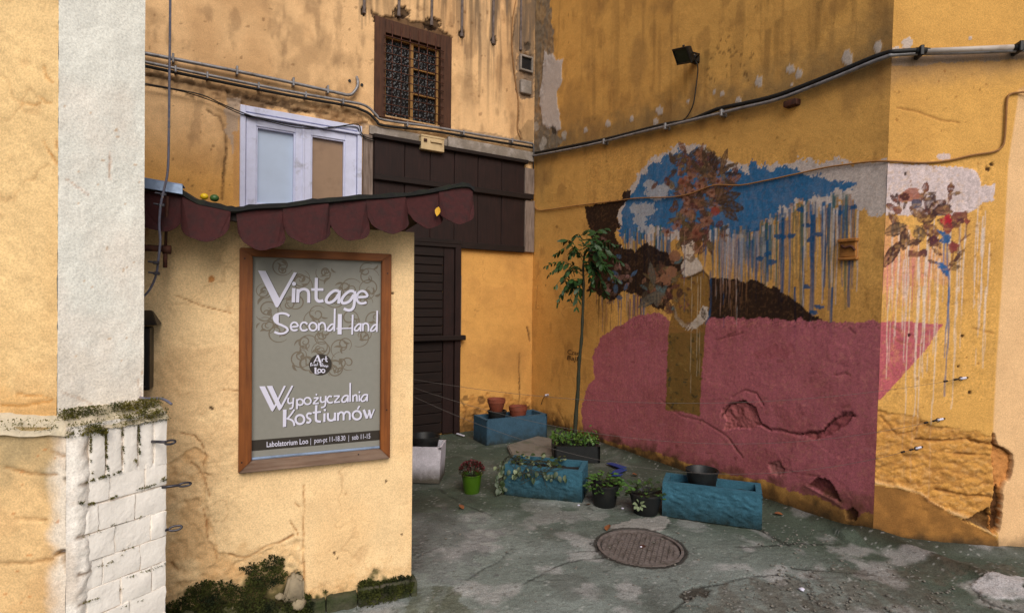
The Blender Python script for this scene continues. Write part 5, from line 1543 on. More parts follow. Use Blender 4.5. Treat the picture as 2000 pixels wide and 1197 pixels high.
# ------------------------------------------------------------------ the near pillar
pb = empty('whitewashed_pillar', (-1.6, 2.1, 0), 'near yellow and white plastered pillar with mossy ledge above painted bricks', 'pillar')
PA = np.array([-1.35, 2.2, 0]); PB_ = np.array([-1.51, 1.91, 0])
LP = np.linalg.norm(PA-PB_)
WPR = Wall(PB_, (PA-PB_)/LP)
WPF = Wall((-4.5, 1.92, 0), (1, -0.00334, 0))
SA = np.array([-1.425, 2.18, 0]); SB = np.array([-1.567, 1.942, 0])
LS = np.linalg.norm(SA-SB)
WSR = Wall(SB, (SA-SB)/LS)
WSF = Wall((-4.5, 1.957, 0), (1, -0.0051, 0))
HL = 1.16
CREAM = c(248, 242, 232)
YEL = c(236, 200, 144)
JOINTS = []
def build_pillar():
    # shaft, white face and yellow face
    g = Canvas(WSR, span(-0.0, 0.006, LS), span(1.1, 0.007, 2.9, 0.05, 5.5))
    g.col[:] = CREAM
    A = np.arange(len(g.u))
    g.put(A, sst(0.5, 0.8, fbm(g.u*5, g.v*4, 8, 5))*0.2, c(224, 208, 184))
    g.d += (fbm(g.u*12, g.v*9, 9, 4)-0.5)*0.008
    g.put(A, (1-sst(1.2, 1.55, g.v+g.w1*0.3))*0.3, c(226, 206, 178))
    for k in range(26):
        g.blob(R.uniform(125, 280), R.uniform(200, 790), R.uniform(1, 3.4), R.uniform(1, 3), c(206, 170, 130), 0.7, seed=k)
    for cr in ([(215, 300), (214, 330), (216, 350)], [(120, 765), (150, 778), (180, 790)], [(272, 740), (276, 770), (274, 790)], [(130, 350), (170, 380)]):
        g.crack(cr, 0.003, 0.002, c(180, 130, 84), 0.7)
    g.build('shaft_face', M_plaster, pb)
    g = Canvas(WSF, span(0, 0.3, 2.3, 0.0065, 4.5-1.567), span(1.1, 0.007, 2.9, 0.05, 5.5))
    g.col[:] = YEL
    A = np.arange(len(g.u))
    g.put(A, sst(0.45, 0.75, fbm(g.u*4, g.v*3, 18, 5))*0.25, c(206, 156, 90)); hair(g, 51, 0.3, c(160, 108, 60))
    g.d += (fbm(g.u*22, g.v*22, 19, 5)-0.5)*0.010
    for cr in ([(76, 190), (98, 206)], [(40, 200), (60, 204), (76, 202)], [(86, 130), (92, 150), (104, 160)], [(0, 792), (40, 794), (70, 790), (100, 782)], [(30, 770), (90, 775)], [(85, 276), (100, 300), (112, 320)], [(110, 270), (112, 290)]):
        g.crack(cr, 0.004, 0.006, c(186, 126, 62), 0.8)
    g.put(A, (1-sst(1.2, 1.32, g.v+g.w1*0.2))*0.5, c(206, 150, 80))
    g.build('shaft_face', M_plaster, pb)
    # plinth front (yellow, greying under the ledge)
    g = Canvas(WPF, span(0, 0.3, 2.3, 0.0065, 2.99), span(-0.05, 0.3, 0.45, 0.007, HL))
    g.col[:] = c(228, 190, 136)
    A = np.arange(len(g.u))
    g.put(A, sst(0.4, 0.7, fbm(g.u*5, g.v*3, 28, 5))*0.4, c(176, 132, 88))
    g.put(A, sst(HL-0.26, HL-0.02, g.v+g.w1*0.3)*0.7, c(150, 136, 104))
    right = sst(2.93, 2.99, g.u+g.w1*0.06+0.01)
    g.put(A, right*0.9, c(234, 222, 206))
    g.d += (fbm(g.u*14, g.v*14, 29, 5)-0.5)*0.014*(1-sst(2.93, 2.985, g.u))
    hair(g, 53, 0.35, c(150, 104, 60))
    g.poly([(100, 1080), (130, 1068), (138, 1110), (128, 1120), (118, 1090)], c(120, 86, 44), 0.85, warp=0.03, disp=-0.025)
    g.blob(129, 938, 4, 5, c(60, 44, 30), 0.9, disp=-0.02)
    for k in range(18):
        g.blob(R.uniform(5, 120), R.uniform(860, 1180), R.uniform(1, 5), R.uniform(1, 3), c(196, 120, 56), 0.6, warp=0.6, seed=k)
    for cr in ([(0, 1100), (60, 1096), (100, 1088)], [(10, 910), (60, 925), (110, 930)], [(30, 1010), (90, 1014)], [(100, 880), (125, 892)]):
        g.crack(cr, 0.005, 0.006, c(150, 108, 62), 0.7)
    g.build('plinth_face', M_plaster, pb)
    # plinth side: mortar with bricks
    g = Canvas(WPR, span(0, 0.006, LP), span(-0.05, 0.3, 0.35, 0.007, HL))
    g.col[:] = c(244, 236, 226)
    A = np.arange(len(g.u))
    g.put(A, sst(0.45, 0.7, fbm(g.u*14, g.v*14, 38, 4))*0.35, c(180, 152, 120))
    ed = sst(0.0, 0.03, g.u)
    g.d += (fbm(g.u*30, g.v*30, 39, 4)-0.5)*0.012*ed
    g.d += 0.012*(1-sst(0.04, 0.075, g.u+g.w1*0.04))*ed
    for cr in ([(176, 848), (177, 900), (180, 926)], [(205, 838), (208, 900), (210, 918)], [(238, 826), (241, 905)], [(270, 820), (272, 890)], [(155, 945), (210, 928), (250, 916), (300, 902)], [(170, 985), (205, 978), (240, 962)], [(240, 962), (290, 950), (325, 936)],
               [(205, 1030), (240, 1020), (275, 1008)], [(150, 1050), (200, 1036)], [(240, 1074), (300, 1056)], [(150, 1120), (220, 1096)], [(245, 1128), (300, 1110), (325, 1100)], [(240, 1070), (238, 1090)], [(152, 1180), (240, 1150)], [(238, 1186), (290, 1166)]):
        JOINTS.append(cr); g.crack(cr, 0.006, 0.004, c(120, 88, 56), 0.9)
    g.build('plinth_side', M_plaster, pb)
    rb = random.Random(3)
    def brick(u0, u1, v0, v1, ex=0.0):
        bm = bmesh.new()
        nu, nv = 5, 4
        o1 = rb.uniform(0.004, 0.009)+ex
        ph = rb.uniform(0, 50)
        low = [rb.choice([0.25, 0.6, 1.0]) for _ in range(4)]
        gd = []
        for j in range(nv+1):
            row = []
            for i in range(nu+1):
                s_, t_ = i/nu, j/nv
                e = 1.0
                if i == 0: e = min(e, 1-0.5*low[0])
                if i == nu: e = min(e, 1-0.5*low[1])
                if j == 0: e = min(e, 1-0.5*low[2])
                if j == nv: e = min(e, 1-0.5*low[3])
                n_ = float(vn(np.array([s_*3+ph]), np.array([t_*3+ph*0.7]), 5)[0])-0.5
                n2 = float(vn(np.array([s_*2+ph]), np.array([t_*2.3+ph]), 9)[0])-0.5
                row.append(bm.verts.new(V3(WPR.at(u0+(u1-u0)*s_+n2*0.008*(0 < i < nu or 0 < j < nv), v0+(v1-v0)*t_+n_*0.006, o1*e+n_*0.006))))
            gd.append(row)
        for j in range(nv):
            for i in range(nu):
                bm.faces.new((gd[j][i], gd[j][i+1], gd[j+1][i+1], gd[j+1][i]))
        rim = [gd[0][i] for i in range(nu+1)]+[gd[j][nu] for j in range(1, nv+1)]+[gd[nv][i] for i in range(nu-1, -1, -1)]+[gd[j][0] for j in range(nv-1, 0, -1)]
        bk = [bm.verts.new(v.co-Vector(WPR.n)*0.035) for v in rim]
        for i in range(len(rim)):
            k_ = (i+1) % len(rim)
            bm.faces.new((rim[i], bk[i], bk[k_], rim[k_]))
        bmesh.ops.recalc_face_normals(bm, faces=bm.faces)
        sharp(meshobj('brick', bm, M_white_brick, pb), 55)
    # bricks on end under the ledge
    xs = [171, 205, 238, 268, 298, 327]
    for a, b in zip(xs[:-1], xs[1:]):
        ua, ub = WPR.uv(a+2, 880)[0], WPR.uv(b-2, 880)[0]
        brick(ua, min(ub, LP+0.004), WPR.uv(240, 926)[1]+0.004, WPR.uv(240, 828)[1]-0.006*rb.random(), 0.003)
    brick(0.018, WPR.uv(168, 880)[0], WPR.uv(240, 926)[1]+0.006, WPR.uv(240, 840)[1], -0.002)
    vtop = WPR.uv(325, 897)[1]
    step = (vtop-WPR.uv(325, 1142)[1])/5
    k = 0
    while vtop-step*k > 0.3:
        v1 = vtop-step*k-0.002; v0 = v1-step+0.0055
        cuts = [0.05 if k % 2 else 0.062]
        wid = 0.118
        x = (0.13, 0.095, 0.15, 0.11, 0.17, 0.09)[k % 6]
        while x < LP-0.03:
            cuts.append(x); x += wid*rb.uniform(0.9, 1.1)
        cuts.append(LP+0.003)
        for a, b in zip(cuts[:-1], cuts[1:]):
            if b-a > 0.02: brick(a+0.0025, b-0.0025, v0+rb.uniform(-.002,.002), v1+rb.uniform(-.002,.002))
        k += 1
    # ledge: sloping mossy mortar
    bm = bmesh.new()
    lo = [np.array([-4.5, 1.912, HL-0.02]), np.array([-1.512, 1.902, HL-0.02]), np.array([-1.338, 2.20, HL-0.02]), np.array([-1.60, 2.43, HL-0.02])]
    hi = [np.array([-4.5, 1.97, HL+0.055]), np.array([-1.575, 1.955, HL+0.055]), np.array([-1.43, 2.19, HL+0.055]), np.array([-1.66, 2.40, HL+0.055])]
    t = bmesh.new()
    N = 90
    rows = []
    segs = []
    for i in range(3):
        n = (60, 40, 20)[i]
        for k in range(n):
            f = k/n
            segs.append((lo[i]*(1-f)+lo[i+1]*f, hi[i]*(1-f)+hi[i+1]*f))
    segs.append((lo[-1], hi[-1]))
    for (a, b) in segs:
        row = []
        for j in range(9):
            f = j/8
            p = a*(1-f)+b*f
            bulge = 0.02*math.sin(math.pi*min(1, f*1.2))
            n_ = float(fbm(np.array([p[0]*16.0+p[1]*5]), np.array([p[1]*16.0+f*2]), 81, 4)[0])-0.5
            out = np.array([0.5, -0.7, 0.3])
            q = p + np.array([0, 0, bulge*0.6+0.026*n_]) + out*0.012*n_
            if j == 0: q = p + np.array([0, 0, -0.035*abs(n_)-0.005]) + out*0.01
            row.append(t.verts.new(V3(q)))
        rows.append(row)
    for A_, B_ in zip(rows[:-1], rows[1:]):
        for j in range(8):
            t.faces.new((A_[j], B_[j], B_[j+1], A_[j+1]))
    bmesh.ops.recalc_face_normals(t, faces=t.faces)
    meshobj('ledge', t, M_ledge, pb, True)
    # mass behind the faces
    bm = bmesh.new()
    for q, z0, z1 in (([(-4.5, 1.94), (-1.53, 1.935), (-1.385, 2.2), (-1.62, 2.42), (-4.5, 2.42)], 0, HL), ([(-4.5, 1.985), (-1.585, 1.972), (-1.452, 2.185), (-1.66, 2.40), (-4.5, 2.40)], HL, 5.4)):
        a = [bm.verts.new((x, y, z0)) for x, y in q]; b = [bm.verts.new((x, y, z1)) for x, y in q]
        for i in range(5): bm.faces.new((a[i], a[(i+1) % 5], b[(i+1) % 5], b[i]))
        bm.faces.new(a[::-1]); bm.faces.new(b)
    bmesh.ops.recalc_face_normals(bm, faces=bm.faces)
    meshobj('pillar_core', bm, M_cement, pb)
M_ledge = plain('mossy_mortar', c(206, 192, 166), 0.95, 0.15, 18, 0.8, 40, col2=c(118, 108, 66), dirt=-0.06, dist=0.012)
build_pillar()

def clumps(bm, pts, rmin, rmax, rnd, n=3):
    """small tufts: three crossed leaf-sized faces per point"""
    for p, nrm in pts:
        r = rnd.uniform(rmin, rmax)
        for k in range(n):
            d = Vector((rnd.gauss(0, 1), rnd.gauss(0, 1), rnd.gauss(0, 1))).normalized()
            a = (Vector(nrm)*1.0+d*0.9).normalized()
            b = a.orthogonal().normalized()
            b.rotate(Matrix.Rotation(rnd.uniform(0, 6.28), 3, a))
            base = Vector(p)+d*r*0.4
            v = [bm.verts.new(base-b*r*0.5), bm.verts.new(base+b*r*0.5), bm.verts.new(base+a*r*1.2+b*r*0.2), bm.verts.new(base+a*r*1.1-b*r*0.3)]
            bm.faces.new(v)

def moss_on_pillar():
    bm = bmesh.new()
    rr = random.Random(9)
    pts = []
    def along(a, b, z0, z1, n, sp):
        for i in range(n):
            f = rr.random()
            p = a*(1-f)+b*f
            if fbm(np.array([f*9.0+a[0]]), np.array([3.3]), 5, 3)[0] < 0.38: continue
            pts.append(((p[0]+rr.gauss(0, sp), p[1]+rr.gauss(0, sp), rr.uniform(z0, z1)), (0.5, -0.5, 0.7)))
    a1, b1 = np.array([-1.54, 1.93]), np.array([-1.375, 2.19])
    along(a1, b1, HL+0.02, HL+0.055, 2300, 0.011)
    a2, b2 = np.array([-1.50, 1.90]), np.array([-1.34, 2.195])
    along(a2, b2, HL-0.035, HL+0.015, 900, 0.006)
    along(np.array([-1.9, 1.90]), np.array([-1.53, 1.895]), HL-0.01, HL+0.03, 300, 0.008)
    for (x, y, n, s) in ((188, 836, 150, 0.013), (170, 842, 110, 0.013), (200, 842, 60, .01), (252, 814, 60, 0.009), (280, 804, 130, 0.010), (296, 812, 100, 0.008), (306, 804, 60, .008), (265, 900, 26, 0.005), (203, 930, 22, 0.005), (318, 935, 18, 0.003), (158, 982, 30, 0.004), (202, 845, 80, .006)):
        p = WPR.P(x, y, 0.016)
        for i in range(n):
            pts.append(((p[0]+rr.gauss(0, s), p[1]+rr.gauss(0, s*0.6), p[2]+rr.gauss(0, s*0.7)), tuple(WPR.n+np.array([0, 0, 0.4]))))
    for cr in JOINTS:                      # moss and brown dirt creeping along the joints
        for (x0, y0), (x1, y1) in zip(cr[:-1], cr[1:]):
            n = int(math.hypot(x1-x0, y1-y0)*2.2)
            for i in range(n):
                f = rr.random()
                x, y = x0+(x1-x0)*f+rr.gauss(0, .7), y0+(y1-y0)*f+rr.gauss(0, .7)
                if y > 1000 and rr.random() < .8: continue
                if fbm(np.array([x*.09]), np.array([y*.09]), 15, 3)[0] < 0.5: continue
                p = WPR.P(x, y, 0.007)
                pts.append((tuple(p), tuple(WPR.n+np.array([0, 0, 0.4]))))
    clumps(bm, pts, 0.0018, 0.0048, rr, 2)
    o = meshobj('moss', bm, M_moss, pb)
    o['kind'] = 'stuff'
moss_on_pillar()

def moss_at_kiosk():
    rr = random.Random(10)
    bm = bmesh.new(); pts = []
    u0, u1 = WK.uv(325, 1150)[0], LK
    us = [WK.uv(x, 1100)[0] for x in (330, 420, 480, 530, 575, 600, 700, 800)]
    for i in range(12000):
        u = rr.uniform(u0, u1)
        h = float(np.interp(u, us, [0.21, 0.26, 0.28, 0.32, 0.27, 0.10, 0.11, 0.135]))
        v = h*rr.random()**0.8*1.05
        if fbm(np.array([u*9.0]), np.array([v*14.0]), 6, 4)[0] < 0.42+0.12*(v/h): continue
        right = u > WK.uv(598, 1150)[0]
        off = (0.055 if v < 0.085 else 0.012) if right else 0.07*(1-v/h)+0.008
        if right and v < 0.06 and rr.random() < 0.75: continue
        pts.append((tuple(WK.at(u, v, off+rr.gauss(0, 0.006))), tuple(WK.n+np.array([0, 0, 0.6]))))
    clumps(bm, pts, 0.004, 0.011, rr, 2)
    o = meshobj('moss', bm, M_mossd, None)
    tag(o, 'dark green moss growing along the foot of the kiosk wall', 'moss', kind='stuff')
    # rubble heaped under it
    for k in range(26):
        u = rr.uniform(u0, WK.uv(590, 1150)[0]); v = rr.uniform(0.0, 0.13)
        r = rr.uniform(0.018, 0.045)
        bm = bmesh.new()
        bmesh.ops.create_icosphere(bm, subdivisions=2, radius=r)
        for q in bm.verts:
            q.co *= 1+0.35*(rr.random()-0.5)
            q.co.z *= 0.75
        bmesh.ops.translate(bm, vec=V3(WK.at(u, v, 0.05*(1-v/0.16)+0.01)), verts=bm.verts)
        o = meshobj('rubble_stone', bm, M_mossstone if k % 5 else M_stone, None, True)
        tag(o, ('small mossy rubble stone' if k % 5 else 'small bare pale rubble stone')+' heaped at the foot of the kiosk wall', 'stone', 'rubble stones under the kiosk wall')
    bm = bmesh.new()
    p = [WK.P(x, y, o_) for x, y, o_ in ((550, 1172, .03), (594, 1172, .03), (594, 1128, .012), (578, 1117, .012), (564, 1124, .02))]
    f = [bm.verts.new(V3(a+WK.n*0.03)) for a in p]; b = [bm.verts.new(V3(a-WK.n*0.04)) for a in p]
    bm.faces.new(f); bm.faces.new(b[::-1])
    for i in range(5): bm.faces.new((f[i], b[i], b[(i+1) % 5], f[(i+1) % 5]))
    bmesh.ops.recalc_face_normals(bm, faces=bm.faces)
    bmesh.ops.bevel(bm, geom=list(bm.edges), offset=0.012, segments=2, affect='EDGES')
    bmesh.ops.subdivide_edges(bm, edges=list(bm.edges), cuts=2)
    for q in bm.verts: q.co += Vector((rr.gauss(0, .0015), rr.gauss(0, .0015), rr.gauss(0, .0015)))
    tag(meshobj('broken_stone', bm, M_stone, None, True), 'pale broken wedge of stone standing against the kiosk wall crack', 'stone')
M_mossstone = plain('moss_covered_stone', c(58, 60, 30), 0.95, 0.3, 30, 1.0, 40, col2=c(110, 104, 78), dirt=-0.06, dist=0.015)
moss_at_kiosk()
# ------------------------------------------------------------------ small fittings
def tube_thing(name, pts, r, mat, label, cat, group=None, n=8, sm=4, parent=None):
    bm = bmesh.new()
    add_tube(bm, smooth_path(pts, sm) if sm else pts, r, n)
    o = meshobj(name, bm, mat, parent, True)
    if label: tag(o, label, cat, group)
    return o

def eye_bolt(p, d, up, length, ring, label, twist):
    e = empty('eye_bolt', p, label, 'eye bolt', 'eye bolts on the pillar')
    d = V3(d).normalized(); s = V3(up).normalized(); s = (s-d*s.dot(d)).normalized()
    s.rotate(Matrix.Rotation(twist, 3, d))
    P = V3(p)
    bm = bmesh.new()
    add_tube(bm, [P-d*0.03, P+d*(length-ring)], 0.0055, 10)
    meshobj('shank', bm, M_steel, e, True)
    bm = bmesh.new()
    ct = P+d*length
    add_tube(bm, [ct+d*(ring*math.cos(a))+s*(ring*0.42*math.sin(a)) for a in np.linspace(0, 2*math.pi, 25)[:-1]], 0.0042, 10, False, True)
    meshobj('ring', bm, M_steel, e, True)
eye_bolt(WPR.P(298, 862, 0.01), WPR.n+np.array([0, 0.1, 0.08]), (0, 1, 0), 0.10, 0.026, 'topmost steel eye bolt, driven between the upright bricks of the pillar', 0.5)
pe = WPR.at(LP-0.015, WPR.uv(328, 948)[1], 0.0)
eye_bolt(pe, np.array([1, 0.15, 0.1]), (0, 1, 0), 0.085, 0.022, 'middle steel eye bolt, at the edge of the painted bricks', 0.55)
pe = WPR.at(LP-0.012, WPR.uv(328, 1032)[1], 0.0)
eye_bolt(pe, np.array([1, 0.5, 0.06]), (0, 1, 0), 0.045, 0.022, 'lowest steel eye bolt, showing only its ring beside the bricks', 0.9)
tube_thing('cable_end', [WSR.P(268, 772, -0.02), WSR.P(282, 778, 0.01), np.array([-1.385, 2.23, WSR.P(298, 782)[2]+0.004]), np.array([-1.345, 2.23, WSR.P(318, 790)[2]+0.004])], 0.005, M_rope, 'short grey cable end lying on the mossy pillar ledge', 'cable')

# letterbox half hidden by the pillar
def letterbox():
    a = WK.P(262, 762, 0.0)
    lb = empty('letterbox', a, 'tall black metal letterbox with sloping hood half hidden behind the pillar', 'letterbox')
    ul, vt = WK.uv(250, 640, 0.10); ur, vb = WK.uv(292, 762, 0.10)
    part_box('box', WK, (ul-0.05, ur, vb, vt), 0.0, 0.10, M_blackmetal, lb, 0.004)
    bm = bmesh.new()
    u1 = WK.uv(307, 634, 0.13)[0]; ut = WK.uv(297, 605, 0.02)[0]
    z0 = WK.uv(300, 635, 0.13)[1]; z1 = WK.uv(290, 606, 0.02)[1]
    pts = [WK.at(ul-0.06, z0, 0.135), WK.at(u1, z0, 0.135), WK.at(u1, z0, 0.0), WK.at(ul-0.06, z0, 0.0)]
    tp = [WK.at(ul-0.04, z1, 0.03), WK.at(ut, z1, 0.03), WK.at(ut, z1, 0.0), WK.at(ul-0.04, z1, 0.0)]
    A = [bm.verts.new(V3(p)) for p in pts]; B = [bm.verts.new(V3(p)) for p in tp]
    bm.faces.new(A[::-1]); bm.faces.new(B)
    for i in range(4): bm.faces.new((A[i], A[(i+1) % 4], B[(i+1) % 4], B[i]))
    bmesh.ops.recalc_face_normals(bm, faces=bm.faces)
    bmesh.ops.bevel(bm, geom=list(bm.edges), offset=0.003, segments=2, affect='EDGES')
    sharp(meshobj('hood', bm, M_blackmetal, lb))
    bm = bmesh.new(); uc, vc = WK.uv(283, 755, 0.1)
    add_tube(bm, [WK.at(uc, vc, 0.1), WK.at(uc, vc, 0.103)], 0.004, 10)
    meshobj('screw', bm, M_steel, lb)
letterbox()

# rusty hinge pipe with a pin, and the rope that hangs past it
hp = empty('hinge_pipe', WK.P(300, 486, 0.0), 'rusty horizontal pipe stub with upright pin on the kiosk wall', 'pipe')
bm = bmesh.new(); add_tube(bm, [WK.P(262, 483, 0.14), WK.P(322, 486, 0.14)], 0.0145, 12); meshobj('pipe_stub', bm, M_rust, hp, True)
bm = bmesh.new(); add_tube(bm, [WK.P(318, 487, 0.14), WK.P(334, 488, 0.14)], 0.02, 12); meshobj('collar', bm, M_rust, hp, True)
bm = bmesh.new(); add_tube(bm, [WK.P(327, 384, 0.21), WK.P(325, 440, 0.18), WK.P(323, 490, 0.14)], 0.006, 8); add_tube(bm, [WK.P(323, 488, 0.14), WK.P(322.5, 523, 0.14)], 0.009, 8); meshobj('pin', bm, M_rust, hp, True)
bm = bmesh.new(); add_tube(bm, [WK.P(290, 484, 0.14), WK.P(290, 484, -0.02)], 0.009, 8); meshobj('bracket', bm, M_rust, hp, True)
rp = empty('hanging_rope', WK.P(332, 0, 0.27), 'thin weathered rope hanging down past the roof edge beside the pillar', 'rope')
bm = bmesh.new()
add_tube(bm, smooth_path([WK.P(x, y, o) for x, y, o in ((333, -60, .27), (332, 60, .27), (331, 140, .27), (330, 240, .27), (328, 330, .27), (320, 372, .26), (314, 400, .26), (311, 440, .25), (313, 470, .25), (309, 510, .24), (304, 540, .22), (292, 566, .2), (276, 584, .18))], 4), 0.0048, 8)
meshobj('cord', bm, M_rope, rp, True)
for (x, y) in ((319, 380), (316, 401), (305, 513), (306, 534)):
    bm = bmesh.new()
    p = WK.P(x, y, 0.255)
    add_box(bm, p, WK.U*0.024, np.array([0, 0, 0.014]), WK.n*0.016, 0.003)
    add_tube(bm, [p-WK.U*0.03+np.array([0, 0, .004]), p+WK.U*0.004], 0.004, 8)
    sharp(meshobj('clamp', bm, M_steel, rp))

# pipes and cables on the back building
def wpath(W, pts, off):
    return [W.P(p[0], p[1], p[2] if len(p) > 2 else off) for p in pts]
up = empty('conduit_pipe', WB.P(285, 104), 'upper grey conduit on the back wall, bent into the wall beside the barred window', 'pipe')
bm = bmesh.new()
add_tube(bm, smooth_path(wpath(WB, [(240, 95), (285, 105), (450, 137), (570, 162), (660, 182), (680, 186), (690, 182), (698, 170), (699, 160), (697, 152, 0.0), (696, 150, -0.05)], 0.05), 4), 0.0165, 10)
meshobj('pipe', bm, M_pipe, up, True)
for x, y in ((338, 116), (463, 140), (573, 162), (640, 177)):
    bm = bmesh.new(); u, v = WB.uv(x, y, 0.05); WB.box(bm, u-0.01, u+0.01, v-0.035, v+0.05, 0.0, 0.072, 0.004); sharp(meshobj('clip', bm, M_pipe, up))
for x, y in ((683, 158), (707, 166)):
    bm = bmesh.new(); u, v = WB.uv(x, y, 0.01); add_tube(bm, [WB.at(u, v, -0.01), WB.at(u, v, 0.012)], 0.016, 12); meshobj('plug', bm, M_blackmetal, up)
LOW = [(240, 113), (285, 122), (400, 146), (560, 178), (680, 199), (706, 204), (722, 212), (736, 226), (752, 235), (850, 249), (950, 266), (1030, 279)]
lp = empty('conduit_pipe', WB.P(285, 122), 'lower grey conduit on the back wall, stepping down under both windows to the corner', 'pipe')
bm = bmesh.new()
add_tube(bm, smooth_path(wpath(WB, LOW+[(1040, 281, 0.06)], 0.075), 4)+smooth_path(wpath(WB, [(1042, 285, 0.05), (1042.5, 303, 0.045)], 0.05), 2), 0.014, 10)
meshobj('pipe', bm, M_pipe, lp, True)
for x, y in ((343, 136), (405, 148), (505, 168), (597, 186), (670, 199), (795, 243), (905, 260), (1000, 275)):
    bm = bmesh.new(); u, v = WB.uv(x, y, 0.07); WB.box(bm, u-0.009, u+0.009, v-0.03, v+0.03, 0.0, 0.093, 0.004); sharp(meshobj('clip', bm, M_pipe, lp))
tube_thing('black_cable', wpath(WB, [(x, y+8+(3 if 690 < x < 760 else 0)) for x, y in LOW]+[(1039, 289)], 0.05), 0.015, M_cable, 'thick black cable running just below the lower grey conduit', 'cable')
tube_thing('thin_cable', wpath(WB, [(260, 160), (285, 164), (340, 174), (395, 186), (430, 202), (475, 221), (520, 236), (570, 248), (610, 252), (650, 249), (690, 243), (702, 246), (705, 258), (712, 267), (728, 272)], 0.06), 0.006, M_cable, 'thin black cable drooping across the top of the white window', 'cable')
tube_thing('thin_cable', wpath(WB, [(260, 163), (300, 169), (360, 180), (420, 200), (470, 223), (520, 233), (560, 243), (600, 247), (640, 249), (680, 247), (698, 250), (703, 262), (716, 272), (732, 276)], 0.045), 0.005, M_cable, 'second thin cable drooping close behind the first over the white window', 'cable')
tube_thing('thin_cable', wpath(WB, [(1008, 0), (1001, 40), (1000, 90), (1004, 140), (1012, 200), (1010, 250), (1018, 272)], 0.012), 0.005, M_tancable, 'ochre painted cable running down the wall beside the vent', 'cable')
tube_thing('corner_cable', wpath(WB, [(1041, 300), (1042, 340), (1041, 395)], 0.03), 0.008, M_cable, 'black cable running down the corner beside the grey post', 'cable')

# junction box
jb = empty('junction_box', WB.P(845, 285), 'chipped cream junction box on the ledge above the dark hatch', 'junction box')
q = uvr(WB, [(823, 263), (868, 270), (868, 298), (823, 291)], 0.1)
part_box('box', WB, q, 0.0, 0.10, M_cream, jb, 0.006)
for f, w in ((0.16, 0.02), (0.52, 0.04), (0.75, 0.04)):
    x = q[0]+(q[1]-q[0])*f
    part_box('terminal', WB, (x-w, x+w, q[3]-0.075, q[3]-0.045), 0.1, 0.118, M_cream if f > 0.3 else M_rust, jb, 0.004)
part_box('lid_edge', WB, (q[0]-0.004, q[1]+0.004, q[3]-0.02, q[3]+0.003), 0.0, 0.106, M_cream, jb, 0.003)

# iron straps that come down from above the barred window
for x, y1, lab in ((711, 24, 'iron strap left of the barred window, ending in broken plaster'), (779, 30, 'iron strap meeting the left top of the barred window frame'), (843, 48, 'iron strap meeting the right top of the barred window frame'), (902, 70, 'iron strap just right of the barred window, ending in a rusty hole'), (963, 84, 'iron strap midway between the barred window and the vent'), (1017, 96, 'iron strap ending just above the vent box')):
    a = WB.P(x+2, -90, 0.012); b = WB.P(x, y1, 0.012)
    bm = bmesh.new()
    add_box(bm, (a+b)/2, b-a, WB.U*0.030, WB.n*0.02, 0.004)
    add_tube(bm, [b+np.array([0, 0, 0.03]), b-np.array([0, 0, 0.015])], 0.02, 8)
    sharp(tag(meshobj('iron_strap', bm, M_strap, None), lab, 'iron strap', 'iron straps hanging above the barred window'))

# pipes on the mural building
PM = [(1046, 304), (1150, 284), (1250, 259), (1360, 233), (1450, 211), (1520, 194), (1620, 156), (1700, 123), (1733, 111)]
mp_ = empty('conduit_pipe', WM.P(1046, 304), 'long sagging grey pipe crossing the mural wall and turning its corner', 'pipe')
bm = bmesh.new()
add_tube(bm, smooth_path(wpath(WB, [(1042.5, 303, 0.045)], 0.05)+wpath(WM, PM, 0.05)+wpath(WR, [(1744, 108), (1790, 105), (1880, 103), (1960, 100), (2060, 97)], 0.045), 4), 0.013, 10)
meshobj('pipe', bm, M_pipe, mp_, True)
for x, y in ((1180, 277), (1300, 247), (1410, 221)):
    bm = bmesh.new(); u, v = WM.uv(x, y, 0.05); WM.box(bm, u-0.012, u+0.012, v-0.03, v+0.03, -0.01, 0.068, 0.004); sharp(meshobj('clip', bm, M_pipe, mp_))
for x, y in ((1796, 106), (1988, 98)):
    bm = bmesh.new(); u, v = WR.uv(x, y, 0.045); WR.box(bm, u-0.012, u+0.012, v-0.02, v+0.045, -0.01, 0.085, 0.004); sharp(meshobj('clip', bm, M_blackmetal, mp_))
bk = empty('black_cable', WM.P(1160, 280), 'thick black cable above the mural wall pipe, sleeved in white beyond the corner', 'cable')
bm = bmesh.new()
add_tube(bm, smooth_path(wpath(WM, [(1046, 299), (1150, 279), (1200, 268), (1300, 243), (1345, 236), (1400, 214), (1450, 203), (1520, 186), (1620, 148), (1700, 115), (1733, 104)], 0.035)+wpath(WR, [(1746, 102), (1790, 99), (1815, 99)], 0.05), 4), 0.017, 10)
meshobj('cable_run', bm, M_cable, bk, True)
bm = bmesh.new(); add_tube(bm, wpath(WR, [(1806, 101), (1900, 97), (1990, 93)], 0.05), 0.019, 12); meshobj('sleeve', bm, M_sleeve, bk, True)
bm = bmesh.new(); add_tube(bm, wpath(WR, [(1978, 94), (2060, 91)], 0.05), 0.021, 12); meshobj('coupling', bm, M_cable, bk, True)
bm = bmesh.new(); add_tube(bm, wpath(WR, [(1788, 100), (1809, 100)], 0.05), 0.022, 12); meshobj('coupling', bm, M_cable, bk, True)
bm = bmesh.new(); u, v = WM.uv(1545, 196, 0.03); WM.box(bm, u-0.05, u+0.06, v-0.05, v+0.0, -0.02, 0.06, 0.014, 2)
tag(sharp(meshobj('pipe_bracket', bm, M_rust, None), 50), 'rusty bracket carrying the pipe on the mural wall', 'bracket')
wc = [WM.P(x, y, 0.012) for x, y in ((1043, 398), (1047, 408), (1058, 411), (1090, 407), (1140, 400), (1200, 393), (1245, 387), (1310, 385), (1350, 378), (1395, 362), (1445, 362), (1495, 353), (1560, 339), (1610, 328), (1650, 322), (1700, 316), (1726, 315))]
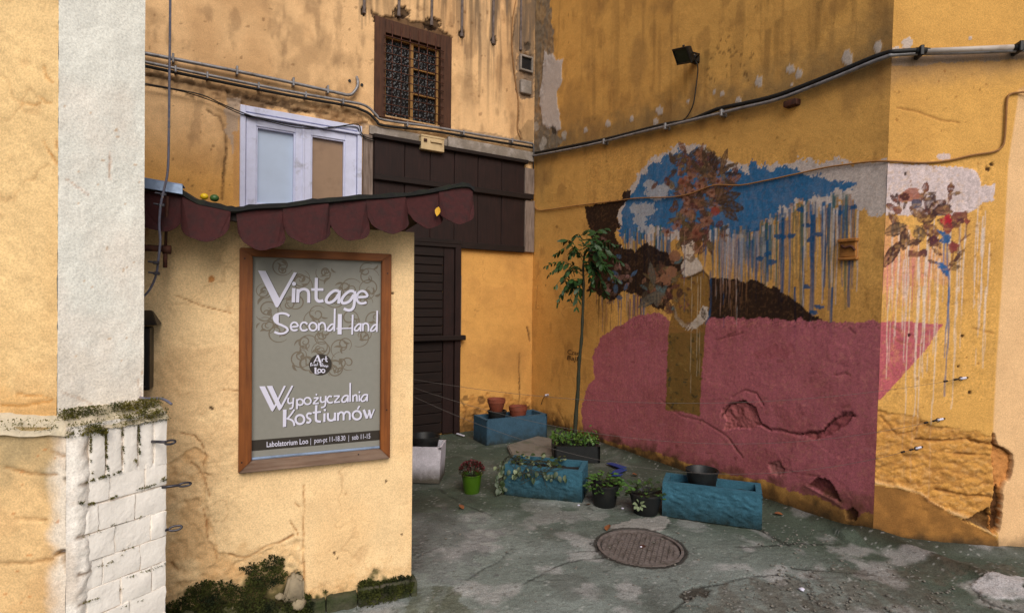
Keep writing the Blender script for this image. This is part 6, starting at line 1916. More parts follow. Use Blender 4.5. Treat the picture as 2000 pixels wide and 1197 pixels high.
wc += [WR.P(x, y, 0.012) for x, y in ((1742, 315), (1800, 318), (1850, 314), (1900, 303), (1940, 297), (1956, 288), (1962, 272), (1965, 230), (1967, 196), (1974, 184), (2000, 180), (2060, 176))]
tube_thing('painted_cable', wc, 0.0065, M_tancable, 'thin paint-splashed cable wandering across the mural at flower height', 'cable')
for x, y in ((1380, 370), (1800, 315)):
    pass

# floodlight
def floodlight():
    base = WM.P(1362, 118, 0.0)
    fl = empty('floodlight', base, 'small black floodlight on a bracket high on the mural wall', 'floodlight')
    ct = WM.P(1336, 107, 0.17)
    z = np.array([0, 0, 1.0])
    f = -0.25*WM.U*1.0 + WM.n*0.75 - z*0.55; f /= np.linalg.norm(f)          # facing
    r_ = np.cross(f, z); r_ /= np.linalg.norm(r_)
    r_ = r_*0.93 + np.cross(r_, f)*0.30; r_ /= np.linalg.norm(r_)
    u_ = np.cross(r_, f); u_ /= np.linalg.norm(u_)
    bm = bmesh.new()
    vs1 = []
    t = bmesh.new()
    a = [t.verts.new(V3(ct+f*0.02+r_*(x*0.10)+u_*(y*0.073))) for x, y in ((-1, -1), (1, -1), (1, 1), (-1, 1))]
    b = [t.verts.new(V3(ct-f*0.045+r_*(x*0.072)+u_*(y*0.05))) for x, y in ((-1, -1), (1, -1), (1, 1), (-1, 1))]
    t.faces.new(a); t.faces.new(b[::-1])
    for i in range(4): t.faces.new((a[i], b[i], b[(i+1) % 4], a[(i+1) % 4]))
    bmesh.ops.recalc_face_normals(t, faces=t.faces)
    bmesh.ops.bevel(t, geom=list(t.edges), offset=0.006, segments=2, affect='EDGES')
    sharp(meshobj('housing', t, M_blackmetal, fl))
    for sx, sy, w, h in ((0, 0.92, 0.205, 0.014), (0, -0.92, 0.205, 0.014), (0.94, 0, 0.014, 0.134), (-0.94, 0, 0.014, 0.134)):
        bm = bmesh.new(); add_box(bm, ct+f*0.025+r_*(sx*0.1)+u_*(sy*0.073), r_*w, u_*h, f*0.012, 0.003); sharp(meshobj('bezel', bm, M_blackmetal, fl))
    bm = bmesh.new(); add_box(bm, ct+f*0.021, r_*0.18, u_*0.13, f*0.004); meshobj('lens', bm, M_lampglass, fl)
    bm = bmesh.new()
    add_tube(bm, [ct+r_*0.105-f*0.01, ct+r_*0.11-f*0.07, base+WM.n*0.05+r_*0.03], 0.008, 8)
    add_tube(bm, [ct-r_*0.105-f*0.01, ct-r_*0.09-f*0.08-u_*0.05, base+WM.n*0.05-r_*0.02], 0.008, 8)
    add_box(bm, base+WM.n*0.03, WM.U*0.06, z*0.07, WM.n*0.07, 0.008)
    add_box(bm, ct-f*0.06-u_*0.065, r_*0.08, u_*0.05, f*0.05, 0.008)
    sharp(meshobj('bracket', bm, M_blackmetal, fl))
    bm = bmesh.new()
    add_tube(bm, smooth_path([base+WM.n*0.06, *[WM.P(x, y, o) for x, y, o in ((1361, 124, .05), (1363, 138, .03), (1360, 165, .02), (1355, 200, .02), (1347, 220, .02), (1336, 234, .03), (1318, 240, .03))]], 4), 0.0055, 8)
    meshobj('flex', bm, M_cable, fl, True)
    bm = bmesh.new(); add_box(bm, ct+u_*0.08-r_*0.05+f*0.015, r_*0.016, u_*0.014, f*0.02, 0.003); meshobj('latch', bm, M_blackmetal, fl)
floodlight()

# small niche plate in the mural wall
q = uvr(WM, [(1643, 474), (1675, 470), (1674, 503), (1642, 503)])
nb = empty('wall_plate', WM.at(q[0], q[2]), 'small rusty ochre box plate set in the drips on the mural wall', 'plate')
part_box('plate', WM, q, -0.01, 0.02, M_ochreplate, nb, 0.006)
part_box('rim', WM, (q[0]-0.01, q[1]+0.01, q[3]-0.004, q[3]+0.02), -0.01, 0.035, M_ochreplate, nb, 0.005)
part_box('rim', WM, (q[0]-0.01, q[1]+0.01, q[2]-0.02, q[2]), -0.01, 0.03, M_ochreplate, nb, 0.005)
bm = bmesh.new()
uu, vv = (q[0]+q[1])/2, (q[2]+q[3])/2
add_tube(bm, smooth_path([WM.at(uu-0.04, vv+0.03, 0.022), WM.at(uu-0.01, vv+0.012, 0.035), WM.at(uu+0.03, vv+0.02, 0.03), WM.at(uu+0.05, vv-0.01, 0.022)], 4), 0.009, 8)
meshobj('cable_stub', bm, M_rust, nb, True)

# marker writing at the left of the mural
def wall_text(body, W, px, py, px2, hpx):
    cu = bpy.data.curves.new('t', 'FONT'); cu.body = body; cu.size = 1; cu.resolution_u = 2; cu.shear = 0.15
    ob = bpy.data.objects.new('t', cu); scene.collection.objects.link(ob)
    bpy.context.view_layer.update()
    me = bpy.data.meshes.new_from_object(ob.evaluated_get(bpy.context.evaluated_depsgraph_get()))
    bpy.data.objects.remove(ob)
    co = np.array([v.co[:] for v in me.vertices]); x0, x1 = co[:, 0].min(), co[:, 0].max()
    a, b, h = W.uv(px, py), W.uv(px2, py), W.uv(px, py-hpx)[1]-W.uv(px, py)[1]
    for v, p in zip(me.vertices, co):
        v.co = V3(W.at(a[0]+(p[0]-x0)/(x1-x0)*(b[0]-a[0]), a[1]+p[1]/0.7*h, 0.006))
    me.materials.append(M_grave)
    return me
gt = empty('wall_writing', WM.P(1108, 700), 'two short dark handwritten words left of the sapling stem', 'writing')
for body, x, y, x2 in (('Czar.', 1109, 691, 1134), ('Bajk', 1108, 702, 1134)):
    o = bpy.data.objects.new('lettering', wall_text(body, WM, x, y, x2, 9)); put(o, gt)

# clotheslines
def line(ax, ay, bx_z, sag, lab, knots):
    A = WR.P(ax, ay, 0.03)
    B = np.array([K0[0]-0.397*0.5, K0[1]+0.918*0.5, bx_z])
    e = empty('clothesline', WR.P(ax, ay, 0.0), lab, 'clothesline', 'clotheslines across the yard')
    pts = []
    for t in np.linspace(0, 1, 40):
        p = A+(B-A)*t; p = p.copy(); p[2] -= sag*4*t*(1-t)
        pts.append(p)
    bm = bmesh.new(); add_tube(bm, pts, 0.0012, 6); meshobj('wire', bm, M_wire, e, True)
    bm = bmesh.new(); add_tube(bm, [WR.P(ax, ay, -0.02), A], 0.005, 8); add_tube(bm, [A+(pts[1]-A)*0.5+V_(0.012*math.cos(a), 0, 0.012*math.sin(a)) for a in np.linspace(0, 6.28, 12)[:-1]], 0.003, 6, False, True)
    meshobj('hook', bm, M_iron, e, True)
    d = (pts[3]-pts[0]); d /= np.linalg.norm(d)
    bm = bmesh.new()
    for s in knots:
        add_tube(bm, [A+d*(s-0.012), A+d*(s+0.012)], 0.0065, 8)
    meshobj('knot', bm, M_iron, e, True)
    bm = bmesh.new(); add_tube(bm, [A+d*0.012, A+d*0.05], 0.0075, 8); meshobj('tensioner', bm, M_letter, e, True)
def V_(x, y, z): return np.array([x, y, z])
line(1890, 737, 1.13, 0.17, 'highest clothesline wire, hooked beside the blue drip', (0.08, 0.15))
line(1845, 817, 1.10, 0.27, 'middle clothesline wire, hooked above the broken plaster', (0.07, 0.13))
line(1802, 872, 1.06, 0.34, 'lowest clothesline wire, hooked into the broken plaster', (0.08, 0.14))
ho = empty('wall_hook', WM.P(1071, 771), 'small white wall hook by the corner of the yard', 'hook')
bm = bmesh.new(); p = WM.P(1071, 771); add_tube(bm, [p-WM.n*0.02, p+WM.n*0.05], 0.012, 10); meshobj('insulator', bm, M_letter, ho, True)
bm = bmesh.new(); add_tube(bm, smooth_path([WM.P(1071, 771, .03), WM.P(1066, 772, .03), WM.P(1060, 780, .02), WM.P(1057, 790, .01)], 4), 0.004, 6); meshobj('wire_tail', bm, M_iron, ho, True)

# ------------------------------------------------------------------ manhole
def manhole():
    p = ground(1250, 1068)
    r = 0.262
    m = empty('manhole_cover', (p[0], p[1], 0), 'round ribbed iron manhole cover set in the concrete yard', 'manhole cover')
    def ringm(name, r0, r1, z0, z1, mat):
        bm = bmesh.new(); n = 56
        rows = []
        for k in range(n):
            a = 2*math.pi*k/n; ca, sa = math.cos(a), math.sin(a)
            rows.append([bm.verts.new((p[0]+q*ca, p[1]+q*sa, z)) for q, z in ((r0, z0), (r0, z1), (r1, z1), (r1, z0))])
        for k in range(n):
            A, B = rows[k], rows[(k+1) % n]
            for i in range(4):
                bm.faces.new((A[i], A[(i+1) % 4], B[(i+1) % 4], B[i]))
        bmesh.ops.recalc_face_normals(bm, faces=bm.faces)
        sharp(meshobj(name, bm, mat, m))
    ringm('rim', r-0.002, r+0.016, -0.05, 0.004, M_cast)
    bm = bmesh.new(); add_lathe(bm, (p[0], p[1], 0), [(0.02, -0.05), (r-0.012, -0.05), (r-0.012, -0.006), (0.02, -0.006)], 56)
    meshobj('lid', bm, M_cast, m)
    ang = math.radians(-20)
    ux, uy = np.array([math.cos(ang), math.sin(ang)]), np.array([-math.sin(ang), math.cos(ang)])
    n = 15; s = 2*(r-0.02)/n
    bm = bmesh.new()
    for i in range(n):
        for j in range(n):
            x, y = (i-(n-1)/2)*s, (j-(n-1)/2)*s
            if math.hypot(x, y) > r-0.03: continue
            q = p[:2]+ux*x+uy*y
            add_box(bm, (q[0], q[1], -0.003), (*(ux*s*0.62), 0), (*(uy*s*0.8), 0), (0, 0, 0.010), 0.0)
    o = meshobj('tread_lug', bm, M_cast, m); o['kind'] = 'stuff'
    bm = bmesh.new(); add_tube(bm, [(p[0]+0.02, p[1]+0.01, -0.004), (p[0]+0.02, p[1]+0.01, 0.004)], 0.02, 14); meshobj('lifting_eye', bm, M_rust, m)
manhole()

# ------------------------------------------------------------------ planters, pots and plants
def rough_box(name, mat, parent, a, b, depth, z0, h, rough, rnd, hollow=0.045, taper=0.0, seed=0):
    """trough: front bottom corners a, b on the ground; open top with rim; front surface roughened"""
    a, b = np.array(a, float), np.array(b, float)
    U = (b-a); L = np.linalg.norm(U); U /= L
    Bk = np.array([-U[1], U[0], 0.0])
    if Bk[1] < 0: Bk = -Bk
    def face(bm, fn, nu, nv, rg, nrm):
        g = []
        for j in range(nv+1):
            row = []
            for i in range(nu+1):
                s, t = i/nu, j/nv
                p = fn(s, t)
                if rg:
                    e = min(1, 8*s, 8*(1-s))*min(1, 6*t, 6*(1-t))
                    q = fbm(np.array([p[0]*34+p[1]*24+p[2]*16+seed]), np.array([p[2]*46-p[0]*10]), 90+seed, 3)[0]
                    q2 = abs(fbm(np.array([p[0]*16+p[1]*18-p[2]*14+seed+5]), np.array([p[2]*24+p[0]*12]), 95+seed, 3)[0]-0.5)*2
                    p = p + nrm*rg*((q-0.5)*1.3 - (0.35-q2)*0.9)*e
                row.append(bm.verts.new(V3(p)))
            g.append(row)
        for j in range(nv):
            for i in range(nu):
                bm.faces.new((g[j][i], g[j][i+1], g[j+1][i+1], g[j+1][i]))
    bm = bmesh.new()
    Z = np.array([0, 0, 1.0])
    P = lambda s, d, z: a + U*(L*s*(1-0) ) + Bk*(depth*d) + Z*(z0+h*z)
    tp = lambda s, z: (s-0.5)*(1-taper*(1-z))+0.5
    face(bm, lambda s, t: P(tp(s, t), taper*0.3*(1-t), t), int(L*(120 if rough > .01 else 30)), int(h*(130 if rough > .01 else 40)), rough, -Bk)
    face(bm, lambda s, t: P(tp(1, t), s, t), int(depth*60), int(h*80), rough*0.8, U)
    face(bm, lambda s, t: P(tp(0, t), 1-s, t), int(depth*60), int(h*80), rough*0.8, -U)
    face(bm, lambda s, t: P(tp(1-s, t), 1, t), 6, 4, 0, Bk)
    hw, hd = hollow/L, hollow/depth
    oc = [(0, 0), (1, 0), (1, 1), (0, 1)]; ic = [(hw, hd), (1-hw, hd), (1-hw, 1-hd), (hw, 1-hd)]
    O = [bm.verts.new(V3(P(s, d, 1.0))) for s, d in oc]
    I = [bm.verts.new(V3(P(s, d, 1.0)+Z*0.001)) for s, d in ic]
    J = [bm.verts.new(V3(P(s, d, 0.55))) for s, d in ic]
    for i in range(4):
        k = (i+1) % 4
        bm.faces.new((O[i], O[k], I[k], I[i])); bm.faces.new((I[i], I[k], J[k], J[i]))
    bm.faces.new(J)
    bmesh.ops.remove_doubles(bm, verts=bm.verts, dist=0.0006)
    bmesh.ops.recalc_face_normals(bm, faces=bm.faces)
    sharp(meshobj(name, bm, mat, parent), 40)
    return a, U, Bk, L, P

def soil(P, parent, z=0.8, ins=0.06):
    bm = bmesh.new(); n = 14
    g = []
    for j in range(7):
        g.append([bm.verts.new(V3(P(ins+(1-2*ins)*i/n, 0.14+0.72*j/6, z+R.uniform(-.035, .035)))) for i in range(n+1)])
    for j in range(6):
        for i in range(n):
            bm.faces.new((g[j][i], g[j][i+1], g[j+1][i+1], g[j+1][i]))
    meshobj('soil', bm, M_soil, parent, True)

def trough(label, a, b, depth, h, rough, mat, seed, taper=0.0, hollow=0.04, group='blue planter troughs in the yard'):
    t = empty('planter_trough', tuple(a), label, 'planter', group)
    r = rough_box('trough_body', mat, t, a, b, depth, a[2], h, rough, R, hollow, taper, seed)
    soil(r[4], t)
    return t, r

Z0 = np.array([0, 0, 0.004])
gA = ground(1293, 1009); gB = ground(1488, 1037)
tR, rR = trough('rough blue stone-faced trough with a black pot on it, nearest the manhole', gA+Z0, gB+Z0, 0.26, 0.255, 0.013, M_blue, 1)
gA2 = ground(985, 968); gB2 = ground(1137, 984)
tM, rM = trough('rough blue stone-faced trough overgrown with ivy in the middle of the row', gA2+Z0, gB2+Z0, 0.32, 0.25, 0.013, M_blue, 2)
gA3 = ground(949, 872); gB3 = ground(1068, 857)
tB, rB = trough('smooth greyish blue trough with stacked flowerpots standing by the back wall', gA3+Z0, gB3+Z0, 0.33, 0.285, 0.003, M_bluegrey, 3)
gA4 = ground(1082, 905); gB4 = ground(1172, 905)
tD, rD = trough('dark low trough with leafy herbs around the sapling foot', gA4+Z0, gB4+Z0, 0.26, 0.16, 0.004, M_blackplastic, 4, group=None)
gA5 = ground(786, 944); gB5 = ground(861, 946)
tW, rW = trough('white stained plastic trough at the corner of the kiosk', gA5-np.array([0.1, 0, 0])+Z0, gB5+Z0, 0.28, 0.315, 0.0015, M_whitepot, 5, taper=0.06, hollow=0.018, group=None)

def pot(name, label, o, r0, r1, h, mat, cat='flowerpot', group=None, rim=0.012, earth=True, wall=0.006, n=28):
    p = empty(name, tuple(o), label, cat, group)
    bm = bmesh.new()
    prof = [(r0*0.96, 0), (r0, 0.004), (r1, h-rim*1.6), (r1, h-rim*1.6), (r1+0.005, h-rim*1.5), (r1+0.007, h-0.002), (r1+0.005, h), (r1-0.001, h), (r1-wall, h-0.006), (r0-wall+0.004, h*0.6 if earth else 0.01)]
    add_lathe(bm, o, prof, n)
    sharp(meshobj('pot_body', bm, mat, p), 40)
    if earth:
        bm = bmesh.new(); add_lathe(bm, o, [(0.004, h*0.55), (r1-wall-0.002, h*0.8), (r1*0.5, h*0.84), (0.004, h*0.82)], 20); meshobj('soil', bm, M_soil, p, True)
    return p

# black pot on the near trough
c0 = rR[4](0.40, 0.55, 0.78)
pot('flowerpot', 'wide black plastic pot standing inside the near blue trough', c0, 0.095, 0.115, 0.145, M_blackplastic, earth=False, group='black plastic pots')
# pots in the back trough
cb = rB[4](0.26, 0.42, 0.80)
pot('flowerpot', 'squat black pot under a terracotta pot in the back trough', cb, 0.085, 0.105, 0.125, M_blackplastic, group='black plastic pots', earth=True)
pot('flowerpot', 'terracotta pot stacked on a black pot in the back trough', cb+np.array([-0.01, 0, 0.105]), 0.066, 0.098, 0.155, M_terra, earth=True, rim=0.03, group='terracotta pots in the back trough')
pot('flowerpot', 'terracotta pot standing alone on the soil of the back trough', rB[4](0.60, 0.40, 0.80), 0.082, 0.102, 0.155, M_terra, earth=True, rim=0.03, group='terracotta pots in the back trough')
# dark bucket in the white trough
pot('bucket', 'black bucket sunk in the white trough by the kiosk', rW[4](0.60, 0.55, 0.62), 0.10, 0.13, 0.19, M_blackplastic, 'bucket', earth=False, rim=0.02)

# foliage helpers
def foliage(name, mat, parent, pts, L, W, rnd, up=0.6):
    """many leaf faces joined in one part; pts = (position, outward direction)"""
    bm = bmesh.new()
    for p, d in pts:
        l = L*rnd.uniform(0.6, 1.2); w = W*rnd.uniform(0.7, 1.2)
        d = Vector(d)+Vector((rnd.gauss(0, .5), rnd.gauss(0, .5), rnd.gauss(0, .4)+up*0.3))
        d.normalize()
        s = d.cross(Vector((0, 0, 1)))
        if s.length < 0.1: s = Vector((1, 0, 0))
        s.normalize(); s.rotate(Matrix.Rotation(rnd.gauss(0, 0.7), 3, d))
        n = s.cross(d)
        P = Vector(p)
        q = []
        for t, ww in ((0, .1), (.3, .9), (.6, 1.0), (.85, .6), (1.0, .05)):
            z = -0.25*l*t*t
            c_ = P+d*(l*t)+Vector((0, 0, z))
            q.append((bm.verts.new(c_-s*(w*ww/2)+n*0.15*w*ww), bm.verts.new(c_), bm.verts.new(c_+s*(w*ww/2)+n*0.15*w*ww)))
        for i in range(4):
            bm.faces.new((q[i][0], q[i][1], q[i+1][1], q[i+1][0])); bm.faces.new((q[i][1], q[i][2], q[i+1][2], q[i+1][1]))
    return meshobj(name, bm, mat, parent, True)

def leaves_individual(me_list, parent, pts, rnd, smin, smax, name='leaf'):
    for p, d in pts:
        me = rnd.choice(me_list)
        o = bpy.data.objects.new(name, me)
        d = Vector(d).normalized()
        y = d
        z = Vector((rnd.gauss(0, .3), -0.5+rnd.gauss(0, .3), 1.0)); x = y.cross(z).normalized(); z = x.cross(y)
        o.matrix_world = Matrix(((x[0], y[0], z[0], p[0]), (x[1], y[1], z[1], p[1]), (x[2], y[2], z[2], p[2]), (0, 0, 0, 1)))
        s = rnd.uniform(smin, smax)
        rot = o.matrix_world.to_euler(); loc = Vector(p)
        o.rotation_euler = rot; o.scale = (s, s, s); o.location = loc
        put(o, parent)

rl = random.Random(21)
# heather in a lime green pot
gp = ground(921, 962)
hp_ = pot('flowerpot', 'lime green glazed pot holding a dark red heather', (gp[0], gp[1], 0.004), 0.066, 0.084, 0.158, M_greenpot, earth=True, rim=0.006)
hb = empty('heather_plant', (gp[0], gp[1], 0.15), 'round dark red heather growing in the lime green pot', 'plant')
def heather():
    pts = []
    for i in range(520):
        d = Vector((rl.gauss(0, 1), rl.gauss(0, 1), abs(rl.gauss(0, 1))*0.9+0.1)).normalized()
        pts.append((Vector((gp[0], gp[1], 0.165))+Vector((d.x*0.09, d.y*0.09, d.z*0.085)), d))
    foliage('foliage', M_heather_d, hb, pts, 0.035, 0.006, rl)
    pts = [(p+d*0.012, d) for p, d in pts if d.z > 0.35]
    foliage('blossom', M_heather, hb, pts, 0.026, 0.007, rl)
    bm = bmesh.new()
    for k in range(14):
        a = k*0.9; add_tube(bm, [(gp[0], gp[1], 0.12), (gp[0]+0.05*math.cos(a), gp[1]+0.05*math.sin(a), 0.22)], 0.003, 5)
    meshobj('stem', bm, M_bark, hb)
heather()

# two small dark pots with plants
g1 = ground(1181, 987); g2 = ground(1261, 1002)
pot('flowerpot', 'small dark pot beside the right end of the ivy trough', (g1[0], g1[1], 0.004), 0.085, 0.108, 0.175, M_blackplastic, group='black plastic pots')
pot('flowerpot', 'small dark pot beside the left end of the near blue trough', (g2[0], g2[1], 0.004), 0.09, 0.122, 0.16, M_blackplastic, group='black plastic pots')
lm = []
for k, (m, L, W) in enumerate(((M_ivy, 0.05, 0.036), (M_ivy, 0.06, 0.04), (M_herb, 0.05, 0.032), (M_paleleaf, 0.055, 0.045))):
    me = leaf_mesh('leaf', L, W, 0.2, 0.3); me.materials.append(m); lm.append(me)
def pot_plant(o, r, h, n, mats, label, spread, hang):
    e = empty('pot_plant', tuple(o), label, 'plant')
    pts = []
    for i in range(n):
        a = rl.uniform(0, 6.28); rad = r*math.sqrt(rl.random())*spread
        z = h*(0.15+0.85*rl.random())*(1-0.5*(rad/(r*spread))**2)
        if rad > r: z -= hang*rl.random()
        pts.append((Vector((o[0]+rad*math.cos(a), o[1]+rad*math.sin(a)*0.8, o[2]+z)), Vector((math.cos(a)*0.8, math.sin(a)*0.8-0.3, 0.3))))
    leaves_individual(mats, e, pts, rl, 0.55, 0.95)
    bm = bmesh.new()
    for p, d in pts[::3]:
        add_tube(bm, smooth_path([np.array(o), np.array([(o[0]+p.x)/2, (o[1]+p.y)/2, o[2]+(p.z-o[2])*0.7]), np.array(p)], 3), 0.0018, 5)
    meshobj('stem', bm, M_bark, e)
pot_plant((g1[0], g1[1], 0.165), 0.105, 0.10, 120, [lm[2], lm[2], lm[0]], 'bushy green plant in the small pot beside the ivy trough', 1.35, 0.07)
pot_plant((g2[0], g2[1], 0.145), 0.115, 0.11, 64, [lm[0], lm[1], lm[2]], 'straggly plant in the small pot beside the near trough', 1.3, 0.03)
e_ = WG.P(1243, 968)
# pale round leaf hanging over the second pot
cab = empty('pale_rosette', (g2[0]-0.075, g2[1]-0.11, 0.09), 'pale round leaf rosette hanging over the small pot front', 'plant')
leaves_individual([lm[3]], cab, [(Vector((g2[0]-0.075+0.012*math.cos(a), g2[1]-0.105, 0.10+0.012*math.sin(a))), Vector((math.cos(a), -0.45, math.sin(a)))) for a in np.linspace(0, 6.28, 8)[:-1]], rl, 0.6, 0.8)

# ivy in the middle trough
iv = empty('ivy_plant', tuple(rM[4](0.3, 0.5, 0.85)), 'ivy trailing over the left end and rim of the middle blue trough', 'plant')
def ivy():
    pts = []
    for i in range(70):
        s, d = rl.uniform(0.0, 0.75), rl.uniform(0.05, 0.9)
        pts.append((Vector(rM[4](s, d, rl.uniform(0.9, 1.22))), Vector((rl.gauss(0, .6), -0.8, 0.2))))
    for i in range(48):           # over the left corner, down to the ground
        z = rl.uniform(0.15, 1.1)
        p = rM[4](rl.gauss(-0.02, 0.045), rl.uniform(-0.14, 0.2), z)
        pts.append((Vector(p), Vector((-0.3+rl.gauss(0, .5), -0.7, -0.7))))
    for i in range(26):
        p = rM[4](rl.uniform(0.05, 0.82), -0.06, rl.uniform(0.68, 1.02))
        pts.append((Vector(p), Vector((rl.gauss(0, .4), -0.6, -0.8))))
    leaves_individual([lm[0], lm[1], lm[0], lm[3]], iv, pts, rl, 0.6, 1.0)
    bm = bmesh.new()
    for k in range(16):
        a = rM[4](rl.uniform(0.05, 0.6), rl.uniform(0.3, 0.7), 0.85); b = rM[4](rl.uniform(0, 0.8), -0.04, 1.05); c_ = rM[4](rl.uniform(-0.05, 0.8), -0.09, rl.uniform(0.4, 0.8))
        add_tube(bm, smooth_path([a, (a+b)/2+np.array([0, 0, .05]), b, c_], 4), 0.0022, 5)
    for k in range(6):
        a = rM[4](rl.uniform(0.05, 0.2), 0.5, 0.85); b = rM[4](-0.03, rl.uniform(0, .5), 1.08); c_ = rM[4](-0.06, -0.1, rl.uniform(0.2, 0.6))
        add_tube(bm, smooth_path([a, (a+b)/2+np.array([0, 0, .05]), b, c_], 4), 0.0024, 5)
    meshobj('stem', bm, M_bark, iv)
ivy()

# herbs round the sapling
he = empty('herb_clump', tuple(rD[4](0.5, 0.5, 0.9)), 'low leafy green herbs filling the dark trough under the sapling', 'plant')
def herbs():
    pts = []
    for i in range(420):
        s, d = rl.uniform(-0.02, 1.0), rl.uniform(0.1, 1.1)
        pts.append((Vector(rD[4](s, d, 1.0+abs(rl.gauss(0, 0.32)))), Vector((rl.gauss(0, .6), rl.gauss(-.2, .6), 0.8))))
    foliage('foliage', M_herb, he, pts, 0.045, 0.022, rl)
    bm = bmesh.new()
    for k in range(30):
        p = rD[4](rl.uniform(.1, .9), rl.uniform(.2, .9), 0.8)
        add_tube(bm, [p, p+np.array([rl.gauss(0, .02), rl.gauss(0, .02), 0.08])], 0.002, 5)
    meshobj('stem', bm, M_bark, he)
herbs()

# sapling with pinnate leaves
def sapling():
    D = 5.85
    base = at(1122, 862, D)
    base[2] = 0.08
    e = empty('sapling_tree', tuple(base), 'slender sapling with pinnate leaves before the black mural shape', 'tree')
    tr = [base]+[at(x, y, D-0.02*i) for i, (x, y) in enumerate(((1125, 810), (1129, 760), (1131, 710), (1136, 660), (1138, 610), (1140, 560), (1139, 520), (1143, 490)))]
    sp = smooth_path(tr, 5)
    bm = bmesh.new(); add_tube(bm, sp, list(np.linspace(0.023, 0.009, len(sp))*(1+0.12*np.sin(np.arange(len(sp))*1.7))), 8); meshobj('trunk', bm, M_bark, e, True)
    fronds = [  # start px, tip px, depth shift
        ((1139, 540), (1066, 520), -.10), ((1138, 530), (1072, 536), -.16), ((1140, 515), (1096, 470), .05), ((1142, 505), (1085, 496), -.1), ((1139, 545), (1090, 590), -.12),
        ((1140, 550), (1112, 590), .06), ((1139, 560), (1098, 574), -.05), ((1143, 495), (1122, 462), .1), ((1144, 495), (1150, 450), .05), ((1144, 497), (1186, 448), .0),
        ((1143, 505), (1204, 480), -.1), ((1142, 515), (1212, 512), -.05), ((1142, 520), (1205, 546), .05), ((1143, 500), (1170, 470), -.2), ((1140, 530), (1180, 560), -.15),
        ((1142, 510), (1112, 500), -.2), ((1142, 520), (1160, 545), -.25), ((1140, 530), (1104, 548), .1), ((1141, 540), (1190, 530), -.22), ((1143, 500), (1196, 500), .1), ((1140, 545), (1126, 600), -.1), ((1143, 505), (1176, 520), -.3), ((1143, 500), (1160, 480), -.3), ((1142, 520), (1184, 575), -.05), ((1143, 512), (1198, 540), -.25), ((1142, 500), (1176, 498), -.35), ((1142, 515), (1156, 570), -.2), ((1140, 538), (1084, 560), -.2)]
    rs = random.Random(4)
    for (a, b, dz) in fronds:
        A = at(a[0], a[1], D-0.12); B = at(b[0], b[1], D+dz)
        M_ = (A+B)/2; M_[2] += 0.10
        ax = smooth_path([A, M_, B], 10)
        bm = bmesh.new()
        add_tube(bm, ax, 0.0024, 5)
        n = len(ax)
        for i in range(4, n, 2):
            p = Vector(ax[i]); t = (Vector(ax[min(i+1, n-1)])-Vector(ax[i-1])).normalized()
            L = 0.076*(0.7+0.5*math.sin(math.pi*i/n))*rs.uniform(0.7, 1.15)
            if rs.random() < 0.06: continue
            side = t.cross(Vector((0, 0.2, 1))).normalized()
            for sg in (-1, 1):
                d = (side*sg+t*rs.uniform(.3, .8)+Vector((rs.gauss(0, .15), rs.gauss(0, .2), -0.42+rs.gauss(0, .3)))).normalized()
                w = L*rs.uniform(0.36, 0.52)
                s = d.cross(Vector((rs.gauss(0, .4), -0.7+rs.gauss(0, .4), 0.7))).normalized()
                q = []
                for tt, ww in ((0, .1), (.3, .9), (.62, .95), (.85, .6), (1, .05)):
                    c_ = p+d*(L*tt)-Vector((0, 0, 0.2*L*tt*tt))
                    q.append((bm.verts.new(c_-s*w*ww/2), bm.verts.new(c_), bm.verts.new(c_+s*w*ww/2)))
                for k in range(4):
                    bm.faces.new((q[k][0], q[k][1], q[k+1][1], q[k+1][0])); bm.faces.new((q[k][1], q[k][2], q[k+1][2], q[k+1][1]))
        meshobj('leaf', bm, M_leaf, e, True)
sapling()

# slab, plastic strip, litter
def slab():
    pts = [ground(x, y) for x, y in ((1000, 900), (1080, 898), (1084, 866), (1050, 860), (990, 878))]
    bm = bmesh.new()
    a = [bm.verts.new((p[0], p[1], -0.01)) for p in pts]; b = [bm.verts.new((p[0], p[1], 0.055)) for p in pts]
    bm.faces.new(b); bm.faces.new(a[::-1])
    for i in range(5): bm.faces.new((a[i], a[(i+1) % 5], b[(i+1) % 5], b[i]))
    bmesh.ops.recalc_face_normals(bm, faces=bm.faces)
    bmesh.ops.bevel(bm, geom=list(bm.edges), offset=0.01, segments=2, affect='EDGES')
    tag(sharp(meshobj('concrete_slab', bm, M_slab, None)), 'flat broken concrete slab lying between the back trough and ivy trough', 'slab')
slab()
def blue_scrap():
    pts = [ground(x, y, 0.03) for x, y in ((1190, 903), (1218, 915), (1197, 926), (1214, 929))]
    bm = bmesh.new()
    for a, b in zip(pts[:-1], pts[1:]):
        d = b-a; s = np.array([-d[1], d[0], 0]); s = s/np.linalg.norm(s)*0.035
        q = [bm.verts.new(V3(p)) for p in (a-s, a+s, b+s+np.array([0, 0, .012]), b-s+np.array([0, 0, .012]))]
        q2 = [bm.verts.new(v.co-Vector((0, 0, .006))) for v in q]
        bm.faces.new(q); bm.faces.new(q2[::-1])
        for i in range(4): bm.faces.new((q[i], q2[i], q2[(i+1) % 4], q[(i+1) % 4]))
    bmesh.ops.recalc_face_normals(bm, faces=bm.faces)
    tag(meshobj('plastic_strip', bm, M_bluebright, None), 'crumpled blue plastic strip lying behind the small pots', 'plastic scrap')
blue_scrap()
fl_m = leaf_mesh('fallen_leaf', 0.07, 0.05, 0.5, -0.2); fl_m.materials.append(M_deadleaf)
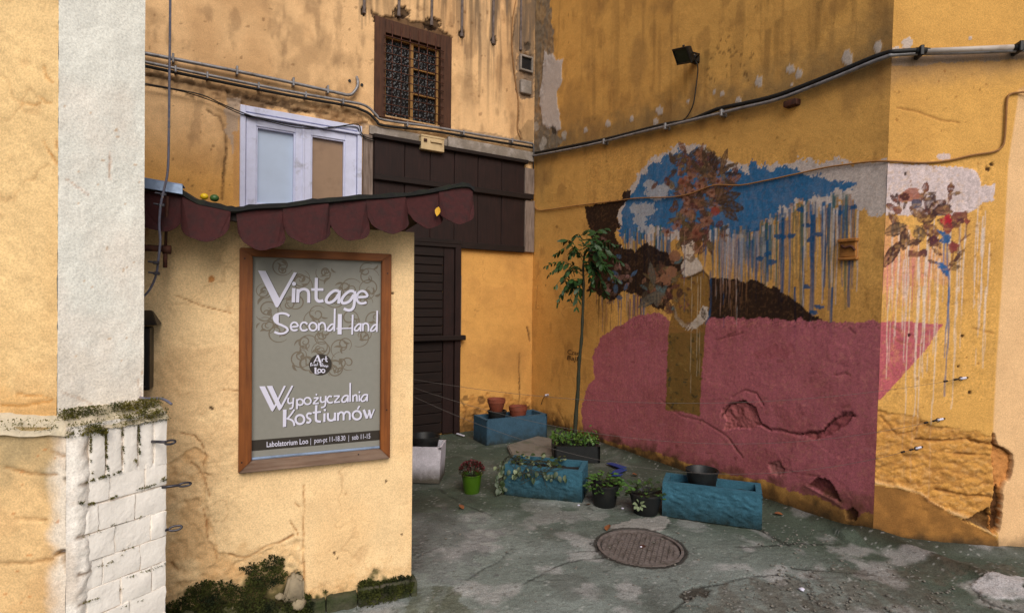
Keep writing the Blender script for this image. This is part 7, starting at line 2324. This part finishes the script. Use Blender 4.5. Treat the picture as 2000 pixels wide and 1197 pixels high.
for i, (x, y, lab) in enumerate(((905, 994, 'brown fallen leaf on the bare concrete before the lime pot'), (1152, 985, 'brown fallen leaf against the front foot of the ivy trough'), (1246, 928, 'brown fallen leaf on the moss behind the two small pots'), (1530, 1005, 'brown fallen leaf by the mural wall foot behind the near trough'), (1185, 1036, 'brown fallen leaf on the concrete just above the manhole'))):
    o = bpy.data.objects.new('fallen_leaf', fl_m)
    o.location = V3(ground(x, y, 0.012)); o.rotation_euler = (R.uniform(-.2, .2), R.uniform(-.3, .3), R.uniform(0, 6.28)); s = R.uniform(0.7, 1.0); o.scale = (s, s, s)
    scene.collection.objects.link(o)
    tag(o, lab, 'leaf', 'dead leaves on the concrete')
for i, (x, y, r, m, lab) in enumerate(((1833, 1097, 0.022, M_stone, 'small pale stone on the gravelly concrete near the right wall'), (1566, 1150, 0.016, M_letter, 'white chip of plaster lying in the forked crack'), (1216, 992, 0.012, M_letter, 'tiny white scrap at the foot of the small pots'), (1130, 986, 0.011, M_letter, 'tiny white scrap at the right foot of the ivy trough'), (1252, 1067, 0.008, M_letter, 'tiny white scrap lying on the manhole cover'))):
    bm = bmesh.new(); bmesh.ops.create_icosphere(bm, subdivisions=2, radius=r)
    for q in bm.verts: q.co *= R.uniform(0.75, 1.2); q.co.z *= 0.5
    bmesh.ops.translate(bm, vec=V3(ground(x, y, 0.01)), verts=bm.verts)
    tag(meshobj('pebble' if i == 0 else 'scrap', bm, m, None, True), lab, 'stone' if i == 0 else 'scrap')
bm = bmesh.new()
a, b = ground(892, 851), ground(907, 856)
add_box(bm, (a+b)/2+np.array([0, 0, .03]), b-a, np.array([0.01, 0.03, 0]), np.array([0, 0, 0.008]), 0.001)
tag(meshobj('paper_scrap', bm, M_letter, None), 'thin white strip lying at the foot of the brown door', 'scrap')

def gravel():
    rr = random.Random(77)
    bm = bmesh.new()
    n = 0
    zones = ([(1330, 1120), (1700, 1195)], [(1500, 1080), (1990, 1190)], [(1180, 880), (1480, 990)], [(960, 870), (1180, 1000)], [(805, 1000), (1990, 1195)], [(1480, 1000), (1720, 1070)])
    while n < 1300:
        z = zones[n % len(zones)]
        x, y = rr.uniform(z[0][0], z[1][0]), rr.uniform(z[0][1], z[1][1])
        p = ground(x, y)
        if p[1] > 4.0+0.0 and ((p[0]-CN[0])*dirM[1]-(p[1]-CN[1])*dirM[0]) > -0.03: n += 1; continue
        r_ = rr.choice([0.003, 0.004, 0.004, 0.006, 0.009])*rr.uniform(0.8, 1.3)
        t = bmesh.ops.create_icosphere(bm, subdivisions=1, radius=r_)
        for q in t['verts']:
            q.co = Vector((q.co.x*rr.uniform(.7, 1.3), q.co.y*rr.uniform(.7, 1.3), q.co.z*0.6))+V3(p)+Vector((0, 0, r_*0.3))
        n += 1
    tag(meshobj('gravel', bm, M_grit, None), 'fine grey grit scattered over the concrete yard', 'gravel', kind='stuff')
gravel()
